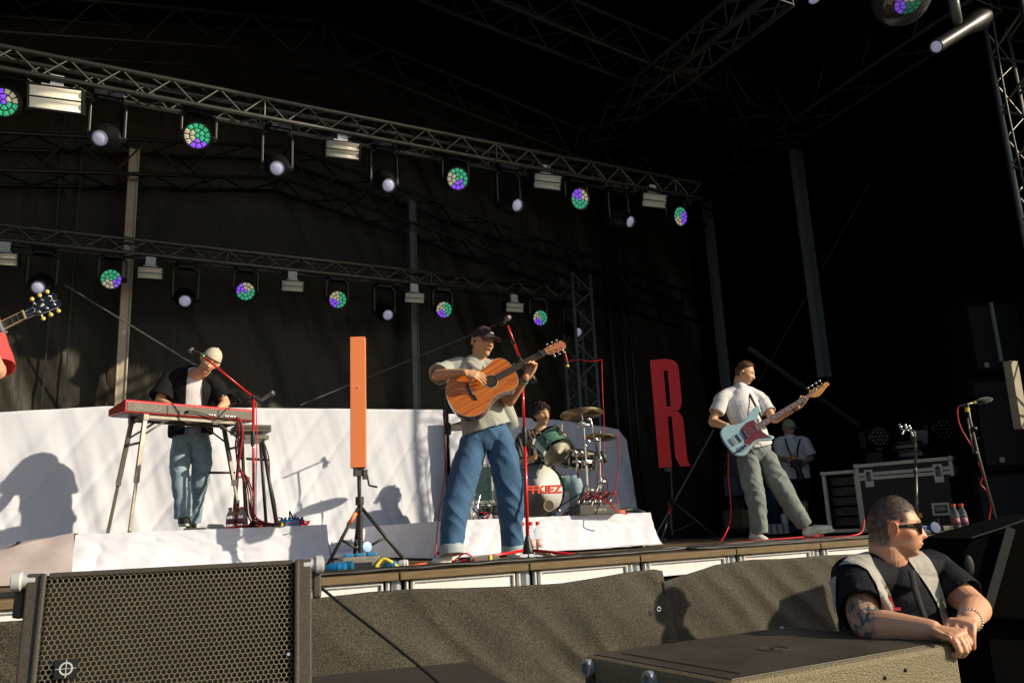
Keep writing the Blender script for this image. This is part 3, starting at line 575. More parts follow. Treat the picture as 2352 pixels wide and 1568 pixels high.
# second stand with small module, behind right
th = thing('keyboard_stand', 'small black stand holding the module right of the keyboardist', 'keyboard stand', pY(560, 1212, 7.9))
q = MB(); a, b_ = pY(552, 1008, 7.6), pY(607, 1010, 7.6); z_ = a.z
q.box((a+b_)/2, ((b_-a).length, .4, .035)); q.obj('tray', M_LEGM, th, bevel=.003)
for p0, p1 in (((556, 1012, 7.45), (566, 1213, 7.4)), ((603, 1015, 7.45), (636, 1210, 7.35)), ((552, 1010, 7.8), (535, 1214, 7.9)), ((598, 1012, 7.8), (612, 1210, 7.9))):
    P = pY(*p1); P.z = RZK+.01; q = MB(); q.tube([pY(*p0), P], .015); q.obj('leg', M_DGM, th, smooth=True)
MB().tube([pY(548, 1052, 7.5), pY(618, 1056, 7.5)], .011).obj('brace', M_DGM, th, smooth=True); MB().tube([pY(480, 1085, 7.8), pY(540, 1085, 7.8)], .011).obj('brace', M_DGM, th, smooth=True)
c = (pY(545, 985, 7.6)+pY(606, 990, 7.6))/2; th2 = thing('sound_module', 'small brown grey sound module on the black stand', 'sound module', c)
q = MB(); q.box(c, (.30, .3, .06)); q.obj('case', M_KGRY, th2, bevel=.005); MB().box(c+V((0, -.151, 0)), (.26, .006, .008)).obj('slot', M_BLK, th2)
# bench / pedal
c = pY(470, 1212, 6.95); c.z = RZK+.015; q = MB(); q.box(c, (.30, .09, .02)); q.hexa([c+V(p) for p in ((.02, -.05, .01), (.14, -.05, .01), (.14, .05, .01), (.02, .05, .01))], [c+V(p) for p in ((.03, -.04, .035), (.13, -.04, .028), (.13, .04, .028), (.03, .04, .035))]); tag(q.obj('sustain_pedal', mat('beige pedal', (.4, .37, .3), .5), None, bevel=.004), 'flat pale sustain pedal by the keyboardist\'s shoe', 'pedal')

# ================================================================ MICROPHONE STANDS
def mic(p, d, parent=None, label=None, m=M_BLKM, L_=.17, name='microphone', head=M_CHR):
    d = V(d).normalized(); p = V(p); th = thing(name, label, 'microphone', p) if label else parent
    MB().lathe([(.011, 0), (.013, .02), (.015, L_*.7), (.018, L_*.74), (.018, L_*.76)], p, d, 14).obj('handle', m, th, smooth=True)
    MB().lathe([(.019, L_*.76), (.025, L_*.80), (.0265, L_*.9), (.024, L_*1.0), (.014, L_*1.07), (0, L_*1.09)], p, d, 16).obj('grille', head, th, smooth=True)
    return th
M_GRIL = mat('dark mic grille', (.25, .24, .22), .3, .9, bump=.6, bscale=300)
# singer's red stand
foot = pZ(1213, 1266, ZD); foot = pF(1213, 1266, 6.35); foot.z = ZD
Fs = 6.35
th = thing('microphone_stand', 'bright red microphone stand with boom before the singer', 'microphone stand', foot)
t1 = pF(1205, 1010, Fs); t2 = pF(1200, 862, Fs); t3 = pF(1199, 838, Fs)
b0 = V((foot.x, foot.y, ZD+.10))
q = MB(); q.tube([b0, t1], .0135, 14); q.tube([t1+V((0, 0, .06)), t2], .010, 14); q.obj('shaft', M_RED, th, smooth=True)
q = MB(); q.lathe([(.017, -.05), (.021, -.03), (.021, .06), (.017, .09), (.012, .10)], t1, (t2-t1), 14); q.obj('clutch', M_BLK, th, smooth=True, sharp=True)
q = MB(); q.lathe([(.042, 0), (.045, .02), (.04, .035), (.018, .12), (.016, .13)], V((foot.x, foot.y, ZD+.035)), Z_, 18); q.obj('base_cone', M_BLK, th, smooth=True, sharp=True)
for e in ((1042, 1296, 6.05), (1340, 1292, 6.2), (1260, 1268, 6.8)):
    P = pF(*e); P.z = ZD+.012; q = MB(); q.tube([V((foot.x, foot.y, ZD+.065)), P], .011, 10); q.obj('leg', M_RED, th, smooth=True); 
    d = (P-V((foot.x, foot.y, ZD+.065))).normalized(); MB().tube([P-d*.05, P+d*.01], .014, 10).obj('foot', M_BLK, th, smooth=True)
mp_ = pF(1166, 748, 6.2)
q = MB(); q.tube([pF(1193, 820, Fs), mp_], .0095, 12); q.obj('boom', M_RED, th, smooth=True)
q = MB(); q.tube([pF(1228, 878, Fs), pF(1222, 866, Fs), pF(1195, 826, Fs), pF(1190, 812, Fs)], [.024, .024, .014, .011], 12); q.box(t3, (.05, .04, .05)); q.cyl(t3+RIGHT*.02, t3-RIGHT*.06, .013); q.ball(t3-RIGHT*.065, .02, 8, (1, .5, 1.2)); q.tube([pF(1180, 790, 6.28), pF(1173, 769, 6.25)], .013, 12); q.obj('boom_clutch', M_BLK, th, smooth=True)
mp2 = pF(1149, 736, 6.2); mic(mp2, (pF(1178, 726, 6.0)-mp2), None, 'black vocal microphone with steel grille on the red stand', M_BLK, .15, head=M_GRIL)
mp2 = pF(1160, 742, 6.24); th = mic(mp2, (pF(1143, 738, 6.05)-mp2), None, 'second dark microphone clipped beside the singer\'s vocal microphone', M_BLK, .10, head=M_BLKM)
# keyboardist's red stand
Fk = 6.75
foot = pF(582, 1213, Fk); foot.z = RZK; th = thing('microphone_stand', 'red microphone stand in front of the keyboard\'s right end', 'microphone stand', foot)
j = pF(582, 912, Fk)
q = MB(); q.tube([V((foot.x, foot.y, RZK+.05)), j], .011, 12); q.obj('shaft', M_RED, th, smooth=True)
MB().lathe([(.014, -.05), (.018, -.02), (.018, .04), (.013, .07)], pF(581, 1010, Fk), Z_, 12).obj('clutch', M_BLK, th, smooth=True, sharp=True); q = MB(); q.ball(j, .02, 10); q.tube([j, pF(608, 932, Fk)], .008); q.obj('boom_clutch', M_BLK, th, smooth=True, sharp=True); q = MB(); q.lathe([(.05, 0), (.05, .02), (.02, .06)], V((foot.x, foot.y, RZK)), Z_, 14); q.box(V((foot.x+.045, foot.y, RZK+.03)), (.03, .03, .07)); q.obj('base', M_BLK, th, smooth=True, sharp=True)
q = MB(); q.tube([j, pF(512, 855, 6.65), pF(463, 815, 6.6)], .0085, 10); q.obj('boom', M_RED, th, smooth=True)
for e in ((520, 1218, 6.5), (600, 1216, 6.4), (622, 1205, 7.1)):
    P = pF(*e); P.z = RZK+.012; MB().tube([V((foot.x, foot.y, RZK+.03)), P], .009, 8).obj('leg', M_RED, th, smooth=True)
a = pF(464, 814, 6.6); th = mic(a, pF(440, 804, 6.6)-a, None, 'silver microphone against the keyboardist\'s temple', M_BLK, .11, head=M_GRIL)
MB().tube([a+V((0, 0, -.01)), a.lerp(pF(512, 855, 6.65), .12)], .014, 10).obj('tape_ring', M_GRNT, th, smooth=True)
a = pF(597, 920, 6.9); mic(a, pF(624, 903, 6.9)-a, None, 'silver hand microphone pointing right above the keyboard\'s right end', mat('silver mic body', (.5, .5, .5), .3, .8), .13, head=M_GRIL)
q = MB(); q.tube([pF(525, 932, 7.2), pF(560, 915, 7.1), pF(584, 918, 6.9)], .006); q.ball(pF(548, 920, 7.15), .025, 8); tag(q.obj('boom_arm', M_BLKM, None, smooth=True), 'thin black boom arm with shock mount behind the red stand', 'boom arm')
# thin black boom crossing keyboardist to red stand
q = MB(); q.tube([pF(500, 905, 7.0), pF(545, 880, 6.9), pF(600, 930, 6.8)], .005); 
# right: stand with straight tube and T clips
foot = pF(2103, 1200, 8.6); foot.z = ZD; th = thing('microphone_stand', 'plain dark stand topped with small silver clips before the flight case', 'microphone stand', foot)
q = MB(); q.tube([foot, pF(2103, 1080, 8.6)], .017, 12); q.tube([pF(2103, 1085, 8.6), pF(2102, 1010, 8.6), pF(2101, 996, 8.6), pF(2094, 985, 8.6)], .013, 12); q.lathe([(.018, 0), (.022, .01), (.022, .05), (.018, .06)], pF(2103, 1087, 8.6), Z_, 12); q.obj('shaft', mat('grey brown stand tube', (.13, .12, .10), .4, .5), th, smooth=True)
q = MB(); q.cyl(pF(2068, 985, 8.6), pF(2095, 990, 8.6), .01); 
for a, b_ in (((2072, 986), (2066, 975)), ((2084, 988), (2079, 976)), ((2094, 990), (2088, 978)), ((2075, 988), (2073, 996)), ((2092, 990), (2096, 1000))): q.cyl(pF(*a, 8.6), pF(*b_, 8.6), .013, n=8); q.ball(pF(*b_, 8.6), .016, 8)
q.obj('clip', M_CHR, th, smooth=True)
q = MB()
for e in ((2060, 1215, 8.4), (2150, 1212, 8.5), (2110, 1190, 9.1)): P = pF(*e); P.z = ZD+.01; q.tube([foot+V((0, 0, .08)), P], .01)
q.obj('tripod_foot', M_BLKM, th)
# right edge: windscreen mic on leaning boom stand
Fr = 7.6; foot = pF(2290, 1206, Fr); th = thing('microphone_stand', 'leaning stand at the far right carrying the furry microphone', 'microphone stand', (foot.x, foot.y, ZD))
q = MB(); q.tube([pF(2290, 1200, Fr), pF(2246, 1040, Fr), pF(2228, 962, Fr), pF(2222, 928, Fr)], .011, 12); q.tube([pF(2236, 1040, Fr), pF(2222, 960, Fr)], .008); q.obj('shaft', M_LEGM, th, smooth=True)
MB().lathe([(.07, 0), (.075, .03), (.04, .07), (.02, .12)], V((foot.x, foot.y, ZD)), Z_, 16).obj('base', M_BLKM, th, smooth=True)
for px_, r_ in (((2237, 985), .03), ((2240, 1040), .022), ((2220, 930), .02)): MB().ball(pF(*px_, Fr), r_, 8).obj('clutch', M_BLKM, th, smooth=True)
MB().tube([pF(2226, 1010, Fr), pF(2250, 1005, Fr)], .007).obj('wing_screw', M_BLKM, th)
q = MB(); q.tube([pF(2221, 945, Fr), pF(2222, 936, Fr)], .02, 10); q.obj('yellow_tape', M_YEL, th)
a = pF(2202, 932, Fr); b_ = pF(2278, 916, Fr); d = (b_-a).normalized(); th = thing('microphone', 'microphone with dark furry windscreen on the leaning stand at the right', 'microphone', a)
MB().tube([a, a.lerp(b_, .5)], .010, 10).obj('handle', M_LEGM, th, smooth=True); MB().tube([a.lerp(b_, .47), a.lerp(b_, .52)], .014, 10).obj('tape_ring', M_YEL, th)
ws = MB(); R_ = aim(d); ws.ball(a.lerp(b_, .77), .045, 40, (.62, 1.9, .62), R_); ws.v = [tuple(V(v)+.006*noise.noise_vector(V(v)*70)) for v in ws.v]; ws.obj('windscreen', mat('dark navy fur', (.018, .018, .03), .95, sheen=.5), th, smooth=True)
tag(MB().tube([a, pF(2199, 945, Fr), pF(2206, 980, Fr), pF(2232, 1025, Fr)], .006, sub=4).obj('red_cable', M_REDC, None, smooth=True), 'red cable hanging from the furry microphone', 'cable')
tag(MB().tube([pF(2246, 1060, Fr), pF(2258, 1090, Fr), pF(2252, 1110, Fr), pF(2268, 1130, Fr), pF(2276, 1160, Fr), pF(2272, 1200, Fr), pF(2290, 1212, Fr), pF(2320, 1210, Fr)], .006, sub=4).obj('red_cable', M_REDC, None, smooth=True), 'red cable snaking down the leaning stand\'s foot at the right', 'cable')

# ================================================================ DRUM KIT
M_OYS = mat('green oyster drum wrap', (.012, .13, .12), .22, wave=(9, 9, 'Z'), col2=(.22, .38, .26), coat=.7, stretch=(1, 1, 2.2))
M_HEADW = mat('white drum head', (.82, .82, .82), .35, var=.02, vscale=3)
M_HEADC = mat('coated clear drum head', (.42, .40, .30), .4, var=.2, vscale=8)
M_HOOPB = mat('black lacquered hoop', (.014, .014, .014), .25, coat=.5)
M_BRNZ = mat('hammered bronze cymbal', (.30, .24, .15), .42, .85, bump=.25, bscale=50)
def drum(name, label, c, ax, r, dep, shell, head, hoop, lugs=8, legs=None):
    ax = V(ax).normalized(); c = V(c); th = thing(name, label, 'drum', c)
    MB().lathe([(r, -dep/2), (r, dep/2)], c, ax, 48).obj('shell', shell, th, smooth=True, sharp=True)
    for s in (-1, 1):
        e = c+ax*s*dep/2
        MB().lathe([(r*1.0, -.012), (r*1.035, -.012), (r*1.035, .018), (r*1.0, .018)], e, ax*s, 48, True).obj('hoop', hoop, th, smooth=True, sharp=True)
        MB().lathe([(r*.995, .008), (r*.5, .006), (0, .006)], e, ax*s, 48).obj('head', head, th, smooth=True)
    u = ax.orthogonal().normalized(); w_ = ax.cross(u)
    for i in range(lugs):
        a = 2*pi*(i+.5)/lugs; n_ = u*cos(a)+w_*sin(a); q = MB()
        q.box(c+n_*(r+.012), (.022, .022, dep*.42), frame(n_, ax.cross(n_), ax)); q.cyl(c+n_*(r*1.03+.006)-ax*dep*.56, c+n_*(r*1.03+.006)+ax*dep*.56, .0035, n=6)
        for s in (-1, 1): q.box(c+n_*(r*1.04+.006)+ax*s*dep*.55, (.02, .018, .022), frame(n_, ax.cross(n_), ax))
        q.obj('lug', M_CHR, th, bevel=.004)
    return th
Fd = 8.55
bc = pF(1236, 1126, Fd); bax = V((-.15, -1, -.02)).normalized(); br = .275
bd = drum('bass_drum', 'white fronted bass drum with orange lettering', bc+V((-bax)*.17), bax, br, .36, M_OYS, M_HEADW, M_HOOPB, 10)
fc = bc+bax*(.01+.008); u_ = V((cos(.15)*1, -sin(.15), 0)); u_ = (Z_.cross(-bax)).normalized()*-1
u_ = bax.cross(Z_).normalized()*-1; 
if u_.dot(X_) < 0: u_ = -u_
w_ = u_.cross(bax); w_ = w_ if w_.z > 0 else -w_
vs, fs = text_mesh('FFKIEZ', .115, .0015, .004)
vv = [fc+u_*(v.x*1.15+.055)+w_*(v.y*.95+.005)+bax*(.004+v.z) for v in vs]
MB().add(vv, fs).obj('orange_lettering', mat('orange red print', (.75, .07, .03), .5), bd)
hc = fc+u_*.10-w_*.155
MB().lathe([(.050, .0), (.060, .002), (.060, .006), (.050, .006)], hc, bax, 30, True).obj('port_ring', mat('brown port ring', (.35, .28, .2), .5), bd, smooth=True)
MB().lathe([(.051, .001), (0, .0012)], hc+bax*.001, bax, 30).obj('port_hole', mat('dark drum interior', (.10, .06, .035), .8), bd)
tc_ = pF(1270, 1025, 8.35); tax = V((.10, -.62, -.60)).normalized()
drum('rack_tom', 'tilted green oyster rack tom above the bass drum', tc_, tax, .165, .20, M_OYS, M_HEADC, M_CHR, 6)
drum('floor_tom', 'green floor tom seen between the singer\'s legs', pF(1122, 1112, 8.7), (0, 0, 1), .18, .36, M_OYS, M_HEADC, M_CHR, 6)
drum('snare_drum', 'dark snare drum behind the rack tom', pF(1330, 1055, 8.9), (0, -.3, 1), .17, .14, M_HOOPB, M_HEADC, M_CHR, 8)
def cymbal(p, r, n_, label):
    th = thing('cymbal', label, 'cymbal', p); n_ = V(n_).normalized()
    MB().lathe([(r, -.012), (r*.6, .0), (r*.22, .008), (r*.18, .02), (r*.1, .028), (.006, .03), (.006, .027), (r*.1, .025), (r*.17, .017), (r*.22, .005), (r*.6, -.003), (r, -.0135)], p, n_, 48).obj('disc', M_BRNZ, th, smooth=True)
    MB().lathe([(.012, .03), (.014, .04), (.01, .055), (.004, .06)], V(p), n_, 10).obj('wing_nut', M_BRNZ, th)
cymbal(pF(1335, 948, 8.3), .22, (.05, .18, 1), 'large tilted crash cymbal over the drum stands')
cymbal(pF(1378, 1002, 8.7), .18, (.1, .1, 1), 'smaller cymbal low behind the drum stands')
cA_ = SH_(740, 1160, 1.2); cB_ = SH_(842, 1190, 1.05)
cymbal(cA_, .23, (-.1, .15, 1), 'larger cymbal hidden behind the singer\'s back')
cymbal(cB_, .18, (.1, .05, 1), 'smaller cymbal hidden behind the singer\'s hip')
for c_, lab in ((cA_, 'straight stand of the larger cymbal behind the singer'), (cB_, 'straight stand of the smaller cymbal behind the singer')):
    q = MB(); q.cyl((c_.x, c_.y, RZD+.25), c_, .010); q.cyl((c_.x, c_.y, RZD), (c_.x, c_.y, RZD+.27), .016); tag(q.obj('cymbal_stand', M_CHR, None, smooth=True, sharp=True), lab, 'cymbal stand')
q = MB(); a, b_, e_ = SH_(658, 1093, 1.2), SH_(690, 1080, 1.2), SH_(757, 1050, 1.2); q.tube([a, b_, e_], .008); q.cyl((b_.x, b_.y, RZD), b_, .010); q.tube([e_, e_-V((0, 0, .08))], .018, 10); q.tube([e_+V((-.03, 0, .02)), e_+V((.03, 0, -.04))], .022, 10)
tag(q.obj('overhead_microphone_stand', M_BLKM, None, smooth=True), 'overhead microphone boom behind the singer\'s back', 'microphone stand')
def cstand(label, foot, top, kn, legs):
    th = thing('cymbal_stand', label, 'cymbal stand', foot); q = MB(); n_ = len(kn)
    pts = [foot]+kn+[top]
    for i in range(len(pts)-1): q.tube([pts[i], pts[i+1]], .014-.003*i, 12)
    for p in kn: q.lathe([(.02, -.03), (.024, -.02), (.024, .02), (.02, .03)], p, Z_, 12); q.box(p+RIGHT*.035, (.04, .02, .015)); q.cyl(p+RIGHT*.02-AWAY*.03, p+RIGHT*.02+AWAY*.03, .007)
    q.obj('shaft', M_CHR, th, smooth=True, sharp=True)
    h = foot+V((0, 0, .28))
    for L in legs: P = pF(*L); P.z = RZD+.01; q = MB(); q.box((h+P)/2, (.018, (P-h).length, .006), aim(P-h)); q.box((foot+V((0,0,.1))+h.lerp(P, .55))/2, (.014, (h.lerp(P, .55)-foot-V((0,0,.1))).length, .005), aim(h.lerp(P, .55)-foot-V((0,0,.1)))); q.obj('leg', M_CHR, th)
    return th
f_ = pF(1352, 1180, 8.3); f_.z = RZD+.04
cstand('tall chrome cymbal stand right of the rack tom', f_, pF(1335, 945, 8.3), [pF(1350, 1125, 8.3), pF(1346, 1062, 8.3), pF(1341, 975, 8.3)], [(1312, 1186, 8.1), (1392, 1186, 8.2), (1360, 1170, 8.8)])
f_ = pF(1380, 1178, 8.7); f_.z = RZD+.04
cstand('second chrome cymbal stand behind the first', f_, pF(1378, 1004, 8.7), [pF(1379, 1105, 8.7), pF(1378, 1055, 8.7)], [(1350, 1184, 8.6), (1412, 1184, 8.6), (1385, 1172, 9.1)])
q = MB(); a, b_ = pF(1314, 1060, 8.3), pF(1362, 1058, 8.3); q.cyl(a, b_, .012); q.cyl(pF(1324, 1040, 8.3), pF(1328, 1098, 8.3), .012)
for p in ((1320, 1037), (1334, 1038), (1328, 1060), (1342, 1022), (1350, 1012), (1368, 1008), (1334, 970), (1352, 962)): q.ball(pF(*p, 8.28), .02, 8); q.cyl(pF(p[0]-4, p[1], 8.26), pF(p[0]+7, p[1]+2, 8.26), .009, n=8)
q.cyl(pF(1300, 1030, 8.3), pF(1330, 1038, 8.3), .01); q.cyl(pF(1333, 985, 8.3), pF(1322, 972, 8.3), .01); q.cyl(pF(1356, 960, 8.3), pF(1374, 1050, 8.6), .009)
tag(q.obj('clamp_arm', M_CHR, None, smooth=True), 'chrome multi-clamp and tom arm on the cymbal stand', 'clamp')
# drumsticks are built with the drummer
q = MB(); a = pF(1382, 1035, 8.5); q.tube([a, pF(1392, 1062, 8.5)], .022, 12); q.obj; th = tag(q.obj('drum_microphone', mat('green ringed mic', (.05, .08, .05), .4), None, smooth=True), 'small drum microphone with green band beside the cymbal stands', 'microphone')
# stage box with cables
c = pF(1366, 1176, 7.85); c.z = RZD+.05; th = thing('stage_box', 'black multicore stage box with pale lettering on the drum riser', 'stage box', c)
MB().box(c, (.43, .22, .085), Matrix.Rotation(-.06, 3, 'Z')).obj('case', mat('dark grey box paint', (.05, .048, .045), .5, var=.2), th, bevel=.006)
vs, fs = text_mesh('connex', .042, .0008, .0012); MB().add([c+V((v.x-.01, -.1125-.06*v.x*-.0, v.y+.0)) + V((0, .06*-(v.x), 0)) for v in vs], fs).obj('lettering', M_PANT, th)
q = MB()
for i in range(14): p = c+V((-.19+.029*i, -.03+.05*(i % 2), .043)); q.cyl(p, p+V((.004*nz((i, 1, 2)), -.01, .05)), .009, n=8)
q.obj('plug', M_CHR, th, smooth=True)
for k in range(8):
    a = c+V((-.18+.05*k, -.02, .09)); m_ = M_REDC if k % 2 else M_RUB
    e = c+V((-.3+.06*k+random.uniform(-.1, .1), .25+.2*random.random(), -.04)); q = MB().tube([a, a+V((.02, -.03, .05)), a+V((.06*nz((k, 2, 3))+.05, .0, .07)), a.lerp(e, .6)+V((0, 0, .03)), e], .0055, sub=5)
    tag(q.obj('patch_cable', m_, None, smooth=True), ('red' if k % 2 else 'black')+' patch cable looping out of the stage box', 'cable', 'patch cables in the stage box')
tag(MB().tube([c+V((.0, -.02, .1)), pF(1370, 1140, 7.8), pF(1400, 1155, 7.7), pF(1415, 1172, 7.65), pF(1440, 1180, 7.7)], .007, sub=6).obj('red_cable', M_REDC, None, smooth=True), 'thick red cable curving over the front of the stage box', 'cable')
q = MB().tube([pF(1425, 1174, 8.1), pF(1450, 1170, 8.2), pF(1480, 1178, 8.2), pF(1495, 1200, 8.3)], .02, 10, sub=4); tag(q.obj('multicore_cable', M_RUB, None, smooth=True), 'ribbed black multicore cable leaving the stage box', 'cable')
tag(MB().cyl(pF(1417, 1178, 8.0), pF(1432, 1176, 8.05), .028).obj('multicore_plug', M_ORNG, None, bevel=.004), 'orange ring plug at the right end of the stage box', 'plug')
# clutter behind: red cables hanging by the tower
for i, pts in enumerate([[(1478, 990), (1482, 1040), (1474, 1130), (1486, 1165)], [(1382, 825), (1384, 900), (1388, 1000), (1383, 1080), (1395, 1110), (1393, 1165)], [(1300, 830), (1330, 826), (1360, 830), (1380, 826)], [(1376, 1065), (1372, 1100), (1380, 1140), (1392, 1168)]]):
    m_ = M_REDC; tag(MB().tube([pF(x+(-60 if i == 0 else 0), y, 9.2) for x, y in pts], .0055, sub=5).obj('red_cable', m_, None, smooth=True), ['thin red cable hanging behind the cymbals, rightmost', 'red cable falling from the tower behind the drums', 'red cable strung from the guitar head toward the tower', 'low red cable looping behind the cymbal stand'][i], 'cable')
# pedal and hardware under floor tom, seen between legs
q = MB()
for i in range(9): a = pF(1090+12*i+random.uniform(-6, 6), 1150+random.uniform(-25, 20), 8.3); b_ = pF(1080+12*i+random.uniform(-15, 25), 1186, 8.2); b_.z = RZD+.02; q.tube([a, (a+b_)/2+V((random.uniform(-.05, .05), 0, 0)), b_], .008, sub=3)
tag(q.obj('drum_hardware', M_CHR, None, smooth=True), 'tangle of chrome legs seen between the singer\'s knees', 'drum hardware')
for i in range(7):
    a = pF(1085+16*i, 1165+random.uniform(-20, 12), 8.0); pts = [a]; 
    for k in range(4): a = a+V((random.uniform(-.09, .09), random.uniform(-.04, .04), random.uniform(-.05, .05))); a.z = max(a.z, RZD+.01); pts.append(a)
    pts[-1].z = RZD+.008; tag(MB().tube(pts, .006, sub=5).obj('floor_cable', [M_RUB, M_REDC, M_RUB][i % 3], None, smooth=True), ['black', 'red', 'black'][i % 3]+' cable tangled on the drum riser between the singer\'s legs', 'cable', 'cables under the drums')
c = pF(1108, 1172, 8.1); q = MB(); q.cyl(c, c+V((0, -.08, .0)), .05, n=20); q.cyl(c+V((.13, 0, 0)), c+V((.13, -.08, 0)), .05, n=20); tag(q.obj('kick_microphone', M_BLKM, None, smooth=True, sharp=True), 'pair of round black units under the floor tom', 'speaker')

# ================================================================ BOTTLES
M_PET = mat('clear bottle plastic', (.86, .90, .95), .05, trans=.9); M_LBL = mat('peach bottle label', (.75, .30, .20), .5, var=.5, col2=(.75, .72, .78), vscale=25); M_LBR = mat('red bottle label', (.30, .02, .03), .5, var=.5, vscale=35, col2=(.35, .22, .24)); M_CAPR = mat('orange red cap', (.75, .07, .03), .4); M_AMB = mat('amber bottle glass', (.32, .10, .01), .06, trans=.6)
def bottle(p, label, grp, lb=M_LBL, h=.25, r=.033, glass=M_PET, cap=M_CAPR, beer=False):
    p = V(p); th = thing('bottle', label, 'bottle', p, grp)
    prof = [(0, .002), (r*.9, 0), (r, .012), (r, h*.3), (r*.96, h*.45), (r, h*.55), (r*.9, h*.68), (r*.42, h*.86), (r*.40, h*.93), (0, h*.931)] if not beer else [(0, .001), (r, 0), (r, h*.55), (r*.8, h*.66), (r*.42, h*.76), (r*.38, h*.97), (0, h*.971)]
    MB().lathe(prof, p, Z_, 20).obj('body', glass, th, smooth=True); MB().lathe([(r*1.015, h*.26), (r*1.015, h*.5)], p, Z_, 20).obj('label', lb, th, smooth=True)
    MB().lathe([(r*.5, h*.90), (r*.5, h*.99), (r*.42, h), (0, h)], p, Z_, 14).obj('cap', cap, th, smooth=True, sharp=True)
for i, (x, F) in enumerate([(1203, 6.75), (1222, 6.65), (1238, 6.75)]):
    p = pF(x, 1268, F); p.z = ZD; bottle(p, ['orange capped water bottle left of the red stand\'s shaft', 'orange capped water bottle just right of the red stand\'s shaft', 'orange capped water bottle right of its twin by the red stand'][i], 'water bottles beside the red microphone stand', h=.27, r=.034)
for i, (x, F) in enumerate([(528, 6.9), (555, 6.85)]):
    p = pF(x, 1212, F); p.z = RZK; bottle(p, ['red labelled bottle left of the beer bottle on the keyboard riser', 'red labelled bottle right of the beer bottle on the keyboard riser'][i], 'bottles on the keyboard riser', M_LBR, .18, .032)
p = pF(545, 1212, 6.95); p.z = RZK; bottle(p, 'brown beer bottle between two red labelled bottles', None, M_LBR, .24, .028, M_AMB, M_WHT, True)
p = pF(2140, 1210, 8.2); 
for i, (x, F) in enumerate([(2198, 8.0), (2216, 8.0)]):
    p = pF(x, 1215, F); p.z = ZD; bottle(p, ['red capped bottle right of the flight case, left of the pair', 'red capped bottle right of the flight case, right of the pair'][i], 'bottles right of the flight case', M_LBR, .26, .04)

# ================================================================ DECK CLUTTER: power box, plugs, cables
c = pF(825, 1292, 5.55); c.z = ZD+.05; R0 = Matrix.Rotation(-.12, 3, 'Z'); th = thing('power_box', 'grey power distribution box with blue lidded sockets at the stage edge', 'power box', c)
MB().box(c, (.25, .14, .09), R0).obj('case', mat('battered grey box', (.22, .20, .17), .5, var=.3, vscale=20), th, bevel=.01)
MB().box(c+V((0, -.075, -.01)), (.12, .012, .035), R0).obj('label_plate', M_BLK, th)
for i in range(3): q = MB(); q.box(c+R0 @ V((-.075+.075*i, -.02, .055)), (.06, .07, .02), R0); q.obj('socket_lid', M_BLUE, th, bevel=.006)
q = MB(); q.lathe([(.034, 0), (.036, .004), (.034, .012), (0, .014)], c+V((.05, 0, .10)), V((.2, -1, .2)), 20); q.obj('open_lid', M_BLUE, th, smooth=True, sharp=True)
def ceeplug(p, d, label, r=.032, L_=.17, m=M_BLUE):
    p = V(p); d = V(d).normalized(); th = thing('power_plug', label, 'plug', p)
    MB().lathe([(r*.4, 0), (r*.6, .01), (r*.7, L_*.3), (r*.95, L_*.4), (r, L_*.7), (r*1.08, L_*.72), (r*1.08, L_*.8), (r, L_*.81), (r, L_)], p, d, 20).obj('shell', m, th, smooth=True, sharp=True)
    return th
p = pF(735, 1312, 5.3); p.z = ZD+.035; ceeplug(p, RIGHT*1+V((0, 0, 0)), 'blue industrial plug lying left of the power box', .034, .16)
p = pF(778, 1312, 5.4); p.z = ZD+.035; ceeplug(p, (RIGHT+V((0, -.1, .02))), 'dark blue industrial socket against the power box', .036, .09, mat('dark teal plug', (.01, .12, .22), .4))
p = pF(880, 1302, 5.55); p.z = ZD+.03; ceeplug(p, (RIGHT), 'blue and white coupling right of the power box', .028, .08)
p = pF(905, 1301, 5.6); p.z = ZD+.03; ceeplug(p, (RIGHT), 'white coupling with blue ends right of the power box', .028, .09, M_WHT)
p = pF(940, 1306, 5.6); q = MB(); q.tube([V((p.x, p.y, ZD+.012)), V((p.x+.12, p.y, ZD+.02))], .013, 10); tag(q.obj('connector', M_ORNG, None, smooth=True), 'small orange connector on the deck left of the singer\'s shoe', 'connector')
q = MB(); a = pF(862, 1312, 5.5); q.tube([V((a.x, a.y, ZD+.02)), V((a.x+.05, a.y, ZD+.07)), V((a.x+.1, a.y-.02, ZD+.05)), V((a.x+.15, a.y, ZD+.015))], .012, sub=4); tag(q.obj('yellow_cable', M_YEL, None, smooth=True), 'yellow green earthing loop beside the power box', 'cable')
def run(name, xs, ys, Fs, r, m_, label, seed, wob=.05, grp='cables running along the stage edge'):
    n_ = 40; pts = []
    for i in range(n_+1):
        t = i/n_; x = float(np.interp(t, np.linspace(0, 1, len(xs)), xs)); Yv = float(np.interp(t, np.linspace(0, 1, len(ys)), ys))
        pts.append(V((x, Yv+wob*noise.noise(V((x*1.3, seed, 0)))+wob*.4*noise.noise(V((x*4, seed, 1))), ZD+r+.002+abs(.012*noise.noise(V((x*2.5, seed*2, 5)))))))
    return tag(MB().tube(pts, r, 8, sub=2).obj(name, m_, None, smooth=True), label, 'cable', grp)
for i in range(7):
    run('stage_cable', [1.2, 2.2, 3.2, 4.4, 5.6], [4.97+.02*i, 5.0+.03*i, 5.05+.03*i, 5.1+.05*i, 5.2+.07*i], None, random.choice([.007, .010, .012]), M_RUB, 'black cable running along the stage edge before the singer', i*3.1, .06)
for i in range(5):
    run('stage_cable', [4.2, 5.2, 6.2, 7.2, 7.6], [5.0+.04*i, 5.02+.05*i, 5.04+.05*i, 5.1+.06*i, 5.2+.08*i], None, random.choice([.007, .010]), M_RUB, 'black cable running along the stage edge before the bassist', 40+i*3.1, .06, 'cables before the bassist')
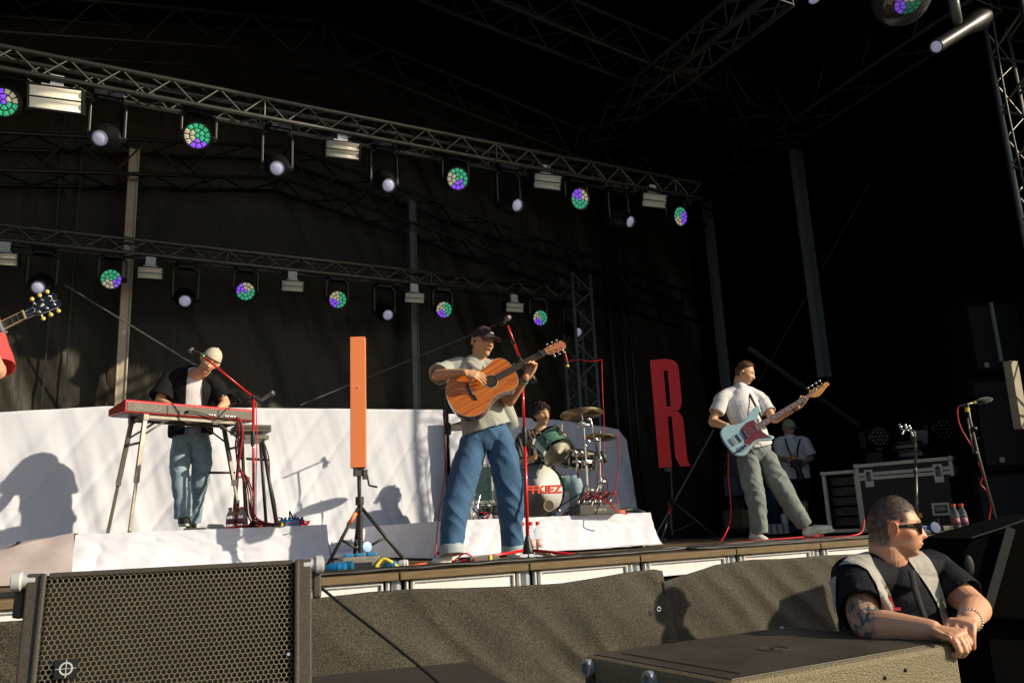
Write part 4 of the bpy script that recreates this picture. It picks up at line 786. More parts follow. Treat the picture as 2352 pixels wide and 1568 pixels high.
for i in range(3):
    run('stage_cable', [-1.6, -.5, .2, .9, 1.3], [4.98+.03*i, 5.0+.05*i, 5.03+.03*i, 5.0+.03*i, 5.0], None, .01, M_RUB, 'black cable at the stage edge behind the large loudspeaker', 70+i*3.1, .06, 'cables behind the loudspeaker')
def rcable(pts, label, r=.006, m_=M_REDC, sub=6): return tag(MB().tube(pts, r, 8, sub=sub).obj('red_cable' if m_ is M_REDC else 'cable', m_, None, smooth=True), label, 'cable')
D_ = lambda x, F, y=1290, dz=.008: (lambda p: V((p.x, p.y, ZD+dz)))(pF(x, y, F))
rcable([pF(1018, 950, 6.45), pF(1023, 1020, 6.5), pF(1021, 1090, 6.5), pF(1007, 1190, 6.5), pF(1002, 1250, 6.5), D_(1004, 6.4), D_(1020, 6.1)], 'thin red cable falling from the acoustic guitar to the deck', .005)
rcable([D_(1040, 6.0), D_(1050, 6.0, dz=.04), D_(1070, 6.0, dz=.07), D_(1085, 6.0, dz=.04), D_(1090, 5.9), D_(1060, 5.8), D_(1030, 5.8)], 'red cable loop at the left foot of the red stand', .006)
rcable([pF(1674, 1040, 8.6), pF(1673, 1090, 8.6), pF(1679, 1160, 8.6), pF(1676, 1200, 8.55), pF(1664, 1230, 8.4), D_(1662, 8.0), D_(1700, 7.8), D_(1800, 8.3), D_(1900, 8.8)], 'thin red cable hanging from the pale blue bass', .007)
rcable([D_(1730, 7.4), D_(1780, 7.3), D_(1850, 7.6), D_(1930, 7.9), D_(1965, 8.2), pF(1980, 1220, 8.3), pF(1985, 1190, 8.4)], 'red cable rising beside the security guard\'s head', .008)
rcable([D_(1690, 7.6), D_(1760, 7.4), D_(1860, 7.7), D_(1940, 8.0)], 'flat red cable before the bassist\'s shoes', .006)
for i, pts in enumerate([[(1288, 803, 6.5), (1298, 812, 6.5), (1302, 830, 6.5)], [(1302, 830, 6.5), (1304, 845, 6.5)]]):
    rcable([pF(*p) for p in pts], ['short red cable end dangling from the acoustic headstock', 'dark plug end dangling from the acoustic headstock'][i], .006 if i == 0 else .011, M_REDC if i == 0 else M_BLK)
tag(MB().tube([pF(1303, 838, 6.49), pF(1303, 842, 6.49)], .014, 10).obj('tape_ring', M_YEL, None), 'tiny yellow tape ring on the dangling plug', 'tape')
# keyboardist's cables
rr = random.Random(5)
for i in range(4):
    rcable([pF(543, 958, 6.6), pF(546+4*i, 985, 6.6), pF(541+2*i, 1030+20*i, 6.65), pF(555+3*i, 1090, 6.6), pF(565+5*i, 1130, 6.6), pF(572+6*i, 1190, 6.6), (lambda p: V((p.x, p.y, RZK+.01)))(pF(600+20*i, 1210, 6.7))], ['black cable', 'red cable', 'dark cable', 'thin red cable'][i]+' wound down the keyboard stand\'s right leg', .006, [M_RUB, M_REDC][i % 2], 5)
for i in range(2):
    rcable([pF(604, 1010, 7.3), pF(612+5*i, 1050, 7.3), pF(620, 1100, 7.3), pF(627+4*i, 1150, 7.3), pF(638, 1205, 7.2)], ['red cable spiralling down the module stand\'s right leg', 'black cable running down the module stand\'s right leg'][i], .006, [M_REDC, M_RUB][i], 5)
rcable([pF(588, 925, 6.75), pF(590, 1000, 6.75), pF(588, 1100, 6.75), pF(588, 1200, 6.75)], 'thin red cable hanging straight beside the red stand shaft', .004)
for i in range(14):
    x = 560+rr.uniform(0, 110); a = (lambda p: V((p.x, p.y, RZK+.01)))(pF(x, 1212, 6.6+rr.uniform(0, .3))); pts = [a]
    for k in range(4): a = a+V((rr.uniform(-.07, .12), rr.uniform(-.06, .06), 0)); a.z = RZK+.01+max(0, rr.uniform(-.03, .12 if x > 640 else .04)); pts.append(a)
    pts[-1].z = RZK+.008; tag(MB().tube(pts, .004 if i % 3 else .006, 6, sub=6).obj('floor_cable', [M_REDC, M_RUB, M_REDC, M_DGM][i % 4], None, smooth=True), ['red', 'black', 'red', 'grey'][i % 4]+' cable in the tangle on the keyboard riser\'s right end', 'cable', 'cable tangle on the keyboard riser')
for i, (x, F, m_) in enumerate([(655, 6.65, M_BLUE), (672, 6.7, M_BLUE), (684, 6.75, M_BLK)]):
    c = pF(x, 1210, F); c.z = RZK+.03; q = MB(); q.box(c, (.09, .07, .05)); 
    for k in range(3): q.cyl(c+V((-.03+.03*k, 0, .02)), c+V((-.03+.03*k, -.01, .045)), .009, n=10)
    tag(q.obj('effect_pedal', m_, None, bevel=.005), ['blue junction box left in the cable tangle', 'blue junction box right in the cable tangle', 'black power block at the riser\'s right end'][i], 'pedal')
c = pF(640, 1214, 6.6); c.z = RZK+.02; tag(MB().box(c, (.10, .05, .03)).obj('adapter', M_RUB, None, bevel=.004), 'flat dark adapter with the red cables', 'adapter')
tag(MB().box(c+V((.02, -.004, .003)), (.016, .055, .032)).obj('tape_ring', M_YEL, None), 'yellow tape around the flat dark adapter', 'tape')
c = pF(1110, 1288, 6.05); c.z = ZD+.025; tag(MB().box(c, (.24, .06, .04), Matrix.Rotation(.05, 3, 'Z')).obj('adapter', M_KGRY, None, bevel=.005), 'brown grey multi-socket strip beneath the red stand\'s leg', 'adapter')
tag(MB().box(c+V((.045, -.004, .003)), (.02, .064, .044)).obj('tape_ring', M_YEL, None), 'yellow tape around the multi-socket strip', 'tape')
q = MB().sheet(lambda u, v: pF(1255, 1280, 6.5)*0+(lambda c: V((c.x-.02+.14*u, c.y-.03+.1*v, ZD+.012+.07*(1-u)*(.6+.4*sin(6*v))+.012*nz((u*9, v*9, 3)))))(pF(1240, 1282, 6.4)), 10, 10); tag(q.obj('paper', M_WHT, None, smooth=True, solid=.002), 'crumpled white setlist paper behind the red stand', 'paper')

# ================================================================ RIGHT SIDE: flight cases, spare lamps, stacks
M_CASE = mat('black phenolic board', (.022, .016, .013), .55, var=.2, vscale=20)
M_EDGE = mat('worn aluminium case edging', (.70, .62, .52), .45, .1, var=.15, vscale=10)
M_LATCH = mat('zinc latch plate', (.60, .63, .57), .4, .2, var=.2, vscale=60)
def flight_case(c, sz, label, lid=.12, latches=True, rz=0., open_front=False):
    x, y, z = sz; R_ = Matrix.Rotation(rz, 3, 'Z'); c = V(c); th = thing('flight_case', label, 'flight case', c, None)
    P = lambda a, b, h: c+R_ @ V((a, b, h))
    if open_front:
        for bx, d in (((0, y/2-.01, z/2), (x, .02, z)), ((-x/2+.01, 0, z/2), (.02, y, z)), ((x/2-.01, 0, z/2), (.02, y, z)), ((0, 0, z-.01), (x, y, .02)), ((0, 0, .02), (x, y, .02))): MB().box(P(*bx), d, R_).obj('panel', M_CASE, th)
    else: MB().box(P(0, 0, z/2), (x-.01, y-.01, z-.01), R_).obj('shell', M_CASE, th)
    e = .038; t = .012; q = MB()
    for sx in (-1, 1):
        for sy in (-1, 1): q.box(P(sx*(x/2-e/2+t/2), sy*(y/2-e/2+t/2), z/2), (e, e, z-.02), R_)
    for zz in ([.018, z-.018]+([] if open_front else [z-lid, z-lid-.05])):
        for sy in (-1, 1): q.box(P(0, sy*(y/2-e/2+t/2+.002), zz), (x-.04, e, e if zz in (.018, z-.018) else .038), R_)
        for sx in (-1, 1): q.box(P(sx*(x/2-e/2+t/2+.002), 0, zz), (e, y-.04, e if zz in (.018, z-.018) else .038), R_)
    q.obj('edging', M_EDGE, th, bevel=.003)
    for sx in (-1, 1):
        for sy in (-1, 1):
            for zz in (.02, z-.02): MB().ball(P(sx*(x/2-.005), sy*(y/2-.005), zz), .034, 10).obj('corner_ball', M_LATCH, th, smooth=True)
    if latches:
        for sx in (-.36, .36):
            q = MB(); q.box(P(sx*x, -y/2-.012, z-lid-.05), (.10, .012, .2), R_); q.obj('latch', M_LATCH, th, bevel=.01); 
            q = MB(); q.box(P(sx*x, -y/2-.019, z-lid-.035), (.055, .008, .1), R_); q.ball(P(sx*x, -y/2-.026, z-lid+.015), .018, 8); q.obj('butterfly', mat('dark latch recess', (.09, .10, .09), .35, .7), th)
        q = MB(); q.box(P(.33*x, -y/2-.008, z*.28), (.19, .012, .14), R_); q.obj('handle_plate', M_LATCH, th, bevel=.012)
        q = MB(); q.box(P(.33*x, -y/2-.016, z*.28), (.13, .008, .085), R_); q.obj('handle_recess', M_BLK, th); q = MB(); q.box(P(.33*x, -y/2-.024, z*.285), (.11, .014, .05), R_); q.obj('handle', mat('aged grip', (.35, .36, .3), .5), th, bevel=.006)
    return th
ca, cb = pF(1985, 1065, 10.0), pF(2200, 1050, 10.6); mid = (ca+cb)/2; 
cA = pF(1985, 1225, 9.9); cB = pF(2210, 1210, 9.15); cc = (cA+cB)/2; rzc = atan2(cB.y-cA.y, cB.x-cA.x); wl = ((cB-cA).to_2d()).length; hh = pF(1985, 1066, 9.9).z-ZD
dn = V((-sin(rzc), cos(rzc), 0)); CASE_TOP = ZD+hh
flight_case(V((cc.x, cc.y, ZD))+dn*.35, (wl, .7, hh), 'large black flight case with aluminium edging and butterfly latches', rz=rzc)
cA2 = pF(1905, 1215, 10.4); cB2 = pF(1972, 1212, 10.3); c2 = (cA2+cB2)/2
c2 = V((cc.x-cos(rzc)*(wl/2+.23), cc.y-sin(rzc)*(wl/2+.23), ZD))+dn*.3
flight_case(c2, (.42, .5, hh*.93), 'open rack case left of the large flight case', rz=rzc, latches=False, open_front=True)
re_ = thing('rack_equipment', 'dim rack units with tiny marks inside the open rack case', 'rack equipment', c2+V((0, 0, .05))); RZ_ = Matrix.Rotation(rzc, 3, 'Z')
for i in range(5):
    hz_ = hh*.93*(.10+.165*i); MB().box(c2+V((0, 0, hz_+.05)), (.34, .30, hh*.13), RZ_).obj('rack_unit', M_BLK, re_, bevel=.004)
    for k in range(4): MB().box(c2+V((0, 0, hz_+.05))+RZ_ @ V((rr.uniform(-.14, .14), -.152, rr.uniform(-.03, .03))), (rr.uniform(.008, .03), .004, .006), RZ_).obj('indicator', mat('faint rack fittings', (.10, .12, .07), .5), re_)
# stacked trays/laptop on the case
p = pF(2105, 1048, 10.2); b0_ = V((p.x, p.y+.2, CASE_TOP+.01)); M_TRAY = mat('grey folded stand metal', (.22, .20, .18), .5, .3)
for i, (dx, dz, l, h) in enumerate([(0, .03, .50, .03), (-.02, .10, .60, .05), (0, .2, .5, .04)]):
    tag(MB().box(b0_+V((dx, 0, dz)), (l, .25, h), Matrix.Rotation(rzc, 3, 'Z')).obj('folded_stand', M_TRAY if i != 1 else M_TRAY, None, bevel=.005), ['lowest', 'middle', 'topmost'][i]+' grey bar in the stack on the large flight case', 'bar', 'bars stacked on the flight case')
    tag(MB().box(b0_+V((dx, 0, dz+.045)), (l*.95, .24, .035), Matrix.Rotation(rzc, 3, 'Z')).obj('folded_bar', M_BLK, None), 'black spacer above the '+['lowest', 'middle', 'topmost'][i]+' grey bar on the flight case', 'bar')
tag(MB().box(pF(2112, 1003, 10.3), (.20, .02, .17), Matrix.Rotation(rzc, 3, 'Z') @ Matrix.Rotation(.1, 3, 'Y')).obj('paper_sheet', mat('grey card', (.22, .19, .19), .7), None), 'grey card standing on the stack upon the flight case', 'card')
def ledlamp(c, r, label, d):
    R_ = aim(d); f = R_.col[1]; th = thing('moving_head_light', label, 'moving light', V((c.x, c.y, CASE_TOP)))
    MB().lathe([(r*.6, -.22), (r*1.05, -.18), (r*1.12, 0), (r*1.0, .02), (r*.98, 0)], c, f, 28).obj('head', M_HOUS, th, smooth=True, sharp=True)
    MB().lathe([(r*.98, .0), (0, .002)], c, f, 28).obj('face', M_BLK, th)
    q = MB()
    for rad, n_ in ((0, 1), (.36, 6), (.72, 12)):
        for i in range(n_): a = 2*pi*i/n_; q.ball(c+(R_.col[0]*cos(a)+R_.col[2]*sin(a))*r*rad+f*.004, r*.13, 8)
    q.obj('lens', mat('unlit led lens', (.10, .11, .11), .12, coat=1), th, smooth=True)
    q = MB()
    for s in (-1, 1): q.box(c+R_.col[0]*s*r*1.35-f*.08+V((0, 0, -r*.3)), (.03, .08, r*1.6)); q.box(c+R_.col[0]*s*r*1.05-f*.08+V((0, 0, -r*1.4)), (r*.8, .08, .03), Matrix.Rotation(-s*.7, 3, 'Y'))
    q.box((c.x, c.y, (CASE_TOP+c.z-r*1.5)/2), (.3, .24, max(.06, c.z-r*1.5-CASE_TOP))); q.obj('yoke', M_HOUS, th, bevel=.006)
ledlamp(pF(2020, 1002, 10.2), .13, 'unlit round LED moving light standing on the flight case\'s left end', (-.45, -1, -.05)); ledlamp(pF(2168, 985, 10.6), .145, 'unlit round LED moving light standing on the flight case\'s right end', (-.45, -1, -.05))
# black side-fill stack at the right edge
M_SPKB = mat('black textured speaker paint', (.0015, .0015, .0018), .8, spec=.12, bump=.4, bscale=120)
for i, (px, y0, y1, F, lab) in enumerate([((2250, 2470), 1215, 1085, 8.6, 'lowest black cabinet of the stack at the right edge'), ((2256, 2480), 1085, 862, 8.6, 'middle black cabinet of the stack at the right edge'), ((2240, 2370), 860, 692, 8.7, 'top black cabinet of the stack at the right edge')]):
    a, b_, t = pF(px[0], y0, F), pF(px[1], y0-4, F), pF(px[0], y1, F); z0 = ZD if i == 0 else a.z; th = thing('loudspeaker', lab, 'loudspeaker', (a+b_)/2, 'loudspeaker stack at the right edge')
    ux = RIGHT; dpt = .45; o0 = V((a.x, a.y, z0)); w2 = (b_-a).length
    q = MB(); q.box(o0+ux*w2/2+AWAY*dpt/2+V((0, 0, (t.z-z0)/2)), (w2, dpt, t.z-z0-.01), frame(RIGHT, AWAY, Z_)); q.obj('cabinet', M_SPKB, th, bevel=.012)
    MB().box(o0+ux*w2/2-AWAY*.004+V((0, 0, (t.z-z0)/2)), (w2*.88, .01, (t.z-z0)*.86), frame(RIGHT, AWAY, Z_)).obj('grille', mat('black speaker grille', (.0015, .0015, .002), .7, bump=.8, bscale=400), th)
    MB().box(o0+ux*w2*.22-AWAY*.012+V((0, 0, (t.z-z0)*.12)), (.05, .006, .05), frame(RIGHT, AWAY, Z_)).obj('badge', M_TRAY, th)
a, b_ = pF(2345, 985, 8.2), pF(2322, 830, 8.2); tag(MB().box((a+b_)/2, (.12, .08, (b_-a).length), aim(Y_, (b_-a).normalized())).obj('wooden_strut', mat('sunlit raw plywood', (.35, .30, .20), .7, var=.2), None), 'sunlit buff strut leaning at the right edge of the frame', 'strut')
a, b_ = pF(2300, 830, 8.45), pF(2276, 695, 8.45); tag(MB().cyl(a, b_, .02).obj('ladder_rail', M_POST, None), 'thin grey rail before the top black cabinet', 'rail')
# box clutter near bottles (right)
for i, (x, y, F, d, m_, lab) in enumerate([(2125, 1216, 8.3, (.22, .1, .07), mat('blue plastic darkened for shade', (.005, .04, .16), .5), 'blue power distributor right of the guard\'s nose'), (2165, 1218, 8.2, (.2, .12, .06), M_KGRY, 'grey power distributor by the flight case foot'), (2128, 1225, 8.0, (.12, .1, .03), M_WHT, 'white cloth scrap before the guard\'s nose'), (2150, 1200, 8.4, (.12, .06, .08), M_BLK, 'black plug block on the blue distributor'), (2185, 1224, 8.0, (.03, .05, .035), M_YEL, 'left yellow tag by the right stage corner'), (2208, 1224, 8.0, (.03, .05, .035), M_YEL, 'right yellow tag by the right stage corner'), (2110, 1183, 8.8, (.06, .05, .05), mat('amber plastic', (.6, .3, .02), .4), 'amber lamp top above the guard\'s forehead')]):  # first blue is a darker copy of the plug plastic, shade painted in
    c = pF(x, y, F); 
    if i != 3 and i != 6: c.z = ZD+d[2]/2
    tag(MB().box(c, d, Matrix.Rotation(.2*i, 3, 'Z')).obj(['power_box', 'power_box', 'cloth_scrap', 'plug_block', 'tape_tag', 'tape_tag', 'beacon_lamp'][i], m_, None, bevel=.008), lab, ['power box', 'power box', 'cloth', 'plug', 'tape', 'tape', 'lamp'][i])
p = pF(2146, 1224, 7.9); p.z = ZD+.05; q = MB(); q.lathe([(.05, 0), (.055, .01), (.05, .03), (0, .032)], p, (-.3, -1, .2), 20); tag(q.obj('round_plug', MATS['blue plastic darkened for shade'], None, smooth=True, sharp=True), 'round blue plug lid on the deck beside the guard', 'plug')
# far backstage bits between the bassist's legs
M_BIN = mat('dull blue crate', (.03, .06, .12), .6); M_GRN2 = mat('backstage leaf green', (.10, .16, .03), .8, var=.6, vscale=20)
for i, (x, y, F, d, m_, lab) in enumerate([(1700, 1115, 12.2, (.35, .3, .3), mat('pale blue slatted crate', (.10, .16, .2), .6, wave=(14, 0, 'X', .4), col2=(.02, .02, .03)), 'pale blue slatted crate behind the bassist\'s vertical leg'), (1712, 1190, 11.8, (.45, .4, .25), mat('tan wooden crate', (.16, .12, .07), .7), 'tan crate behind the bassist\'s vertical leg'), (1775, 1165, 12.0, (.22, .3, .5), M_BIN, 'blue bag hanging between the bassist\'s legs'), (1800, 1215, 11.5, (.9, .4, .1), M_BIN, 'dark blue cart base behind the bassist')]):
    c = pF(x, y, F); tag(MB().box(c, d).obj(['slatted_crate', 'wooden_crate', 'hanging_bag', 'cart'][i], m_, None, bevel=.01), lab, ['crate', 'crate', 'bag', 'cart'][i])
# stool/white dotted row
for i in range(4):
    p = pF(1765+i*14, 1228, 10.5); p.z = ZD+.06; tag(MB().cyl(p-V((0, 0, .05)), p+V((0, 0, .07)), .035, n=12).obj('paper_cup', mat('dim white cup', (.3, .3, .3), .6), None, smooth=True, sharp=True), 'white cup in the row on the deck behind the bassist', 'cup', 'row of white cups behind the bassist')
# ================================================================ FOREGROUND LOUDSPEAKERS
M_SPK = mat('textured brown black speaker paint', (.060, .050, .036), .55, var=.3, vscale=120, bump=.22, bscale=330)
M_GRL = mat('powder coated hex grille', (.15, .125, .078), .5, var=.15, vscale=6, bump=.1, bscale=300)
M_FOAM = mat('speaker foam', (.010, .0095, .009), .95)
TL, TR = pF(64, 1322, 1.93), pF(716, 1284, 2.12)
ux = (TR-TL).to_2d().normalized(); ux = V((ux.x, ux.y, 0)); zt = (TL.z+TR.z)/2; nrm = ux.cross(Z_)   # towards the camera
nrm = -nrm if nrm.dot(AWAY) > 0 else nrm
tilt = radians(7); dn_ = (-Z_*cos(tilt)+nrm*sin(tilt)); fn_ = (nrm*cos(tilt)+Z_*sin(tilt)); Wb = (TR-TL).to_2d().length; Hb = .46
O = V((TL.x, TL.y, zt))
th = thing('loudspeaker', 'large loudspeaker with hexagonal grille filling the lower left', 'loudspeaker', O+ux*Wb/2+dn_*Hb)
PW = lambda a, b, d: O+ux*a+dn_*b-fn_*d
q = MB()   # cabinet tapered to the rear
fr = [PW(0, Hb, .012), PW(Wb, Hb, .012), PW(Wb, 0, .012), PW(0, 0, .012)]; bk = [PW(.07, Hb, .42), PW(Wb-.07, Hb, .42), PW(Wb-.07, .09, .42), PW(.07, .09, .42)]
q.hexa(fr, bk); q.obj('cabinet', M_SPK, th, bevel=.006)
R_ = frame(ux, -fn_, -dn_)
for s, nm in ((0, 0), (1, 1)):
    q = MB(); a0 = .0 if s == 0 else Wb-.045
    q.box(PW(a0+(.019 if s == 0 else .026), Hb/2, .0), (.036, .03, Hb+.004), R_); q.box(PW(a0+(.036 if s == 0 else .009), Hb/2, -.016), (.012, .012, Hb), R_); q.obj('side_rail', M_SPK, th, bevel=.004)
q = MB(); q.box(PW(Wb/2, .004, .004), (Wb-.09, .03, .012), R_); q.obj('top_lip', M_SPK, th, bevel=.003)
MB().box(PW(Wb/2, Hb/2, .008), (Wb-.08, .004, Hb-.02), R_).obj('foam', M_FOAM, th)
# perforated sheet, every hole cut
g = MB(); pit = .0117; x0, x1, y0, y1 = .040, Wb-.040, .010, Hb-.01; ro, ri = pit/sqrt(3), pit/sqrt(3)*.80; row = 0; yy = y0+ro
while yy < y1:
    xx = x0+pit/2+(pit/2 if row % 2 else 0)
    while xx < x1-pit/2:
        o1 = [PW(xx+ro*sin(pi/3*k), yy+ro*cos(pi/3*k), -.010) for k in range(6)]; i1 = [PW(xx+ri*sin(pi/3*k), yy+ri*cos(pi/3*k), -.0105) for k in range(6)]; i2 = [PW(xx+ri*sin(pi/3*k), yy+ri*cos(pi/3*k), -.0085) for k in range(6)]
        g.add(o1+i1+i2, [(k, (k+1) % 6, 6+(k+1) % 6, 6+k) for k in range(6)]+[(6+k, 6+(k+1) % 6, 12+(k+1) % 6, 12+k) for k in range(6)])
        xx += pit
    yy += pit*sqrt(3)/2; row += 1
gr = g.obj('hex_grille', M_GRL, th)
c = PW(.098, .205, -.014); MB().box(c, (.046, .003, .040), R_).obj('badge', M_BLK, th)
q = MB(); c2 = c+fn_*.0025
q.lathe([(.0105, 0), (.0105, .001), (.0138, .001), (.0138, 0)], c2, fn_, 32, True); q.box(c2+fn_*.0008, (.042, .0012, .0012), R_); q.box(c2+fn_*.0008, (.0016, .0012, .038), R_); q.obj('crosshair_emblem', mat('pale emblem', (.55, .58, .55), .5), th)
for a, s in ((-.008, -1), (Wb+.006, 1)):
    q = MB(); q.lathe([(.012, -.03), (.016, -.026), (.016, .0), (.022, .004), (.022, .02), (.012, .024)], PW(a, .012, -.0), -dn_*0+ux*s, 16); q.obj('rigging_pin', mat('bright zinc pin', (.62, .62, .60), .35, .2), th, smooth=True, sharp=True)
    MB().box(PW(a+s*.008, .045, .03), (.02, .04, .09), R_).obj('rigging_plate', M_SPK, th, bevel=.004)
MB().cyl(PW(Wb-.055, .215, -.012), PW(Wb-.055, .215, -.017), .004, n=10).obj('screw', M_CHR, th)
# what carries it: a steel frame down to the ground
bz = O+ux*Wb/2+dn_*Hb-fn_*.2; 
th = thing('speaker_table', 'black cabinet carrying the large loudspeaker below the frame', 'cabinet', (bz.x, bz.y, 0)); MB().box((bz.x, bz.y, (bz.z)/2), (.6, .42, bz.z-.005), frame(ux, -nrm, Z_)).obj('cabinet', M_SPKB, th, bevel=.01); 
MB().box(V((bz.x, bz.y, bz.z/2))+nrm*.213, (.52, .006, bz.z*.85), frame(ux, -nrm, Z_)).obj('grille', M_FOAM, th)
# rope from it to the ground
tag(MB().tube([pF(722, 1336, 2.5), pF(800, 1400, 2.4), pF(880, 1462, 2.3), pF(1000, 1560, 2.2), pF(1080, 1640, 2.1)], .0042, sub=3).obj('tie_cable', M_RUB, None, smooth=True), 'thin black cable stretched from the large loudspeaker across the scrim', 'cable')
# small case top at the bottom centre
zc_ = pF(930, 1545, 2.6).z; a, b_, c_, d_ = pZ(780, 1568, zc_), pZ(1040, 1575, zc_), pZ(960, 1538, zc_), pZ(700, 1560, zc_)
cc = (pZ(800, 1600, zc_)+pZ(960, 1540, zc_))/2; th = thing('low_cabinet', 'dusty dark cabinet top just showing at the bottom edge', 'cabinet', (cc.x, cc.y, 0))
MB().box(V((cc.x, cc.y, zc_/2)), (.62, .5, zc_), Matrix.Rotation(-.2, 3, 'Z')).obj('body', mat('dusty brown board', (.035, .029, .02), .7, var=.3, vscale=12), th, bevel=.012)
# ---- subwoofer the guard leans on
zs = CZ-.42
C0, C1, C2 = pZ(1338, 1503, zs), pZ(1812, 1437, zs), pZ(2205, 1474, zs)
e1 = (C1-C0); e2 = (C2-C1); e2 = e2-e1*(e2.dot(e1)/e1.dot(e1)); L1, L2 = e1.length, e2.length; e1.normalize(); e2.normalize(); C3 = C0+e2*L2
hs = .62; R_ = frame(e1, -e2 if e1.cross(e2).z < 0 else e2, Z_)
th = thing('subwoofer', 'big dark loudspeaker box the security guard leans on', 'loudspeaker', C0+e1*L1/2+e2*L2/2-V((0, 0, hs)))
M_TOP = mat('scratched dark box top', (.060, .050, .036), .42, var=.35, vscale=5, bump=.15, bscale=180, rvar=.15, col2=None)
M_SIDE = mat('coarse speckled box paint', (.075, .058, .030), .5, bump=.8, bscale=170, var=.42, vscale=420, detail=2, col2=(.36, .29, .16))
cen = C0+e1*L1/2+e2*L2/2
q = MB(); q.box(cen-V((0, 0, hs/2)), (L1, L2, hs), R_); o = q.obj('cabinet', M_SIDE, th, bevel=.018)
MB().box(cen+V((0, 0, .001)), (L1-.05, L2-.05, .004), R_).obj('top_panel', M_TOP, th, bevel=.001)
P = lambda a, b, z=0: C0+e1*a+e2*b+V((0, 0, z))
q = MB(); q.box(P(L1*.10, L2*.52, .0035), (.007, L2*.78, .002), R_); q.obj('groove', M_BLK, th)
q = MB(); q.box(P(L1*.93, L2*.48, .0035), (.007, L2*.72, .002), R_); q.obj('groove', M_BLK, th)
q = MB(); q.lathe([(.045, .0), (.05, .0015), (.045, .002)], P(L1*.5, L2*.55, .003), Z_, 30, True); q.lathe([(0, .001), (.012, .0012), (.012, .0018)], P(L1*.5, L2*.55, .003), Z_, 14); q.obj('pole_mount', M_SPK, th, smooth=True)
for b in (.06, .52):
    q = MB(); p = P(-.004, L2*b, -.035); q.lathe([(.026, -.01), (.028, 0), (.028, .016), (.017, .018), (.017, .004), (0, .003)], p, -e1, 24); q.obj('bolt', M_STEEL, th, smooth=True, sharp=True)
    MB().box(P(-.0015, L2*b, -.30), (.006, .05, .50), R_).obj('bolt_channel', M_BLK, th)
q = MB(); q.lathe([(.0, 0), (.16, .0), (.16, .004)], P(-.001, L2*.29, -.19), -e1, 40); 
MB().box(P(-.002, L2*.29, -.32), (.008, L2*.36, .5), R_).obj('front_grille', M_GRL, th)
q = MB()
for a, z in ((.62, -.06), (.72, -.05), (.66, -.16), (.8, -.3), (.5, -.25)): q.ball(P(L1*a, L2+.001, z), .006, 8)
q.obj('screw', M_BLK, th)
M_SCUFF = mat('pale scuff', (.16, .14, .11), .8); q = MB(); rs = random.Random(9)
for i in range(26):
    p = P(L1*rs.uniform(.15, .9), L2*rs.uniform(.08, .92), .0045); a = rs.uniform(0, pi); l = rs.uniform(.01, .06); d = V((cos(a), sin(a), 0)); n_ = d.cross(Z_)*.0006
    q.add([p-n_, p+n_, p+d*l+n_*.3+V((0, 0, 0)), p+d*l-n_*.3], [(0, 1, 2, 3)])
q.obj('scratches', M_SCUFF, th)
c = P(L1*.9, L2*.08, .008); tag(MB().ball(c, .007, 8, (1.4, 1, .6)).obj('chewing_gum', M_WHT, None, smooth=True), 'small white speck on the rear edge of the dark box', 'litter')
th = thing('low_cabinet', 'black cabinet beneath the guard\'s loudspeaker box, below the frame', 'cabinet', (cen.x, cen.y, 0)); zz = zs-hs-.005; MB().box((cen.x, cen.y, zz/2), (L1*.96, L2*.96, zz), R_).obj('body', M_SPKB, th, bevel=.01)
# ---- dark wedge cabinet right of the guard
Fw = 4.3; th = thing('loudspeaker', 'large black angled stage monitor cabinet at the lower right edge', 'loudspeaker', pF(2330, 1400, Fw))
pts = [(2228, 1236), (2352, 1200), (2460, 1175), (2460, 1430), (2270, 1420), (2212, 1330), (2205, 1275)]
P3 = [pF(x, y, Fw) for x, y in pts]; o0 = P3[0]; pl = [((p-o0).dot(RIGHT), (p-o0).z) for p in P3]
M_PIT = mat('matt black darkened for shade', (.0016, .0016, .0018), .9, spec=.05); MB().prism(pl, o0, RIGHT, Z_, AWAY, .5).obj('cabinet', M_PIT, th, bevel=.012)  # cabinet made nearly black, missing shade is put into its colour
c = pF(2226, 1298, Fw-.01); MB().ball(c, .05, 20, (.5, .2, 1), frame(RIGHT, AWAY, Z_)).obj('handle', mat('dull handle plastic', (.006, .006, .007), .6), th, smooth=True)
a, b_ = pF(2322, 1212, Fw-.02), pF(2268, 1400, Fw-.02); MB().box((a+b_)/2, (.045, .008, (b_-a).length), aim(AWAY, (a-b_).normalized())).obj('strap', mat('dull grey webbing', (.014, .016, .016), .8), th)
q = MB(); q.tube([pF(2232, 1234, Fw-.02), pF(2290, 1216, Fw-.02), pF(2352, 1194, Fw-.02)], .004); q.obj('edge_trim', mat('dull edge trim', (.02, .022, .025), .7), th)
b0_ = o0+RIGHT*.3+AWAY*.25; zb2 = pF(2300, 1430, Fw).z; th = thing('low_cabinet', 'black case carrying the angled monitor at the right edge', 'cabinet', (b0_.x, b0_.y, 0)); MB().box((b0_.x+.12, b0_.y, zb2/2), (.75, .5, zb2-.01), frame(RIGHT, AWAY, Z_)).obj('body', M_PIT, th, bevel=.01)
# off-frame loudspeaker whose shade falls on the scrim by the guard
p = pY(1850, 1400, 4.75)+V((1.75, -1.75, 0)); zt_ = pY(1840, 1380, 4.75).z+1.75*1.414*math.tan(SUN_EL)
th = thing('loudspeaker', 'black loudspeaker tower standing beyond the right edge of the frame', 'loudspeaker', (p.x, p.y, 0)); MB().box((p.x, p.y, zt_/2), (.34, .34, zt_), Matrix.Rotation(.3, 3, 'Z')).obj('cabinet', M_SPKB, th, bevel=.01)
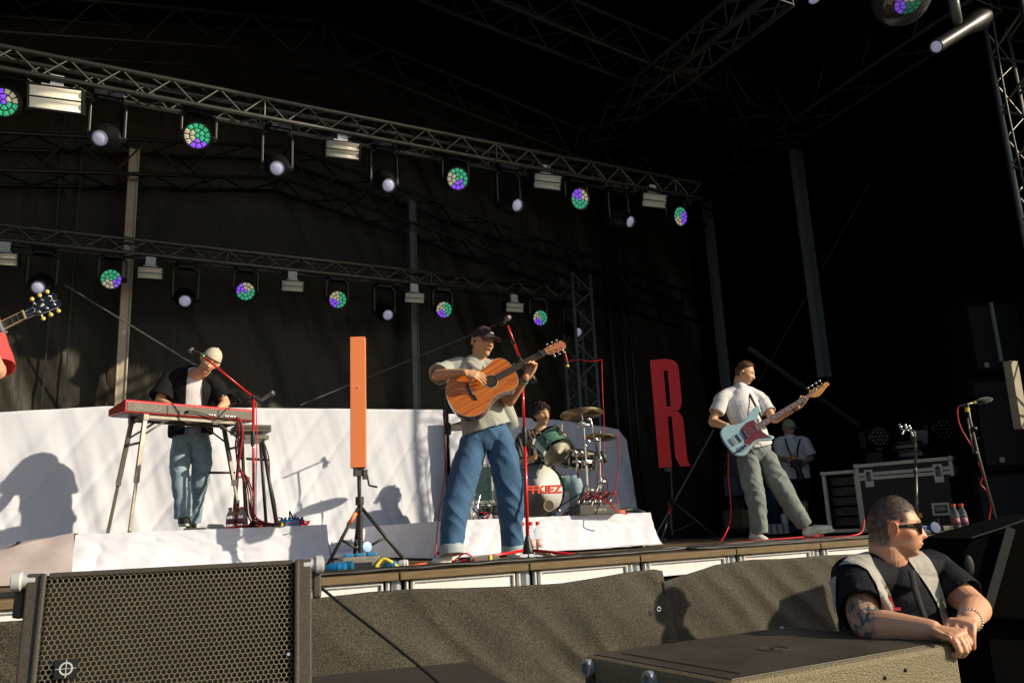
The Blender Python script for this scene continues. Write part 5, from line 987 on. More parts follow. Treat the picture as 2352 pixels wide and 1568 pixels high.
# crate for the stagehand
p = pY(1562, 1375, 4.75)+V((1.95, -1.95, 0)); SH = V((p.x, p.y, .36))
flight_case(V((p.x, p.y, 0)), (.8, .6, .36), 'low flight case the stagehand stands on beyond the right edge', latches=False)
# greenery glimpsed backstage
lf = MB(); rg = random.Random(3); c = pF(1688, 1060, 13.2)
for i in range(700):
    p = c+V((rg.gauss(0, .16), rg.gauss(0, .15), rg.gauss(0, .22))); n_ = V((rg.gauss(0, 1), rg.gauss(0, 1), rg.gauss(0, 1))).normalized(); u = n_.orthogonal().normalized(); w_ = n_.cross(u); l = .035; lf.add([p-u*l, p+w_*l*.5, p+u*l, p-w_*l*.5], [(0, 1, 2, 3)])
th = thing('shrub', 'patch of sunlit green leaves glimpsed behind the bassist\'s thigh', 'shrub', (c.x, c.y, 0)); lf.obj('foliage', mat('backstage leaves', (.10, .14, .02), .7, var=.5, vscale=9, emis=0), th)
st_ = MB(); st_.tube([(c.x, c.y, 0), c-V((0, 0, .2)), c], [.02, .015, .008]); st_.obj('stem', M_RUST, th)
# ================================================================ PEOPLE
def cloth_mat(name, col, var=.12, vs=40, rough=.85, col2=None, bump=.35, bs=220, **k): return mat(name, col, rough, var=var, vscale=vs, col2=col2, bump=bump, bscale=bs, **k)
def skin_mat(name): return mat(name, (.5, .3, .2), .48, var=.10, vscale=45, attr=True, sss=.12, bump=.12, bscale=350)
M_SKIN = skin_mat('weathered skin')
M_DENIM = cloth_mat('mid blue denim', (.055, .135, .26), .35, 90, bump=.5, bs=420)
M_DENIML = cloth_mat('pale washed denim', (.30, .42, .50), .25, 20, bump=.4, bs=420)
M_DENIMG = cloth_mat('grey green washed denim', (.22, .25, .235), .28, 18, bump=.4, bs=420)
M_TEEW = cloth_mat('white cotton', (.74, .73, .74), .05, 12, bump=.2, bs=60)
M_SAGE = cloth_mat('pale sage shirt cotton', (.40, .41, .36), .08, 14, bump=.25, bs=80)
M_CREAM = cloth_mat('cream collar cotton', (.55, .50, .40), .06, 14)
M_BSHIRT = cloth_mat('black shirt cotton', (.007, .007, .008), .2, 14, bump=.3, bs=60, spec=.25)
M_STRIPE = mat('dark striped shirt', (.02, .017, .02), .8, wave=(9, .6, 'X', .62), col2=(.22, .18, .14), bump=.2)
M_NAVY = cloth_mat('dark navy polo cotton', (.0055, .006, .011), .2, 14, bump=.35, bs=70, spec=.25)
M_VEST = cloth_mat('grey steward vest cloth', (.38, .36, .32), .07, 30, bump=.25, bs=90)
M_SHOE = mat('worn white leather', (.78, .74, .64), .5, var=.2, vscale=25, bump=.2, bscale=60)
M_SOLE = mat('off white rubber sole', (.60, .56, .46), .6, var=.15, vscale=30)
def loft(mb, pts, rad, ref, seg=20, sub=3, ends=(1, 1), cup=None):
    """closed elliptical tube; rad: (a along ref, b across); ends round=1 flat=0; cup=(depth, wall) hollows the far end"""
    P = [V(p) for p in pts]; Rr = [(r, r) if not isinstance(r, (tuple, list)) else r for r in rad]
    Q = [V((r[0], r[1], 0)) for r in Rr]; ps = smooth_path(P, sub) if sub > 1 else P; qs = smooth_path(Q, sub) if sub > 1 else Q
    refs = [V(x) for x in ref] if isinstance(ref, list) else None
    if refs: refs = smooth_path(refs, sub) if sub > 1 else refs
    rings = []; n = len(ps)
    for i in range(n):
        d = (ps[min(i+1, n-1)]-ps[max(i-1, 0)]).normalized(); u = refs[i] if refs else V(ref); u = (u-d*u.dot(d)).normalized(); rings.append([ps[i], d, u, qs[i].x, qs[i].y])
    out = []
    def cap(rg, s, rnd):
        p, d, u, a, b = rg; h = min(a, b)*(1 if rnd else .12)
        return [[p+d*s*h*sin(t), d, u, a*cos(t), b*cos(t)] for t in (1.35, .95, .5)]
    out += cap(rings[0], -1, ends[0])+rings
    if cup:
        p, d, u, a, b = rings[-1]; dp, wl = cup
        out += [[p+d*wl*.3, d, u, a-wl*.3, b-wl*.3], [p+d*wl*.1, d, u, a-wl, b-wl], [p-d*dp*.5, d, u, a-wl*1.2, b-wl*1.2], [p-d*dp, d, u, a-wl*1.8, b-wl*1.8], [p-d*dp, d, u, .001, .001]]
    else: out += list(reversed(cap(rings[-1], 1, ends[1])))
    vs = []
    for p, d, u, a, b in out:
        w_ = d.cross(u); vs += [p+u*a*cos(2*pi*k/seg)+w_*b*sin(2*pi*k/seg) for k in range(seg)]
    N = len(out); fs = [(i*seg+k, i*seg+(k+1) % seg, (i+1)*seg+(k+1) % seg, (i+1)*seg+k) for i in range(N-1) for k in range(seg)]
    fs += [tuple(range(seg-1, -1, -1)), tuple(range((N-1)*seg, N*seg))]; mb.add(vs, fs)
def fuse(mb, name, m, parent, voxel=.005, it=4, disp=None, color=None, keep=None, offset=0, fac=.5):
    me = bpy.data.meshes.new('t'); me.from_pydata([tuple(v) for v in mb.v], [], mb.f)
    bm = bmesh.new(); bm.from_mesh(me); bmesh.ops.recalc_face_normals(bm, faces=bm.faces); bm.to_mesh(me); bm.free()
    o = bpy.data.objects.new('t', me); SC.collection.objects.link(o)
    r = o.modifiers.new('r', 'REMESH'); r.mode = 'VOXEL'; r.voxel_size = voxel; r.use_smooth_shade = True
    s_ = o.modifiers.new('s', 'SMOOTH'); s_.factor = fac; s_.iterations = it
    bpy.context.view_layer.update(); nm_ = bpy.data.meshes.new_from_object(o.evaluated_get(bpy.context.evaluated_depsgraph_get())); bpy.data.objects.remove(o)
    nv = len(nm_.vertices); co = np.empty(nv*3); nm_.vertices.foreach_get('co', co); co = co.reshape(-1, 3)
    no = np.empty(nv*3); nm_.vertices.foreach_get('normal', no); no = no.reshape(-1, 3)
    if disp is not None or offset:
        d = np.array([disp(V(c), V(n)) for c, n in zip(co, no)]) if disp else 0; co = co+no*(np.asarray(d).reshape(-1, 1)+offset if disp else offset)
    if keep is not None:
        pv = [tuple(p.vertices) for p in nm_.polygons]; k = keep(co, no); fs = [f for f in pv if all(k[i] for i in f)]
        used = sorted({i for f in fs for i in f}); mp = {a: b for b, a in enumerate(used)}; co2 = co[used]; fs = [tuple(mp[i] for i in f) for f in fs]
        ec = {}
        for f in fs:
            for i in range(len(f)): e = (min(f[i], f[i-1]), max(f[i], f[i-1])); ec[e] = ec.get(e, 0)+1
        nb = {}
        for (a_, b_), c_ in ec.items():
            if c_ == 1: nb.setdefault(a_, []).append(b_); nb.setdefault(b_, []).append(a_)
        ks = [k_ for k_ in nb if len(nb[k_]) == 2]; A_ = np.array([nb[k_][0] for k_ in ks]); B_ = np.array([nb[k_][1] for k_ in ks])
        for _ in range(14): co2[ks] = co2[ks]*.4+.3*(co2[A_]+co2[B_])
    else: co2 = co; fs = [tuple(p.vertices) for p in nm_.polygons]; used = None
    c = (co2.min(0)+co2.max(0))/2; c[2] = co2[:, 2].min(); m2 = bpy.data.meshes.new(name); m2.from_pydata((co2-c).tolist(), [], fs); m2.polygons.foreach_set('use_smooth', [True]*len(fs))
    bpy.data.meshes.remove(nm_); m2.materials.append(m); ob = bpy.data.objects.new(name, m2); SC.collection.objects.link(ob); ob.location = c
    if color is not None:
        a = m2.color_attributes.new('Col', 'FLOAT_COLOR', 'POINT'); cl = color(co2); a.data.foreach_set('color', np.concatenate([cl, np.ones((len(cl), 1))], 1).ravel())
    if parent: adopt(ob, parent)
    return ob
G = lambda x, s: np.exp(-(x/s)**2)
def sst(a, b, x): t = np.clip((x-a)/(b-a), 0, 1); return t*t*(3-2*t)
def head_shape(d, mouth=0., jaw=1., fat=0., nose=1.):
    """unit directions (n,3) -> head-local points; x right, y face, z up; about .235 high"""
    x, y, z = d[:, 0]*.076, d[:, 1]*.096, d[:, 2]*.118
    y = np.where(y < 0, y*1.02, y*.93)
    low = sst(.0, -.10, z)
    x = x*(1-(.30-.12*fat)*low*jaw); x = x*(1-.06*sst(.03, .10, z))
    y = np.where(y < 0, y*(1-.45*sst(.0, -.10, z)), y)
    fr = sst(.1, .6, d[:, 1])
    y = y+fr*(.016*low)                                   # jaw forward
    y = y+fr*.012*G(x, .022)*G(z+.100, .020)              # chin
    y = y-fr*.010*G(z+.078, .010)*G(x, .03)               # below lip
    y = y+fr*nose*(.027*G(x, .0115)*np.where(z > -.032, np.clip((.030-z)/.062, 0, 1)**1.1, G(z+.032, .008))) # nose
    y = y+fr*.008*G(np.abs(x)-.011, .007)*G(z+.028, .009)  # wings
    y = y-fr*.014*G(np.abs(x)-.031, .016)*G(z-.008, .013)  # sockets
    y = y+fr*.006*G(np.abs(x)-.031, .011)*G(z-.006, .008)  # lids
    y = y+fr*.007*G(z-.030, .009)*G(x, .05)               # brow
    y = y+fr*.009*G(x, .020)*G(z+.058, .0065)+fr*.008*G(x, .018)*G(z+.070, .006)-fr*.006*G(z+.0635, .0025)*G(x, .022)
    if mouth: y = y-fr*.020*mouth*G(x, .015)*G(z+.066, .008)+fr*.006*mouth*G(x, .016)*(G(z+.054, .005)+G(z+.079, .005)); z = z-.010*mouth*fr*sst(-.066, -.09, z)
    x = x+np.sign(x)*(.004+.004*fat)*G(z+.022, .02)*sst(.1, .5, d[:, 1])   # cheekbones
    if fat: x = x+np.sign(x)*.007*fat*G(z+.075, .03); y = y+fr*.003*fat
    return np.stack([x, y, z], 1)
def add_head(mb, c, R_, s=1., n=96, **k):
    th_, ph = np.meshgrid(np.linspace(0.001, pi-.001, n//2+1), np.linspace(0, 2*pi, n, endpoint=False), indexing='ij')
    # spend more rows on the face
    d = np.stack([np.sin(th_)*np.cos(ph), np.sin(th_)*np.sin(ph), np.cos(th_)], -1).reshape(-1, 3)
    p = head_shape(d, **k)*s; Rn = np.array(R_); p = p@Rn.T+np.array(c); m_ = n//2
    mb.add(p.tolist(), [(i*n+j, (i+1)*n+j, (i+1)*n+(j+1) % n, i*n+(j+1) % n) for i in range(m_) for j in range(n)]+[tuple(range(n)), tuple(range(m_*n+n-1, m_*n-1, -1))])
    for sx in (-1, 1):      # ears
        e = V(c)+R_ @ V((sx*.0755*s, -.014*s, -.006*s)); q = R_ @ Matrix.Rotation(sx*-.35, 3, 'Z') @ Matrix.Rotation(-.18, 3, 'X')
        mb.ball(e, .027*s, 16, (.20, .58, 1.0), q)
        mb.ball(e+q @ V((sx*.004*s, .004*s, -.002*s)), .012*s, 10, (.3, .6, 1), q)
        rim = [e+q @ V((sx*.011*s, .58*.028*s*cos(t)-.002*s, .0285*s*sin(t))) for t in np.linspace(-.5, pi+.9, 12)]; mb.tube([V(r) for r in rim], .0042*s, 8)
SK = dict(base=(.56, .31, .19))
def head_color(co, c, R_, s, base, lips=(.42, .13, .10), brow=(.20, .12, .07), stub=0., stubc=(.18, .12, .09), mous=None, flush=.10, eyes='closed', mouth=0.):
    L = (co-np.array(c))@np.array(R_)/s; x, y, z = L.T; n = len(co); col = np.tile(np.array(base), (n, 1)); hd = (np.abs(x) < .1)&(np.abs(y) < .14)&(z > -.145)&(z < .14); fr = hd&(y > .03)
    def mix(m, c2): nonlocal col; col = col*(1-m[:, None])+np.array(c2)*m[:, None]
    red = np.array(base)*np.array((1.12, .72, .66))
    mix(hd*flush*3*(G(np.abs(x)-.045, .022)*G(z+.025, .022)*(y > .02)+G(x, .014)*G(z+.025, .02)*(y > .07)+G(np.abs(x)-.083, .014)*G(z, .03)), red)
    mix(fr*np.clip(1.3*G(x, .021)*G(z+.064+.004*mouth, .0085), 0, 1)*.85*(y > .05), lips)
    if mouth: mix(fr*G(x, .012)*G(z+.067, .0065)*.95, (.06, .012, .012))
    else: mix(fr*G(x, .022)*G(z+.0635, .0018)*.8, (.16, .05, .04))
    mix(fr*np.clip(1.4*G(np.abs(x)-.031, .015)*G(z-.027-.10*np.clip(.03-np.abs(np.abs(x)-.031), 0, .03)*0, .0048), 0, 1)*.8, brow)
    mix(fr*G(np.abs(x)-.031, .013)*G(z-.001, .0026)*.85, (.07, .04, .03))
    if eyes == 'open': mix(fr*G(np.abs(x)-.031, .009)*G(z-.0065, .0032)*.8, (.45, .42, .40)); mix(fr*G(np.abs(x)-.031, .0035)*G(z-.0065, .0035)*.95, (.04, .03, .02))
    else: mix(fr*G(np.abs(x)-.031, .014)*G(z-.014, .003)*.35, (.22, .11, .08))
    mix(fr*G(np.abs(x)-.008, .004)*G(z+.037, .003)*.7, (.12, .04, .03))
    if stub: mix(hd*stub*np.clip(sst(-.035, -.06, z)*sst(-.02, .03, y)*(1-G(x, .018)*G(z+.064, .010)), 0, 1), stubc)
    if mous: mix(fr*np.clip(1.3*G(x, .023)*G(z+.049, .0055), 0, 1)*.9, mous)
    return col
def hand(mb, wr, d, pn, ts=1, curl=((.5, .7), (.5, .8), (.55, .8), (.6, .8)), s=1., spread=.07, thumb=(.75, .35, .2), fr=.0086):
    """wr wrist; d direction of palm; pn palm-side normal; ts side of the thumb along d x pn"""
    wr = V(wr); d = V(d).normalized(); pn = V(pn); pn = (pn-d*pn.dot(d)).normalized(); l = d.cross(pn)*ts
    loft(mb, [wr-d*.015*s, wr+d*.02*s, wr+d*.055*s, wr+d*.088*s], [(.026*s, .019*s), (.031*s, .018*s), (.041*s, .015*s), (.040*s, .012*s)], l, 14, 3)
    lens = [(.043, .027, .021), (.047, .030, .022), (.044, .028, .021), (.036, .021, .019)]
    for k in range(4):
        off = (1.5-k); b = wr+d*(.086-.004*abs(off-.5))*s+l*off*.0205*s; a = off*spread; fd = (d*cos(a)+l*sin(a)).normalized(); c0, c1 = curl[k]; P = [b-fd*.015*s, b]; t = c0
        for j, L_ in enumerate(lens[k]):
            P.append(P[-1]+(fd*cos(t)+pn*sin(t))*L_*s); t += c1*(1 if j == 0 else .6)
        loft(mb, P, [(fr*1.1*s,)*2, (fr*1.08*s,)*2, (fr*s,)*2, (fr*.93*s,)*2, (fr*.8*s,)*2], l, 10, 2)
    b = wr+d*.022*s+l*.022*s; a, up, bend = thumb; td = (d*cos(a)+l*sin(a)+pn*up).normalized(); td2 = (td+(d*.8-l*.5)*bend).normalized()
    loft(mb, [b-td*.01*s, b+td*.032*s, b+td*.058*s, b+td*.058*s+td2*.030*s], [(.016*s,)*2, (.0125*s,)*2, (.0105*s,)*2, (.0085*s,)*2], l, 10, 2)
def fold(amp, sc=(9, 9, 5), seed=0., dirs=((.7, .5), (-.6, .6))):
    """soft cloth folds: ridged noise running obliquely"""
    a, b, c = sc
    def f(p, n):
        u = V((p.x*a+p.z*dirs[0][0]*a, p.y*b, p.z*c+seed)); w_ = V((p.x*a*.6-p.z*dirs[1][1]*a*.7+seed, p.y*b*.7, p.z*c*.8))
        r1 = 1-abs(noise.noise(u))*2.6; r2 = 1-abs(noise.noise(w_*1.3))*2.4
        return amp*(.55*max(-.6, r1)+.45*max(-.6, r2)-.35+.5*noise.noise(p*4+V((seed, 0, 0))))
    return f
def shoe(name, heel, toe, up, parent, s=1., m=None, lab=None, h=.075, w_=.042):
    heel, toe = V(heel), V(toe); d = (toe-heel).normalized(); u = V(up); u = (u-d*u.dot(d)).normalized(); l = d.cross(u); L_ = (toe-heel).length; mb = MB()
    loft(mb, [heel+d*.03+u*.04, heel+d*L_*.35+u*.045, heel+d*L_*.62+u*.042, heel+d*(L_-.045)+u*.036], [(w_*.84, .044), (w_*.90, .050), (w_*1.08, .041), (w_*.96, .031)], l, 20, 4)
    loft(mb, [heel+d*.045+u*.05, heel+d*.05+u*h*1.25], [(.037, .045), (.04, .048)], l, 16, 2, cup=(.03, .006))
    o = fuse(mb, name, m or M_SHOE, parent, .004, 3, disp=lambda p, n: .0012*noise.noise(p*90))
    if lab: o['label'] = lab
    sm = MB(); poly = []
    for t in np.linspace(0, 2*pi, 28, endpoint=False): cx_ = cos(t); poly.append((L_*.5+L_*.5*cx_, (w_*(1.08 if cx_ > -.2 else .92))*sin(t)*(1 if abs(cx_) < .8 else .95)))
    sm.prism(poly, heel-u*.004, d, l, u, .024); so_ = sm.obj('sole', M_SOLE, o, bevel=.006)
    lc = MB()
    for i in range(5): p = heel+d*(L_*(.40+.07*i))+u*(.098-.008*i); lc.tube([p-l*.022-u*.008, p+u*.003, p+l*.022-u*.008], .0035, 6)
    lc.obj('laces', mat('white laces', (.7, .68, .62), .8), o)
    return o
def hairfuzz(c, R_, s, keep, n, ln, m, parent, seed=1, lift=.25, grow=(0, -.4, .3), width=.0011, base_off=.0):
    """many short hair blades on the skull"""
    rg = np.random.RandomState(seed); mb = MB(); k = 0
    while k < n:
        d = rg.normal(size=3); d /= np.linalg.norm(d)
        p = head_shape(d[None])[0]
        if not keep(p, rg): continue
        nrm_ = V(d); g = (V(grow)+V(rg.normal(size=3)*.35)); t = (nrm_*lift+g*(1-lift)); t.normalize(); a = V(p*s)+nrm_*base_off; l = ln*s*rg.uniform(.6, 1.2); sd_ = t.cross(nrm_).normalized()*width*s; tip = a+t*l+nrm_*l*.15
        mb.add([V(c)+R_ @ q for q in (a-sd_, a+sd_, a.lerp(tip, .6)+sd_*.7, tip, a.lerp(tip, .6)-sd_*.7)], [(0, 1, 2, 3, 4)]); k += 1
    return mb
def skull_cap(c, R_, s, keepf, off, disp, name, m, parent):
    th_, ph = np.meshgrid(np.linspace(0.001, pi*.80, 46), np.linspace(0, 2*pi, 80, endpoint=False), indexing='ij'); d = np.stack([np.sin(th_)*np.cos(ph), np.sin(th_)*np.sin(ph), np.cos(th_)], -1).reshape(-1, 3); p = head_shape(d)
    k = np.array([keepf(q) for q in p]); q = p*s+d*np.array([off+disp(V(a)) for a in p])[:, None]; q = q@np.array(R_).T+np.array(c); fs = []
    for i in range(45):
        for j in range(80):
            f = (i*80+j, (i+1)*80+j, (i+1)*80+(j+1) % 80, i*80+(j+1) % 80)
            if all(k[x] for x in f): fs.append(f)
    used = sorted({a for f in fs for a in f}); mp = {a: b for b, a in enumerate(used)}; mb = MB(); mb.add(q[used].tolist(), [tuple(mp[a] for a in f) for f in fs]); return mb.obj(name, m, parent, smooth=True, solid=.004*s)
def hat(c, R_, s, m, parent, name='cap', back=False, brimlen=.075, tiltb=-.15, mb_under=None, label=None):
    """baseball cap: dome over the skull, brim forward (or backward)"""
    sy = -1 if back else 1; z0 = .030
    def dome(q): return q[2] > z0-(.018 if q[1] < -.02 else 0)+(0 if not back else -.004)
    th_, ph = np.meshgrid(np.linspace(0.001, pi*.56, 30), np.linspace(0, 2*pi, 60, endpoint=False), indexing='ij'); d = np.stack([np.sin(th_)*np.cos(ph), np.sin(th_)*np.sin(ph), np.cos(th_)], -1).reshape(-1, 3)
    p = d*np.array((.083, .104, .108)); p[:, 2] += .020; p[:, 1] += -.002; p[:, 2] = np.maximum(p[:, 2], z0-.020*(p[:, 1] < 0)*np.clip(-p[:, 1]/.08, 0, 1)); pan = np.abs(np.sin(ph.ravel()*3))**.5; p[:, :2] *= (1-.012*(1-pan))[:, None]
    q = (p*s)@np.array(R_).T+np.array(c); mb = MB(); mb.add(q.tolist(), [(i*60+j, (i+1)*60+j, (i+1)*60+(j+1) % 60, i*60+(j+1) % 60) for i in range(29) for j in range(60)]); o = mb.obj(name, m, parent, smooth=True, solid=.003)
    if label: o['label'] = label
    br = MB(); nu, nv = 20, 8
    def fn(u, v):
        a = (u-.5)*2.15; r0_ = V((.079*sin(a), sy*(.100*cos(a)-.004), z0+.004)); ext = brimlen*(cos(a*.62)**.8)*v; return V(c)+R_ @ ((r0_+V((.15*sin(a)*ext, sy*ext, -.030*(abs(sin(a))**2)*v+tiltb*ext*sy*(1 if not back else -.6)+.004)))*s)
    br.sheet(fn, nu, nv); b = br.obj('brim', m, o, smooth=True, solid=.004)
    bt = MB(); bt.ball(V(c)+R_ @ V((0, 0, .130*s)), .007*s, 8); bt.obj('button', m, o, smooth=True)
    return o
SKB = (.50, .27, .165)
# ---------------------------------------------------------------- generic dressing helpers
def torso(mb, hip, waist, chest, neck, ru, f, k=1., inf=0., cup=True, belly=0., hemdrop=.0):
    """ru: body's right-left axis"""
    a = lambda x, y: (x*k+inf, y*k+inf)
    pts = [hip-(waist-hip).normalized()*hemdrop, hip.lerp(waist, .4), waist, waist.lerp(chest, .5), chest, chest.lerp(neck, .55), neck]
    if cup: pts = pts[::-1]; rad = [a(.065, .06), a(.135, .085), a(.172, .115), a(.160, .112+belly*.5), a(.150, .108+belly), a(.160, .112+belly), a(.170, .118+belly*.6)]; loft(mb, pts, rad, ru, 28, 3, cup=(.035, .008))
    else: rad = [a(.155, .105), a(.158, .108+belly*.6), a(.145, .100+belly), a(.155, .105+belly*.5), a(.168, .110), a(.130, .080), a(.055, .055)]; loft(mb, pts, rad, ru, 28, 3)
def arm(mb, sh, el, wr, k=1., r=(.052, .045, .040, .043, .026)):
    ref = (el-sh).cross(wr-el); ref = ref if ref.length > .002 else Z_
    loft(mb, [sh, sh.lerp(el, .5), el, el.lerp(wr, .3), wr], [x*k for x in r], ref.normalized(), 16, 4)
def sleeve(mb, sh, el, t, r0=.064, r1=.075, k=1., ctr=None):
    e = sh.lerp(el, t); c = ctr or sh
    loft(mb, [c, sh, sh.lerp(el, t*.55), e], [(r0*k*.95,)*2, (r0*k,)*2, ((r0+r1)/2*k,)*2, (r1*k,)*2], Z_.cross(el-sh).normalized() if abs((el-sh).normalized().z) < .98 else X_, 22, 4, cup=(.035, .007))
def leg(mb, hp, kn, an, r=(.09, .075, .055, .05, .038), ref=X_): loft(mb, [hp, hp.lerp(kn, .5), kn, kn.lerp(an, .35), an], list(r), ref, 16, 3)

# ================================================================ SINGER
def singer():
    F = 6.3; q = lambda x, y, d=0.: pF(x, y, F+d)
    root = thing('person', 'singer in brown cap, pale sage shirt and wide blue jeans playing an acoustic guitar', 'person', V((q(1110, 1290).x, q(1110, 1290).y, ZD)))
    hc = q(1109, 786); yf = (RIGHT*.64-AWAY*.76-UP*.12).normalized(); xr = yf.cross((UP*1+RIGHT*.10).normalized()).normalized(); R_ = frame(xr, yf, xr.cross(yf)); hs_ = 1.05
    ru = (RIGHT*.93+AWAY*.25).normalized()
    neck = q(1088, 836, .02); chest = q(1085, 880, .03); waist = q(1105, 940, .02); hip = q(1118, 985, .03)
    sR, eR, wR = q(1027, 848, -.05), q(1000, 860, -.28), q(1068, 855, -.34)
    sR = q(1032, 846, .0); eR = q(1004, 862, -.16)
    sL, eL, wL = q(1142, 852, .08), q(1167, 922, -.06), q(1209, 866, -.245)
    b = MB(); add_head(b, hc, R_, hs_, mouth=.8)
    loft(b, [hc+R_ @ V((0, -.03, -.06)), hc+R_ @ V((0, -.025, -.10)), neck-UP*.03], [(.058, .060), (.057, .058), (.075, .065)], ru, 18, 3)
    torso(b, hip, waist, chest, neck, ru, yf, cup=False)
    arm(b, sR, eR, wR); arm(b, sL, eL, wL)
    kR, aR, kL, aL = q(1062, 1128, -.05), q(1037, 1262, -.12), q(1166, 1128, .1), q(1180, 1262, .28)
    hR, hL = q(1085, 1000, .03), q(1150, 1000, .05)
    leg(b, hR, kR, aR, (.07, .065, .055, .05, .038)); leg(b, hL, kL, aL, (.07, .065, .055, .05, .038))
    # picking hand: fingers across the strings
    hand(b, wR, (q(1100, 862, -.36)-wR), (UP*-.55+AWAY*.75+RIGHT*.1), ts=-1, curl=((.35, .5), (.35, .4), (.3, .4), (.25, .35)), s=1.0, thumb=(.5, .6, .3))
    # fretting hand wraps the neck
    hand(b, wL, (q(1226, 836, -.235)-wL), (-AWAY*.92-RIGHT*.35), ts=1, curl=((.75, 1.0), (.8, 1.05), (.85, 1.05), (.9, 1.05)), s=1.0, thumb=(.2, .35, .4))
    fuse(b, 'body', M_SKIN, root, .0042, 2, color=lambda co: head_color(co, hc, R_, hs_, (.72, .38, .20), mouth=1., brow=(.30, .17, .09), mous=(.40, .20, .10), stub=.18))
    # hair at the nape + cap
    skull_cap(hc, R_, 1., lambda p: (p[1] < -.005 and p[2] > -.055 and p[2] < .05) and not (abs(p[0]) > .06 and p[1] > -.02 and p[2] < -.01), .003, lambda p: .002*noise.noise(p*180), 'hair', mat('short brown hair', (.06, .035, .02), .7, bump=.8, bscale=400), root)
    Rt = R_ @ Matrix.Rotation(.06, 3, 'X'); cp = hat(hc, Rt, 1.0, cloth_mat('faded aubergine cap cotton', (.050, .028, .030), .2, 30), root, brimlen=.078, tiltb=-.30)
    lg = MB()
    for dx in (-.016, -.008, 0., .008): lg.ball(hc+Rt @ V((dx, .104-.3*dx*dx*10, .058+.003*(dx > -.01))), .0055, 8, (1, .35, .8), Rt)
    lg.obj('white_emblem', M_WHT, cp, smooth=True)
    MB().ball(hc+R_ @ V((.083, .003, -.008)), .010, 10, (.8, 1, 1)).obj('earphone', M_BLK, root, smooth=True)
    # shirt
    m = MB(); torso(m, hip, waist, chest, neck-UP*.012, ru, yf, inf=.026, hemdrop=.0)
    sleeve(m, sR, eR, .80 if False else .85, .066, .082, ctr=q(1065, 852, .02)); sleeve(m, sL, eL, .50, .070, .085, ctr=q(1110, 852, .05))
    loft(m, [q(1060, 838, .04), q(1030, 845, 0)], [.066, .068], UP, 18, 2); loft(m, [q(1115, 838, .05), q(1142, 852, .07)], [.055, .064], UP, 18, 2)
    loft(m, [q(1145, 925, .05), q(1163, 955, .07), q(1178, 985, .09)], [(.07, .09), (.065, .08), (.05, .065)], AWAY, 20, 3, cup=(.05, .008))
    fuse(m, 'shirt', M_SAGE, root, .005, 3, disp=fold(.012, (7, 7, 3), 2.))
    # collar
    for s, px in ((-1, [(1076, 822), (1092, 836), (1113, 852)]), (1, [(1130, 822), (1132, 836), (1128, 850)])):
        P = [q(x, y, -.10-(.02 if i else 0)) for i, (x, y) in enumerate(px)]; c_ = MB()
        P = [q(px[0][0], px[0][1], -.03), q(px[1][0], px[1][1], -.085), q(px[2][0], px[2][1], -.125)]
        dn = [q(px[0][0]-5*(-s), px[0][1]+8, -.05), q(px[1][0]-(5 if s < 0 else -3), px[1][1]+10, -.105), q(px[2][0]-1, px[2][1]+8, -.135)]
        c_.sheet(lambda u, v: (smooth_path(P, 8)[round(u*16)]).lerp(smooth_path(dn, 8)[round(u*16)], v)-AWAY*.006*sin(pi*v), 16, 5); c_.obj('collar', M_CREAM, root, smooth=True, solid=.004)
    pk = MB()
    for i in range(7): pk.ball(q(1093+i*2.3, 880+.6*i, -.152+.002*i), .0042, 6, (1, .4, 1))
    pk.obj('chest_lettering', M_WHT, root)
    # jeans
    j = MB(); loft(j, [q(1112, 958, .03), q(1117, 985, .03), q(1119, 1008, .03), q(1120, 1028, .04)], [(.145, .106), (.165, .116), (.178, .116), (.150, .085)], ru, 28, 3, ends=(0, 0))
    loft(j, [q(1088, 1010, .02), q(1074, 1060, .0), q(1060, 1110, -.04), q(1048, 1160, -.08), q(1042, 1210, -.10), q(1038, 1256, -.12)], [(.098, .125), (.108, .122), (.110, .115), (.102, .108), (.092, .10), (.080, .095)], ru, 26, 4, cup=(.03, .007))
    loft(j, [q(1148, 1010, .05), q(1158, 1060, .07), q(1167, 1110, .10), q(1171, 1160, .15), q(1175, 1210, .21), q(1179, 1254, .27)], [(.102, .125), (.112, .122), (.108, .115), (.10, .108), (.092, .10), (.084, .095)], ru, 26, 4, cup=(.03, .007))
    jo = fuse(j, 'jeans', M_DENIM, root, .0055, 3, disp=fold(.015, (9, 9, 3.2), 7., dirs=((.9, .5), (-.6, .9))))
    for (a, b_, w1) in (((1036, 1252, -.12), (1038, 1272, -.13), .084), ((1178, 1250, .26), (1179, 1268, .27), .087)):
        A, B = q(*a), q(*b_); u = MB(); loft(u, [A-UP*-.0, B-UP*.004], [(w1+.004, w1+.016), (w1+.007, w1+.018)], ru, 28, 2, ends=(0, 0), cup=(.05, .010)); fuse(u, 'cuff', cloth_mat('pale turned up denim', (.42, .47, .50), .12, 40), jo, .004, 2, disp=lambda p, n: .004*noise.noise(p*16))
    shoe('shoe', q(1043, 1291, .12), q(1000, 1303, -.18), UP, root, w_=.056); shoe('shoe', q(1180, 1279, .42), q(1180, 1287, .10), UP, root, w_=.05)
    # watch/bracelets and rings
    for t, cc_, m_ in ((.10, None, M_GRNT), (.06, None, M_CREAM), (.02, None, M_BLK)):
        p = wL.lerp(eL, t+.06); d = (wL-eL).normalized(); MB().lathe([(.030, -.004), (.034, -.003), (.034, .003), (.030, .004)], p, d, 20, True).obj('bracelet', m_, root, smooth=True)
    st_ = MB(); st_.tube([q(1062, 838, -.06), q(1090, 862, -.16), q(1150, 872, -.18)], .004)
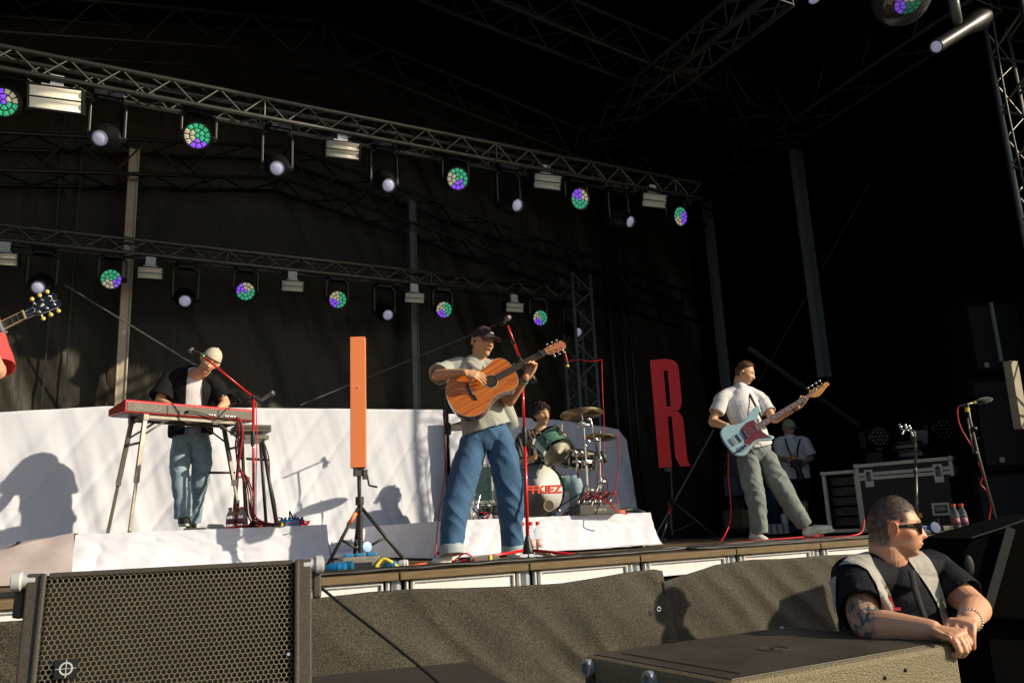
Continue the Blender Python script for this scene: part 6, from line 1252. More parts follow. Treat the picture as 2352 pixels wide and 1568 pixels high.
    sp = MB(); P = [q(1120, 842, -.02), q(1140, 858, -.08), q(1160, 872, -.14), q(1180, 885, -.20)]; sp.sheet(lambda u, v: smooth_path(P, 5)[round(u*15)]+UP*(.022*(v-.5)), 15, 2); sp.obj('guitar_strap', M_BLKC, root, smooth=True, solid=.003)
    pk = MB(); pk.box(q(1028, 985, .06), (.05, .06, .09), frame(RIGHT, AWAY, UP)); pk.cyl(q(1025, 975, .05), q(1025, 992, .03), .014); pk.obj('transmitter_pack', M_BLKM, root, bevel=.008)
    return root
singer()
# ---- acoustic guitar
def guitar(bridge, nut, facing, label, acoustic=True):
    br, nt_ = V(bridge), V(nut); d = (nt_-br).normalized(); f = V(facing); f = (f-d*f.dot(d)).normalized(); l = d.cross(f)     # l: treble side (below)
    if l.z > 0: l = -l
    return br, nt_, d, f, l
def acoustic():
    F = 5.98; br, nt_, d, f, l = guitar(pF(1084, 899, F+.01), pF(1254, 807, F+.06), (-AWAY*1+UP*.22-RIGHT*.02), '')
    S_ = (nt_-br).length; th = thing('acoustic_guitar', 'reddish mahogany acoustic guitar held across the singer\'s body', 'guitar', br)
    # outline half widths along the body; t from tail (behind bridge) to neck joint
    prof = [(-.175, 0), (-.172, .055), (-.155, .105), (-.12, .150), (-.07, .176), (-.02, .180), (.03, .165), (.08, .135), (.12, .118), (.16, .115), (.20, .125), (.245, .138), (.285, .132), (.315, .105), (.333, .060), (.338, 0)]
    pr_ = smooth_path([V((a, b, 0)) for a, b in prof], 4); out = [(p.x, p.y) for p in pr_]+[(p.x, -p.y) for p in reversed(pr_[1:-1])]
    k = S_/.60; out = [(a*k, b*k*.97) for a, b in out]
    dep = .095
    back = MB(); ring = lambda dd, sc=1.: [br+d*((a-.08)*sc+.08)+l*b*sc-f*dd for a, b in out]
    n = len(out); r0, r1, r2, r3 = ring(.003), ring(.0065, 1.004), ring(dep, 1.0), ring(dep+.006, .96)
    back.add(r0+r1+r2+r3, [(i+j*n, (i+1) % n+j*n, (i+1) % n+(j+1)*n, i+(j+1)*n) for j in range(3) for i in range(n)]+[tuple(range(3*n, 4*n))])
    M_MAH = mat('glossy dark mahogany sides', (.17, .040, .012), .25, var=.25, vscale=5, coat=.6)
    back.obj('body_shell', M_MAH, th, smooth=True, sharp=True)
    # top built in guitar frame so that the grain runs along the strings
    def local_obj(mb, name, m, par):
        R_ = frame(d, l, f); o = mb.obj(name, m, None, smooth=False); me = o.data; lc = o.location.copy()
        for v in me.vertices: v.co = R_.inverted() @ (v.co+lc-br)
        o.matrix_basis = Matrix.Translation(br) @ R_.to_4x4(); adopt(o, par); return o
    t = MB(); t.add(ring(0, .985)+ring(-.0015, .975), [(i, (i+1) % n, n+(i+1) % n, n+i) for i in range(n)]+[tuple(range(n, 2*n))])
    M_TOPW = mat('figured glossy mahogany top', (.34, .050, .006), .28, var=.42, vscale=5, col2=(.92, .29, .028), coat=.35, stretch=(.5, 9, 1), detail=5)
    local_obj(t, 'soundboard', M_TOPW, th)
    bd_ = MB(); bd_.tube([p for p in ring(-.0005, .99)]+[ring(-.0005, .99)[0]], .0022, 6); bd_.obj('binding', mat('cream binding', (.55, .42, .25), .4), th)
    hcn = br+d*.150*k; MB().lathe([(.047*k, .0015), (0, .0018)], hcn, f, 36).obj('sound_hole', mat('dark guitar interior', (.012, .012, .014), .8), th)
    MB().lathe([(.048*k, .001), (.048*k, .0025), (.053*k, .0025), (.053*k, .001)], hcn, f, 36, True).obj('rosette', mat('pale rosette', (.55, .40, .28), .4), th, smooth=True)
    b_ = MB(); b_.prism([(-.012, -.030), (.0, -.075), (.012, -.080), (.014, -.03), (.014, .03), (.012, .08), (.0, .075), (-.012, .03)], br+f*.001-d*.008, d, l, f, .008); o = b_.obj('bridge', M_BLK, th, bevel=.002)
    s_ = MB()
    for i in range(6): s_.ball(br-d*.006+l*(-.028+.0112*i)+f*.010, .0035, 6)
    s_.box(br+d*.003+f*.010, (.003, .07, .003), frame(d, l, f)); s_.obj('saddle', mat('bone', (.7, .62, .45), .4), th)
    fb = MB(); A, B = br+d*.195*k+f*.006, nt_+f*.004
    fb.hexa([A-l*.027-f*.006, A+l*.027-f*.006, B+l*.0215-f*.006, B-l*.0215-f*.006], [A-l*.027+f*.001, A+l*.027+f*.001, B+l*.0215+f*.001, B-l*.0215+f*.001]); fb.obj('fretboard', mat('dark ebony fretboard', (.03, .018, .012), .4), th)
    fr_ = MB()
    for i in range(1, 20):
        t_ = S_*(1-2**(-i/12)); p = nt_-d*t_; 
        if (p-A).dot(d) > 0: fr_.box(p+f*.0065, (.0016, .046, .002), frame(d, l, f))
    fr_.obj('frets', M_CHR, th)
    ne = MB(); loft(ne, [A-f*.016+d*.12, nt_-f*.014], [(.026, .016), (.021, .013)], l, 14, 2); ne.obj('neck', M_MAH, th, smooth=True)
    hd = MB(); hb = nt_-f*.004; hd_d = (d*.97-f*.22).normalized(); hf = (f*.97+d*.22).normalized()
    hd.prism([(0, -.023), (.03, -.034), (.10, -.037), (.155, -.036), (.165, -.02), (.172, 0), (.165, .02), (.155, .036), (.10, .037), (.03, .034), (0, .023)], hb-hf*.012, hd_d, l, hf, .014); hd.obj('headstock', mat('reddish headstock veneer', (.42, .13, .05), .3, var=.2, vscale=30, coat=.5), th, bevel=.002)
    MB().box(nt_+f*.003, (.004, .044, .008), frame(d, l, f)).obj('nut', mat('bone', (.7, .62, .45), .4), th)
    for i in range(6):
        s = -1 if i < 3 else 1; p = hb+hd_d*(.045+.042*(i % 3))+l*s*.024; tu = MB(); tu.cyl(p, p+hf*.012, .004, n=10); tu.cyl(p+hf*.0, p+hf*.004, .007, n=10); tu.cyl(p-hf*.008, p+l*s*.026-hf*.008, .003, n=6); tu.ball(p+l*s*.033-hf*.008, .009, 8, (1.2, .8, .6), frame(hd_d, l, hf)); tu.obj('tuner', M_CHR, th, smooth=True)
    for i in range(6):
        o0_ = br-d*.002+l*(-.028+.0112*i)+f*.013; e0 = nt_+l*(-.018+.0072*i)+f*.009; s = -1 if i < 3 else 1; j_ = (i % 3) if s < 0 else 2-(i % 3)
        pe = hb+hd_d*(.045+.042*j_)+l*s*.024+hf*.008; MB().tube([o0_, e0, pe], .0011, 5).obj('string', mat('bronze string', (.6, .42, .2), .3, .8), th)
    cp = MB(); p = nt_-d*.045; cp.box(p+f*.016, (.012, .058, .010), frame(d, l, f)); cp.box(p-l*.03-f*.004, (.012, .008, .045), frame(d, l, f)); tag(cp.obj('capo', M_BLK, None, bevel=.003), 'black capo clamped on the acoustic guitar\'s neck', 'capo')
acoustic()

# ================================================================ BASSIST
def bassist():
    F = 8.55; q = lambda x, y, d=0.: pF(x, y, F+d)
    root = thing('person', 'bassist in white t-shirt and grey green jeans looking right, playing the pale blue bass', 'person', V((q(1770, 1245).x, q(1770, 1245).y, ZD)))
    hc = q(1711, 857); yf = (RIGHT*.88-AWAY*.42-UP*.36).normalized(); xr = yf.cross(UP).normalized(); R_ = frame(xr, yf, xr.cross(yf)); ru = (RIGHT*.88+AWAY*.40).normalized(); ru = (RIGHT*.95+AWAY*.25).normalized()
    neck = q(1701, 889, .02); chest = q(1704, 930, .03); waist = q(1722, 985, .03); hip = q(1737, 1028, .04)
    sR, eR, wR = q(1661, 912, -.02), q(1636, 968, -.08), q(1676, 981, -.26)
    sL, eL, wL = q(1748, 916, .12), q(1778, 962, -.04), q(1832, 934, -.23)
    b = MB(); add_head(b, hc, R_); loft(b, [hc+R_ @ V((0, -.03, -.06)), hc+R_ @ V((0, -.03, -.10)), neck-UP*.03], [(.06, .062), (.06, .06), (.08, .07)], ru, 18, 3)
    torso(b, hip, waist, chest, neck, ru, yf, cup=False); arm(b, sR, eR, wR, 1.05); arm(b, sL, eL, wL, 1.05)
    hR, hL = q(1718, 1050, .04), q(1757, 1050, .06); kR, aR, kL, aL = q(1737, 1135, -.03), q(1742, 1224, .0), q(1800, 1120, .02), q(1850, 1212, .05); leg(b, hR, kR, aR); leg(b, hL, kL, aL)
    hand(b, wR, (q(1712, 994, -.34)-wR), (AWAY*.8-UP*.4), ts=-1, curl=((.5, .7), (.55, .8), (.6, .8), (.6, .9)), thumb=(.6, .4, .3))
    hand(b, wL, (q(1852, 908, -.23)-wL), (-AWAY*.9-RIGHT*.35), ts=1, curl=((.7, 1.1), (.75, 1.1), (.8, 1.1), (.8, 1.1)), thumb=(.2, .5, .4))
    fuse(b, 'body', M_SKIN, root, .0048, 2, color=lambda co: head_color(co, hc, R_, 1., (.74, .40, .22), brow=(.30, .18, .09), lips=(.50, .20, .14)))
    hk = lambda p: p[2] > .045+.05*max(0, p[1]/.09)-.075*max(0, -p[1]/.03 if p[1] < 0 else 0)*1.0 and p[2] > -.065
    skull_cap(hc, R_, 1., hk, .004, lambda p: .004*noise.noise(p*60)+(.006 if p.z > .07 else 0), 'hair', mat('sandy brown hair', (.17, .085, .035), .6, bump=.8, bscale=300, var=.3, vscale=60), root)
    h2 = hairfuzz(hc, R_, 1., lambda p, r: hk(p) and p[2] > .02, 900, .022, None, root, 3, .35, (0, .5, .4), .0012, .004); h2.obj('hair_tips', MATS['sandy brown hair'], root)
    MB().ball(hc+R_ @ V((.084, .002, -.008)), .010, 10).obj('earphone', M_BLK, root, smooth=True)
    m = MB(); torso(m, hip, waist, chest, neck-UP*.01, ru, yf, inf=.014, hemdrop=.0); sleeve(m, sR, eR, .62, .068, .074, ctr=q(1685, 912, .02)); sleeve(m, sL, eL, .66, .064, .072, ctr=q(1722, 912, .06))
    loft(m, [q(1694, 895, .02), q(1680, 901, .01), q(1664, 909, 0)], [.052, .058, .064], UP, 18, 2); loft(m, [q(1710, 896, .03), q(1724, 901, .06), q(1745, 912, .1)], [.052, .056, .060], UP, 18, 2)
    fuse(m, 't_shirt', M_TEEW, root, .0055, 3, disp=fold(.011, (7, 7, 3), 12.))
    MB().lathe([(.062, -.006), (.068, -.006), (.070, .006), (.063, .008)], neck-UP*.018, (UP-AWAY*.25), 28, True).obj('neckband', M_TEEW, root, smooth=True)
    j = MB(); loft(j, [q(1737, 1022, .04), q(1739, 1040, .04), q(1741, 1056, .05)], [(.150, .108), (.156, .110), (.13, .085)], ru, 26, 3, ends=(0, 0))
    loft(j, [q(1718, 1055, .03), q(1724, 1095, .0), q(1733, 1135, -.03), q(1740, 1175, -.02), q(1744, 1222, 0)], [(.105, .115), (.108, .11), (.098, .10), (.086, .095), (.082, .095)], ru, 24, 4, cup=(.03, .007))
    loft(j, [q(1760, 1055, .05), q(1778, 1090, .03), q(1800, 1128, .0), q(1822, 1165, .02), q(1848, 1205, .04)], [(.105, .115), (.110, .11), (.105, .10), (.092, .09), (.082, .09)], ru, 24, 4, cup=(.03, .007))
    fuse(j, 'jeans', M_DENIMG, root, .0055, 3, disp=fold(.012, (10, 10, 4), 17., dirs=((.9, .5), (-.6, .9))))
    s1_ = shoe('shoe', q(1727, 1241, .10), q(1764, 1252, -.18), UP, root, w_=.052); a = q(1848, 1233, .05); bb = q(1916, 1219, -.02); s2_ = shoe('shoe', a, a+(bb-a).normalized()*.30, UP, root, w_=.05)
    MB().lathe([(.031, -.007), (.035, -.006), (.035, .006), (.031, .007)], wR.lerp(eR, .12), (wR-eR), 20, True).obj('wristband', M_WHT, root, smooth=True)
    MB().lathe([(.030, -.007), (.034, -.006), (.034, .006), (.030, .007)], wL.lerp(eL, .14), (wL-eL), 20, True).obj('watch', M_BLK, root, smooth=True)
    P = smooth_path([q(1704, 892, .06), q(1718, 900, -.03), q(1732, 925, -.11), q(1748, 955, -.14), q(1756, 975, -.2)], 5); sp = MB(); sp.sheet(lambda u, v: P[round(u*20)]+RIGHT*.028*(v-.5), 20, 2); sp.obj('bass_strap', mat('brown leather strap', (.035, .022, .015), .5), root, smooth=True, solid=.003)
bassist()
def bass():
    F = 8.2; br, nt_, d, f, l = guitar(pF(1687, 1012, F), pF(1860, 908, F+.06), (-AWAY+UP*.15), ''); S_ = (nt_-br).length; k = S_/.864
    th = thing('bass_guitar', 'pale blue electric bass with dark red pickguard', 'bass guitar', br)
    # outline (along neck, treble side positive), jazz style offset waist and two horns
    pts = [(-.085, .02), (-.075, .10), (-.03, .150), (.03, .158), (.09, .130), (.14, .108), (.20, .112), (.255, .140), (.30, .165), (.335, .160), (.335, .138), (.30, .105), (.285, .060), (.285, .028), (.285, -.028), (.29, -.05), (.33, -.085), (.385, -.125), (.40, -.155), (.375, -.170), (.31, -.158), (.24, -.125), (.17, -.110), (.10, -.125), (.04, -.150), (-.02, -.158), (-.065, -.13), (-.085, -.06)]
    P = smooth_path([V((a, b, 0)) for a, b in pts+[pts[0]]], 4)[:-1]; out = [(p.x*k, p.y*k) for p in P]; n = len(out)
    ring = lambda dd, sc=1.: [br+d*((a-.1)*sc+.1)+l*b*sc-f*dd for a, b in out]
    m = MB(); rs_ = [ring(-.0, .96), ring(.004, .985), ring(.012, 1.), ring(.032, 1.), ring(.040, .985), ring(.044, .95)]; m.add(sum(rs_, []), [(i+j*n, (i+1) % n+j*n, (i+1) % n+(j+1)*n, i+(j+1)*n) for j in range(5) for i in range(n)]+[tuple(range(n-1, -1, -1)), tuple(range(5*n, 6*n))]); m.obj('body_shell', mat('pale sonic blue lacquer', (.36, .58, .62), .22, coat=.6), th, smooth=True, sharp=True)
    pg = [(.105, -.055), (.15, -.075), (.21, -.085), (.27, -.075), (.275, .030), (.27, .06), (.29, .11), (.31, .148), (.26, .122), (.21, .098), (.15, .092), (.10, .105), (.06, .075), (.09, .03)]
    q = MB(); q.prism([(a*k, b*k) for a, b in pg], br+f*.0005, d, l, f, .003); q.obj('pickguard', mat('oxblood tortoiseshell', (.10, .012, .018), .25, var=.6, vscale=40, col2=(.22, .035, .03), coat=.4), th)
    q = MB(); q.prism([(a*k, b*k) for a, b in [(-.02, .065), (.06, .070), (.085, .085), (.075, .115), (.0, .125), (-.045, .10)]], br+f*.0005, d, l, f, .003); q.obj('control_plate', mat('blue grey plate', (.30, .36, .42), .35, .4), th)
    for a, b_ in ((.055, .088), (.025, .095), (-.01, .098)): MB().cyl(br+(d*a+l*b_)*k+f*.003, br+(d*a+l*b_)*k+f*.02, .011, n=12).obj('knob', M_BLK, th, bevel=.002)
    for a in (.045, .12): MB().box(br+d*a*k+f*.008, (.020, .088, .012), frame(d, l, f)).obj('pickup', M_BLK, th, bevel=.003)
    MB().box(br-d*.01*k+f*.006, (.045, .082, .010), frame(d, l, f)).obj('bridge', mat('brass steel bridge', (.55, .50, .38), .3, .9), th, bevel=.002)
    A, B = br+d*.235*k+f*.010, nt_+f*.006; q = MB(); q.hexa([A-l*.031-f*.02, A+l*.031-f*.02, B+l*.020-f*.016, B-l*.020-f*.016], [A-l*.031, A+l*.031, B+l*.020, B-l*.020]); q.obj('neck', mat('rosewood fretboard', (.27, .13, .06), .45, var=.2, vscale=30), th, bevel=.003)
    q = MB()
    for i in range(1, 21): t_ = S_*(1-2**(-i/12)); p = nt_-d*t_; w_ = .042+.018*t_/S_; q.box(p+f*.010, (.0022, w_, .003), frame(d, l, f))
    q.obj('frets', M_CHR, th)
    q = MB()
    for i in (3, 5, 7, 9, 12, 15, 17): t_ = S_*(1-2**(-(i-.5)/12)); q.cyl(nt_-d*t_+f*.009, nt_-d*t_+f*.012, .0045, n=8)
    q.obj('inlays', M_WHT, th)
    hs_ = MB(); hs_.prism([(0, .020), (.03, .040), (.07, .052), (.12, .044), (.17, .026), (.21, .014), (.235, .012), (.245, -.006), (.238, -.026), (.215, -.036), (.19, -.030), (.02, -.040), (0, -.020)], nt_-f*.014, d, l, f, .014); hs_.obj('headstock', mat('amber maple headstock', (.62, .27, .03), .28, coat=.6, var=.1), th, bevel=.003)
    for i in range(4):
        p = nt_+d*(.04+.048*i)-l*.018; q = MB(); q.cyl(p, p+f*.014, .006, n=10); q.cyl(p, p+f*.004, .011, n=12); q.cyl(p-f*.01, p-l*.045-f*.01, .004, n=6); q.ball(p-l*.058-f*.01, .015, 10, (1.1, .8, .45), frame(d, l, f)); q.obj('tuner', M_CHR, th, smooth=True)
        MB().tube([br+l*(-.028+.019*i)+f*.016, nt_+l*(-.015+.010*i)+f*.010, p+f*.010], .0017, 5).obj('string', M_CHR, th)
    j_ = MB(); c = br+(d*-.055+l*.10)*k+f*.004; j_.tube([c, c+d*.03+f*.01, c+d*.06+f*.012], .006, 8); j_.tube([c, c-d*.06-l*.02, c-d*.09-l*.05-f*.02], .003, 6); j_.obj('jack_plug', M_BLK, th)
bass()

# ================================================================ KEYBOARDIST
def keyboardist():
    F = 7.45; q = lambda x, y, d=0.: pF(x, y, F+d)
    root = thing('person', 'keyboardist in white backward cap and open black shirt, head tilted over the keyboard', 'person', V((q(430, 1215).x, q(430, 1215).y, RZK)))
    hc = q(482, 830, -.10); up_ = (UP*.80+RIGHT*.55-AWAY*.12).normalized(); yf = (-AWAY*.80+RIGHT*.32-UP*.42); yf = (yf-up_*yf.dot(up_)).normalized(); xr = yf.cross(up_); R_ = frame(xr, yf, up_); ru = (RIGHT*.97+AWAY*.2).normalized()
    neck = q(444, 857, .03); chest = q(440, 895, .05); waist = q(436, 945, .06); hip = q(438, 985, .06)
    sR, eR, wR = q(389, 872, .0), q(366, 922, -.10), q(402, 938, -.30); sL, eL, wL = q(494, 880, .10), q(518, 926, .08), q(500, 942, -.03)
    b = MB(); add_head(b, hc, R_); loft(b, [hc+R_ @ V((0, -.03, -.06)), hc+R_ @ V((0, -.03, -.11)), neck-UP*.03], [(.058, .060), (.058, .058), (.08, .07)], ru, 18, 3)
    torso(b, hip, waist, chest, neck, ru, yf, cup=False); arm(b, sR, eR, wR); arm(b, sL, eL, wL)
    hR, hL = q(420, 1000, .06), q(456, 1000, .07); kR, aR, kL, aL = q(412, 1090, -.02), q(420, 1190, -.02), q(458, 1090, .12), q(440, 1190, .30); leg(b, hR, kR, aR); leg(b, hL, kL, aL)
    for w_ in (wR, wL): hand(b, w_, (-AWAY*.75-RIGHT*.1-UP*.25), -UP, ts=1 if w_ is wL else -1, curl=((.3, .4),)*4)
    fuse(b, 'body', M_SKIN, root, .0048, 2, color=lambda co: head_color(co, hc, R_, 1., (.74, .42, .24), brow=(.30, .18, .09), lips=(.5, .2, .15)))
    skull_cap(hc, R_, 1., lambda p: p[2] > .028 and p[2] < .09 and not (p[1] > .07 and p[2] < .045), .003, lambda p: .004*noise.noise(p*70), 'hair', mat('dark blond hair', (.26, .16, .06), .6, bump=.8, bscale=300), root)
    hat(hc+up_*.006, R_ @ Matrix.Rotation(.10, 3, 'X'), 1.02, cloth_mat('cream white cap cotton', (.62, .57, .45), .08, 30), root, back=True, brimlen=.055)
    m = MB(); torso(m, hip, waist, chest, neck-UP*.01, ru, yf, inf=.010, hemdrop=.0); fuse(m, 't_shirt', M_TEEW, root, .0055, 3, disp=fold(.006, (7, 7, 3), 22.))
    s = MB(); torso(s, hip, waist, chest, neck-UP*.005, ru, yf, inf=.026, hemdrop=.06); sleeve(s, sR, eR, .85, .075, .11, ctr=q(415, 862, .03)); sleeve(s, sL, eL, .80, .070, .095, ctr=q(470, 868, .06))
    loft(s, [q(412, 858, .03), q(390, 866, .02)], [.07, .072], UP, 18, 2); loft(s, [q(468, 862, .05), q(492, 876, .08)], [.06, .066], UP, 18, 2)
    c0 = np.array(waist); ax_ = np.array(ru); nv_ = -np.array(AWAY)
    def keep(co, no):
        u = (co-c0)@ax_; fr = (co-c0)@nv_; zz = co[:, 2]; cu = .045+.0*zz; return ~((fr > .02)&(u > cu-.055)&(u < cu+.075))
    fuse(s, 'open_shirt', M_BSHIRT, root, .0055, 3, disp=fold(.010, (7, 7, 3), 27.), keep=keep)
    bt = MB()
    for x, y in ((461, 888), (459, 909), (458, 929), (512, 908)): bt.ball(q(x, y, -.13 if x < 500 else -.05), .0065, 8, (1, 1, 1))
    bt.obj('buttons', M_WHT, root, smooth=True)
    j = MB(); loft(j, [q(438, 985, .06), q(438, 1003, .06), q(440, 1020, .06)], [(.145, .108), (.148, .108), (.125, .085)], ru, 26, 3, ends=(0, 0))
    loft(j, [q(419, 1010, .05), q(414, 1050, .01), q(414, 1095, -.04), q(419, 1140, -.04), q(421, 1187, -.02)], [(.088, .10), (.088, .10), (.080, .09), (.072, .08), (.074, .08)], ru, 24, 4, cup=(.03, .007))
    loft(j, [q(458, 1010, .07), q(463, 1050, .09), q(460, 1095, .14), q(450, 1140, .22), q(440, 1195, .30)], [(.095, .11), (.092, .10), (.085, .09), (.08, .085), (.075, .08)], ru, 24, 4, cup=(.03, .007))
    fuse(j, 'jeans', M_DENIML, root, .0055, 3, disp=fold(.012, (10, 10, 4), 31., dirs=((.9, .5), (-.6, .9))))
    h_ = q(416, 1208, .10); t_ = q(429, 1207, -.17); shoe('shoe', h_, t_, UP, root, m=mat('black suede', (.03, .028, .026), .8)); h_ = q(443, 1220, .42); h_.z = RZK+.01; t_ = q(436, 1222, .16); t_.z = RZK+.01; shoe('shoe', h_, t_, UP, root, m=MATS['black suede'])
keyboardist()

# ================================================================ DRUMMER
def drummer():
    F = 9.05; q = lambda x, y, d=0.: pF(x, y, F+d)
    root = thing('person', 'seated drummer with dark curly hair, moustache and striped shirt', 'person', V((q(1255, 1150).x, q(1255, 1150).y, RZD)))
    hc = q(1244, 953); yf = (-AWAY*.80+RIGHT*.52-UP*.02).normalized(); up_ = (UP-RIGHT*.05).normalized(); xr = yf.cross(up_).normalized(); R_ = frame(xr, yf, xr.cross(yf)); ru = (RIGHT*.97+AWAY*.2).normalized()
    neck = q(1240, 988, .02); chest = q(1238, 1022, .03); waist = q(1238, 1072, .05); hip = q(1240, 1105, .06)
    sR, eR, wR = q(1199, 1008, .02), q(1190, 1050, -.06), q(1222, 1040, -.28); sL, eL, wL = q(1278, 1008, .05), q(1292, 1040, -.06), q(1290, 1015, -.26)
    wR = q(1228, 1050, -.28); eR = q(1196, 1062, -.08)
    b = MB(); add_head(b, hc, R_, mouth=.5); loft(b, [hc+R_ @ V((0, -.03, -.06)), hc+R_ @ V((0, -.02, -.11)), neck-UP*.04], [(.055, .058), (.055, .055), (.08, .07)], ru, 18, 3)
    torso(b, hip, waist, chest, neck, ru, yf, cup=False); arm(b, sR, eR, wR); arm(b, sL, eL, wL)
    hR, hL = q(1222, 1105, .05), q(1262, 1105, .05); leg(b, hR, q(1195, 1120, -.35), q(1190, 1172, -.35)); leg(b, hL, q(1318, 1115, -.25), q(1318, 1165, -.22))
    hand(b, wR, (q(1232, 1030, -.33)-wR), (RIGHT*.5-UP*.5), ts=1, curl=((.9, 1.2),)*4); hand(b, wL, (q(1296, 1002, -.30)-wL), (-AWAY*.2-RIGHT*.7), ts=1, curl=((1.0, 1.2),)*4)
    fuse(b, 'body', M_SKIN, root, .0048, 2, color=lambda co: head_color(co, hc, R_, 1., (.68, .37, .20), mouth=.8, brow=(.05, .03, .02), mous=(.05, .028, .015), stub=.3, lips=(.45, .16, .11)))
    # curls
    cu = MB(); rg = random.Random(4)
    for i in range(170):
        while 1:
            d_ = V((rg.gauss(0, 1), rg.gauss(0, 1), rg.gauss(.4, 1))).normalized(); p = head_shape(np.array([d_]))[0]
            if p[2] > (.038 if p[1] > .04 else -.05) and not (abs(p[0]) > .05 and p[2] < .0 and p[1] > -.01): break
        c = hc+R_ @ V(p)+R_ @ d_*rg.uniform(.005, .026); a = (R_ @ V((rg.gauss(0, 1), rg.gauss(0, 1), rg.gauss(0, 1)))).normalized(); u = a.orthogonal().normalized(); w_ = a.cross(u); r_ = rg.uniform(.008, .014)
        cu.tube([c+u*r_*cos(t)+w_*r_*sin(t)+a*t*.0035 for t in np.linspace(0, rg.uniform(6, 9), 14)], .0048, 5)
    cu.obj('curly_hair', mat('dark brown curls', (.022, .012, .007), .45, var=.4, vscale=60), root, smooth=True)
    skull_cap(hc, R_, 1., lambda p: p[2] > (.045 if p[1] > .03 else -.06) and not (abs(p[0]) > .06 and p[2] < .0 and p[1] > -.02), .006, lambda p: .006*noise.noise(p*60), 'hair', MATS['dark brown curls'], root)
    m = MB(); torso(m, hip, waist, chest, neck-UP*.03, ru, yf, inf=.020, hemdrop=.02); sleeve(m, sR, eR, .92, .07, .085, ctr=q(1220, 1002, .02)); sleeve(m, sL, eL, .9, .068, .082, ctr=q(1260, 1004, .04))
    loft(m, [q(1222, 998, .02), q(1201, 1005, .01)], [.062, .066], UP, 18, 2); loft(m, [q(1258, 998, .03), q(1276, 1005, .05)], [.058, .062], UP, 18, 2)
    c0 = np.array(chest); 
    fuse(m, 'striped_shirt', M_STRIPE, root, .0055, 3, disp=fold(.009, (7, 7, 3), 41.), keep=lambda co, no: ~(((co-c0)@(-np.array(AWAY)) > .03)&(np.abs((co-c0)@np.array(ru)-.02) < .010+.30*np.clip(co[:, 2]-c0[2]+.04, 0, 1))&(co[:, 2] > c0[2]-.04)))
    j = MB(); loft(j, [hip-UP*.02, q(1262, 1112, -.05), q(1296, 1108, -.22), q(1320, 1112, -.28)], [.11, .10, .085, .075], UP, 20, 3); loft(j, [q(1320, 1108, -.28), q(1326, 1140, -.25), q(1318, 1176, -.20)], [.078, .07, .062], RIGHT, 20, 3, cup=(.02, .006)); loft(j, [hip-UP*.02, q(1205, 1115, -.25), q(1196, 1120, -.38), q(1192, 1172, -.38)], [.11, .09, .078, .06], RIGHT, 20, 3); 
    fuse(j, 'jeans', M_DENIML, root, .0055, 3, disp=fold(.01, (6, 6, 3), 51.))
    p = q(1318, 1178, -.2); p.z = RZD+.01; shoe('shoe', p, p+(-AWAY*.26+RIGHT*.05), UP, root)
    for (a, b_), lab in ((((1226, 1042), (1296-56, 1066)), ''),): pass
    A, B = q(1233, 1062, -.36), q(1211, 1004, -.42); B = q(1217, 1010, -.52); A = q(1231, 1048, -.34)
    tag(MB().tube([A, B], [.0075, .0075, .005], 8).obj('drumstick', M_WOODS, None, smooth=True), 'pale drumstick leaning before the drummer\'s chest', 'drumstick')
    A, B = q(1289, 1024, -.30), q(1291, 972, -.34); tag(MB().tube([A, B], [.0085, .0085, .0055], 8).obj('drumstick', M_WOODS, None, smooth=True), 'upright pale drumstick in the drummer\'s raised hand', 'drumstick')
    st = q(1240, 1120, .08); st.z = RZD; th = thing('drum_stool', 'round black drum stool under the drummer', 'stool', st); MB().lathe([(0, .46), (.15, .46), (.17, .49), (.16, .53), (0, .535)], st, Z_, 24).obj('seat', M_BLKC, th, smooth=True); MB().cyl(st+V((0, 0, .08)), st+V((0, 0, .46)), .015).obj('pole', M_CHR, th)
    for k in range(3): a = 2*pi*k/3; MB().cyl(st+V((0, 0, .22)), st+V((.2*cos(a), .2*sin(a), .01)), .01).obj('leg', M_CHR, th)
drummer()
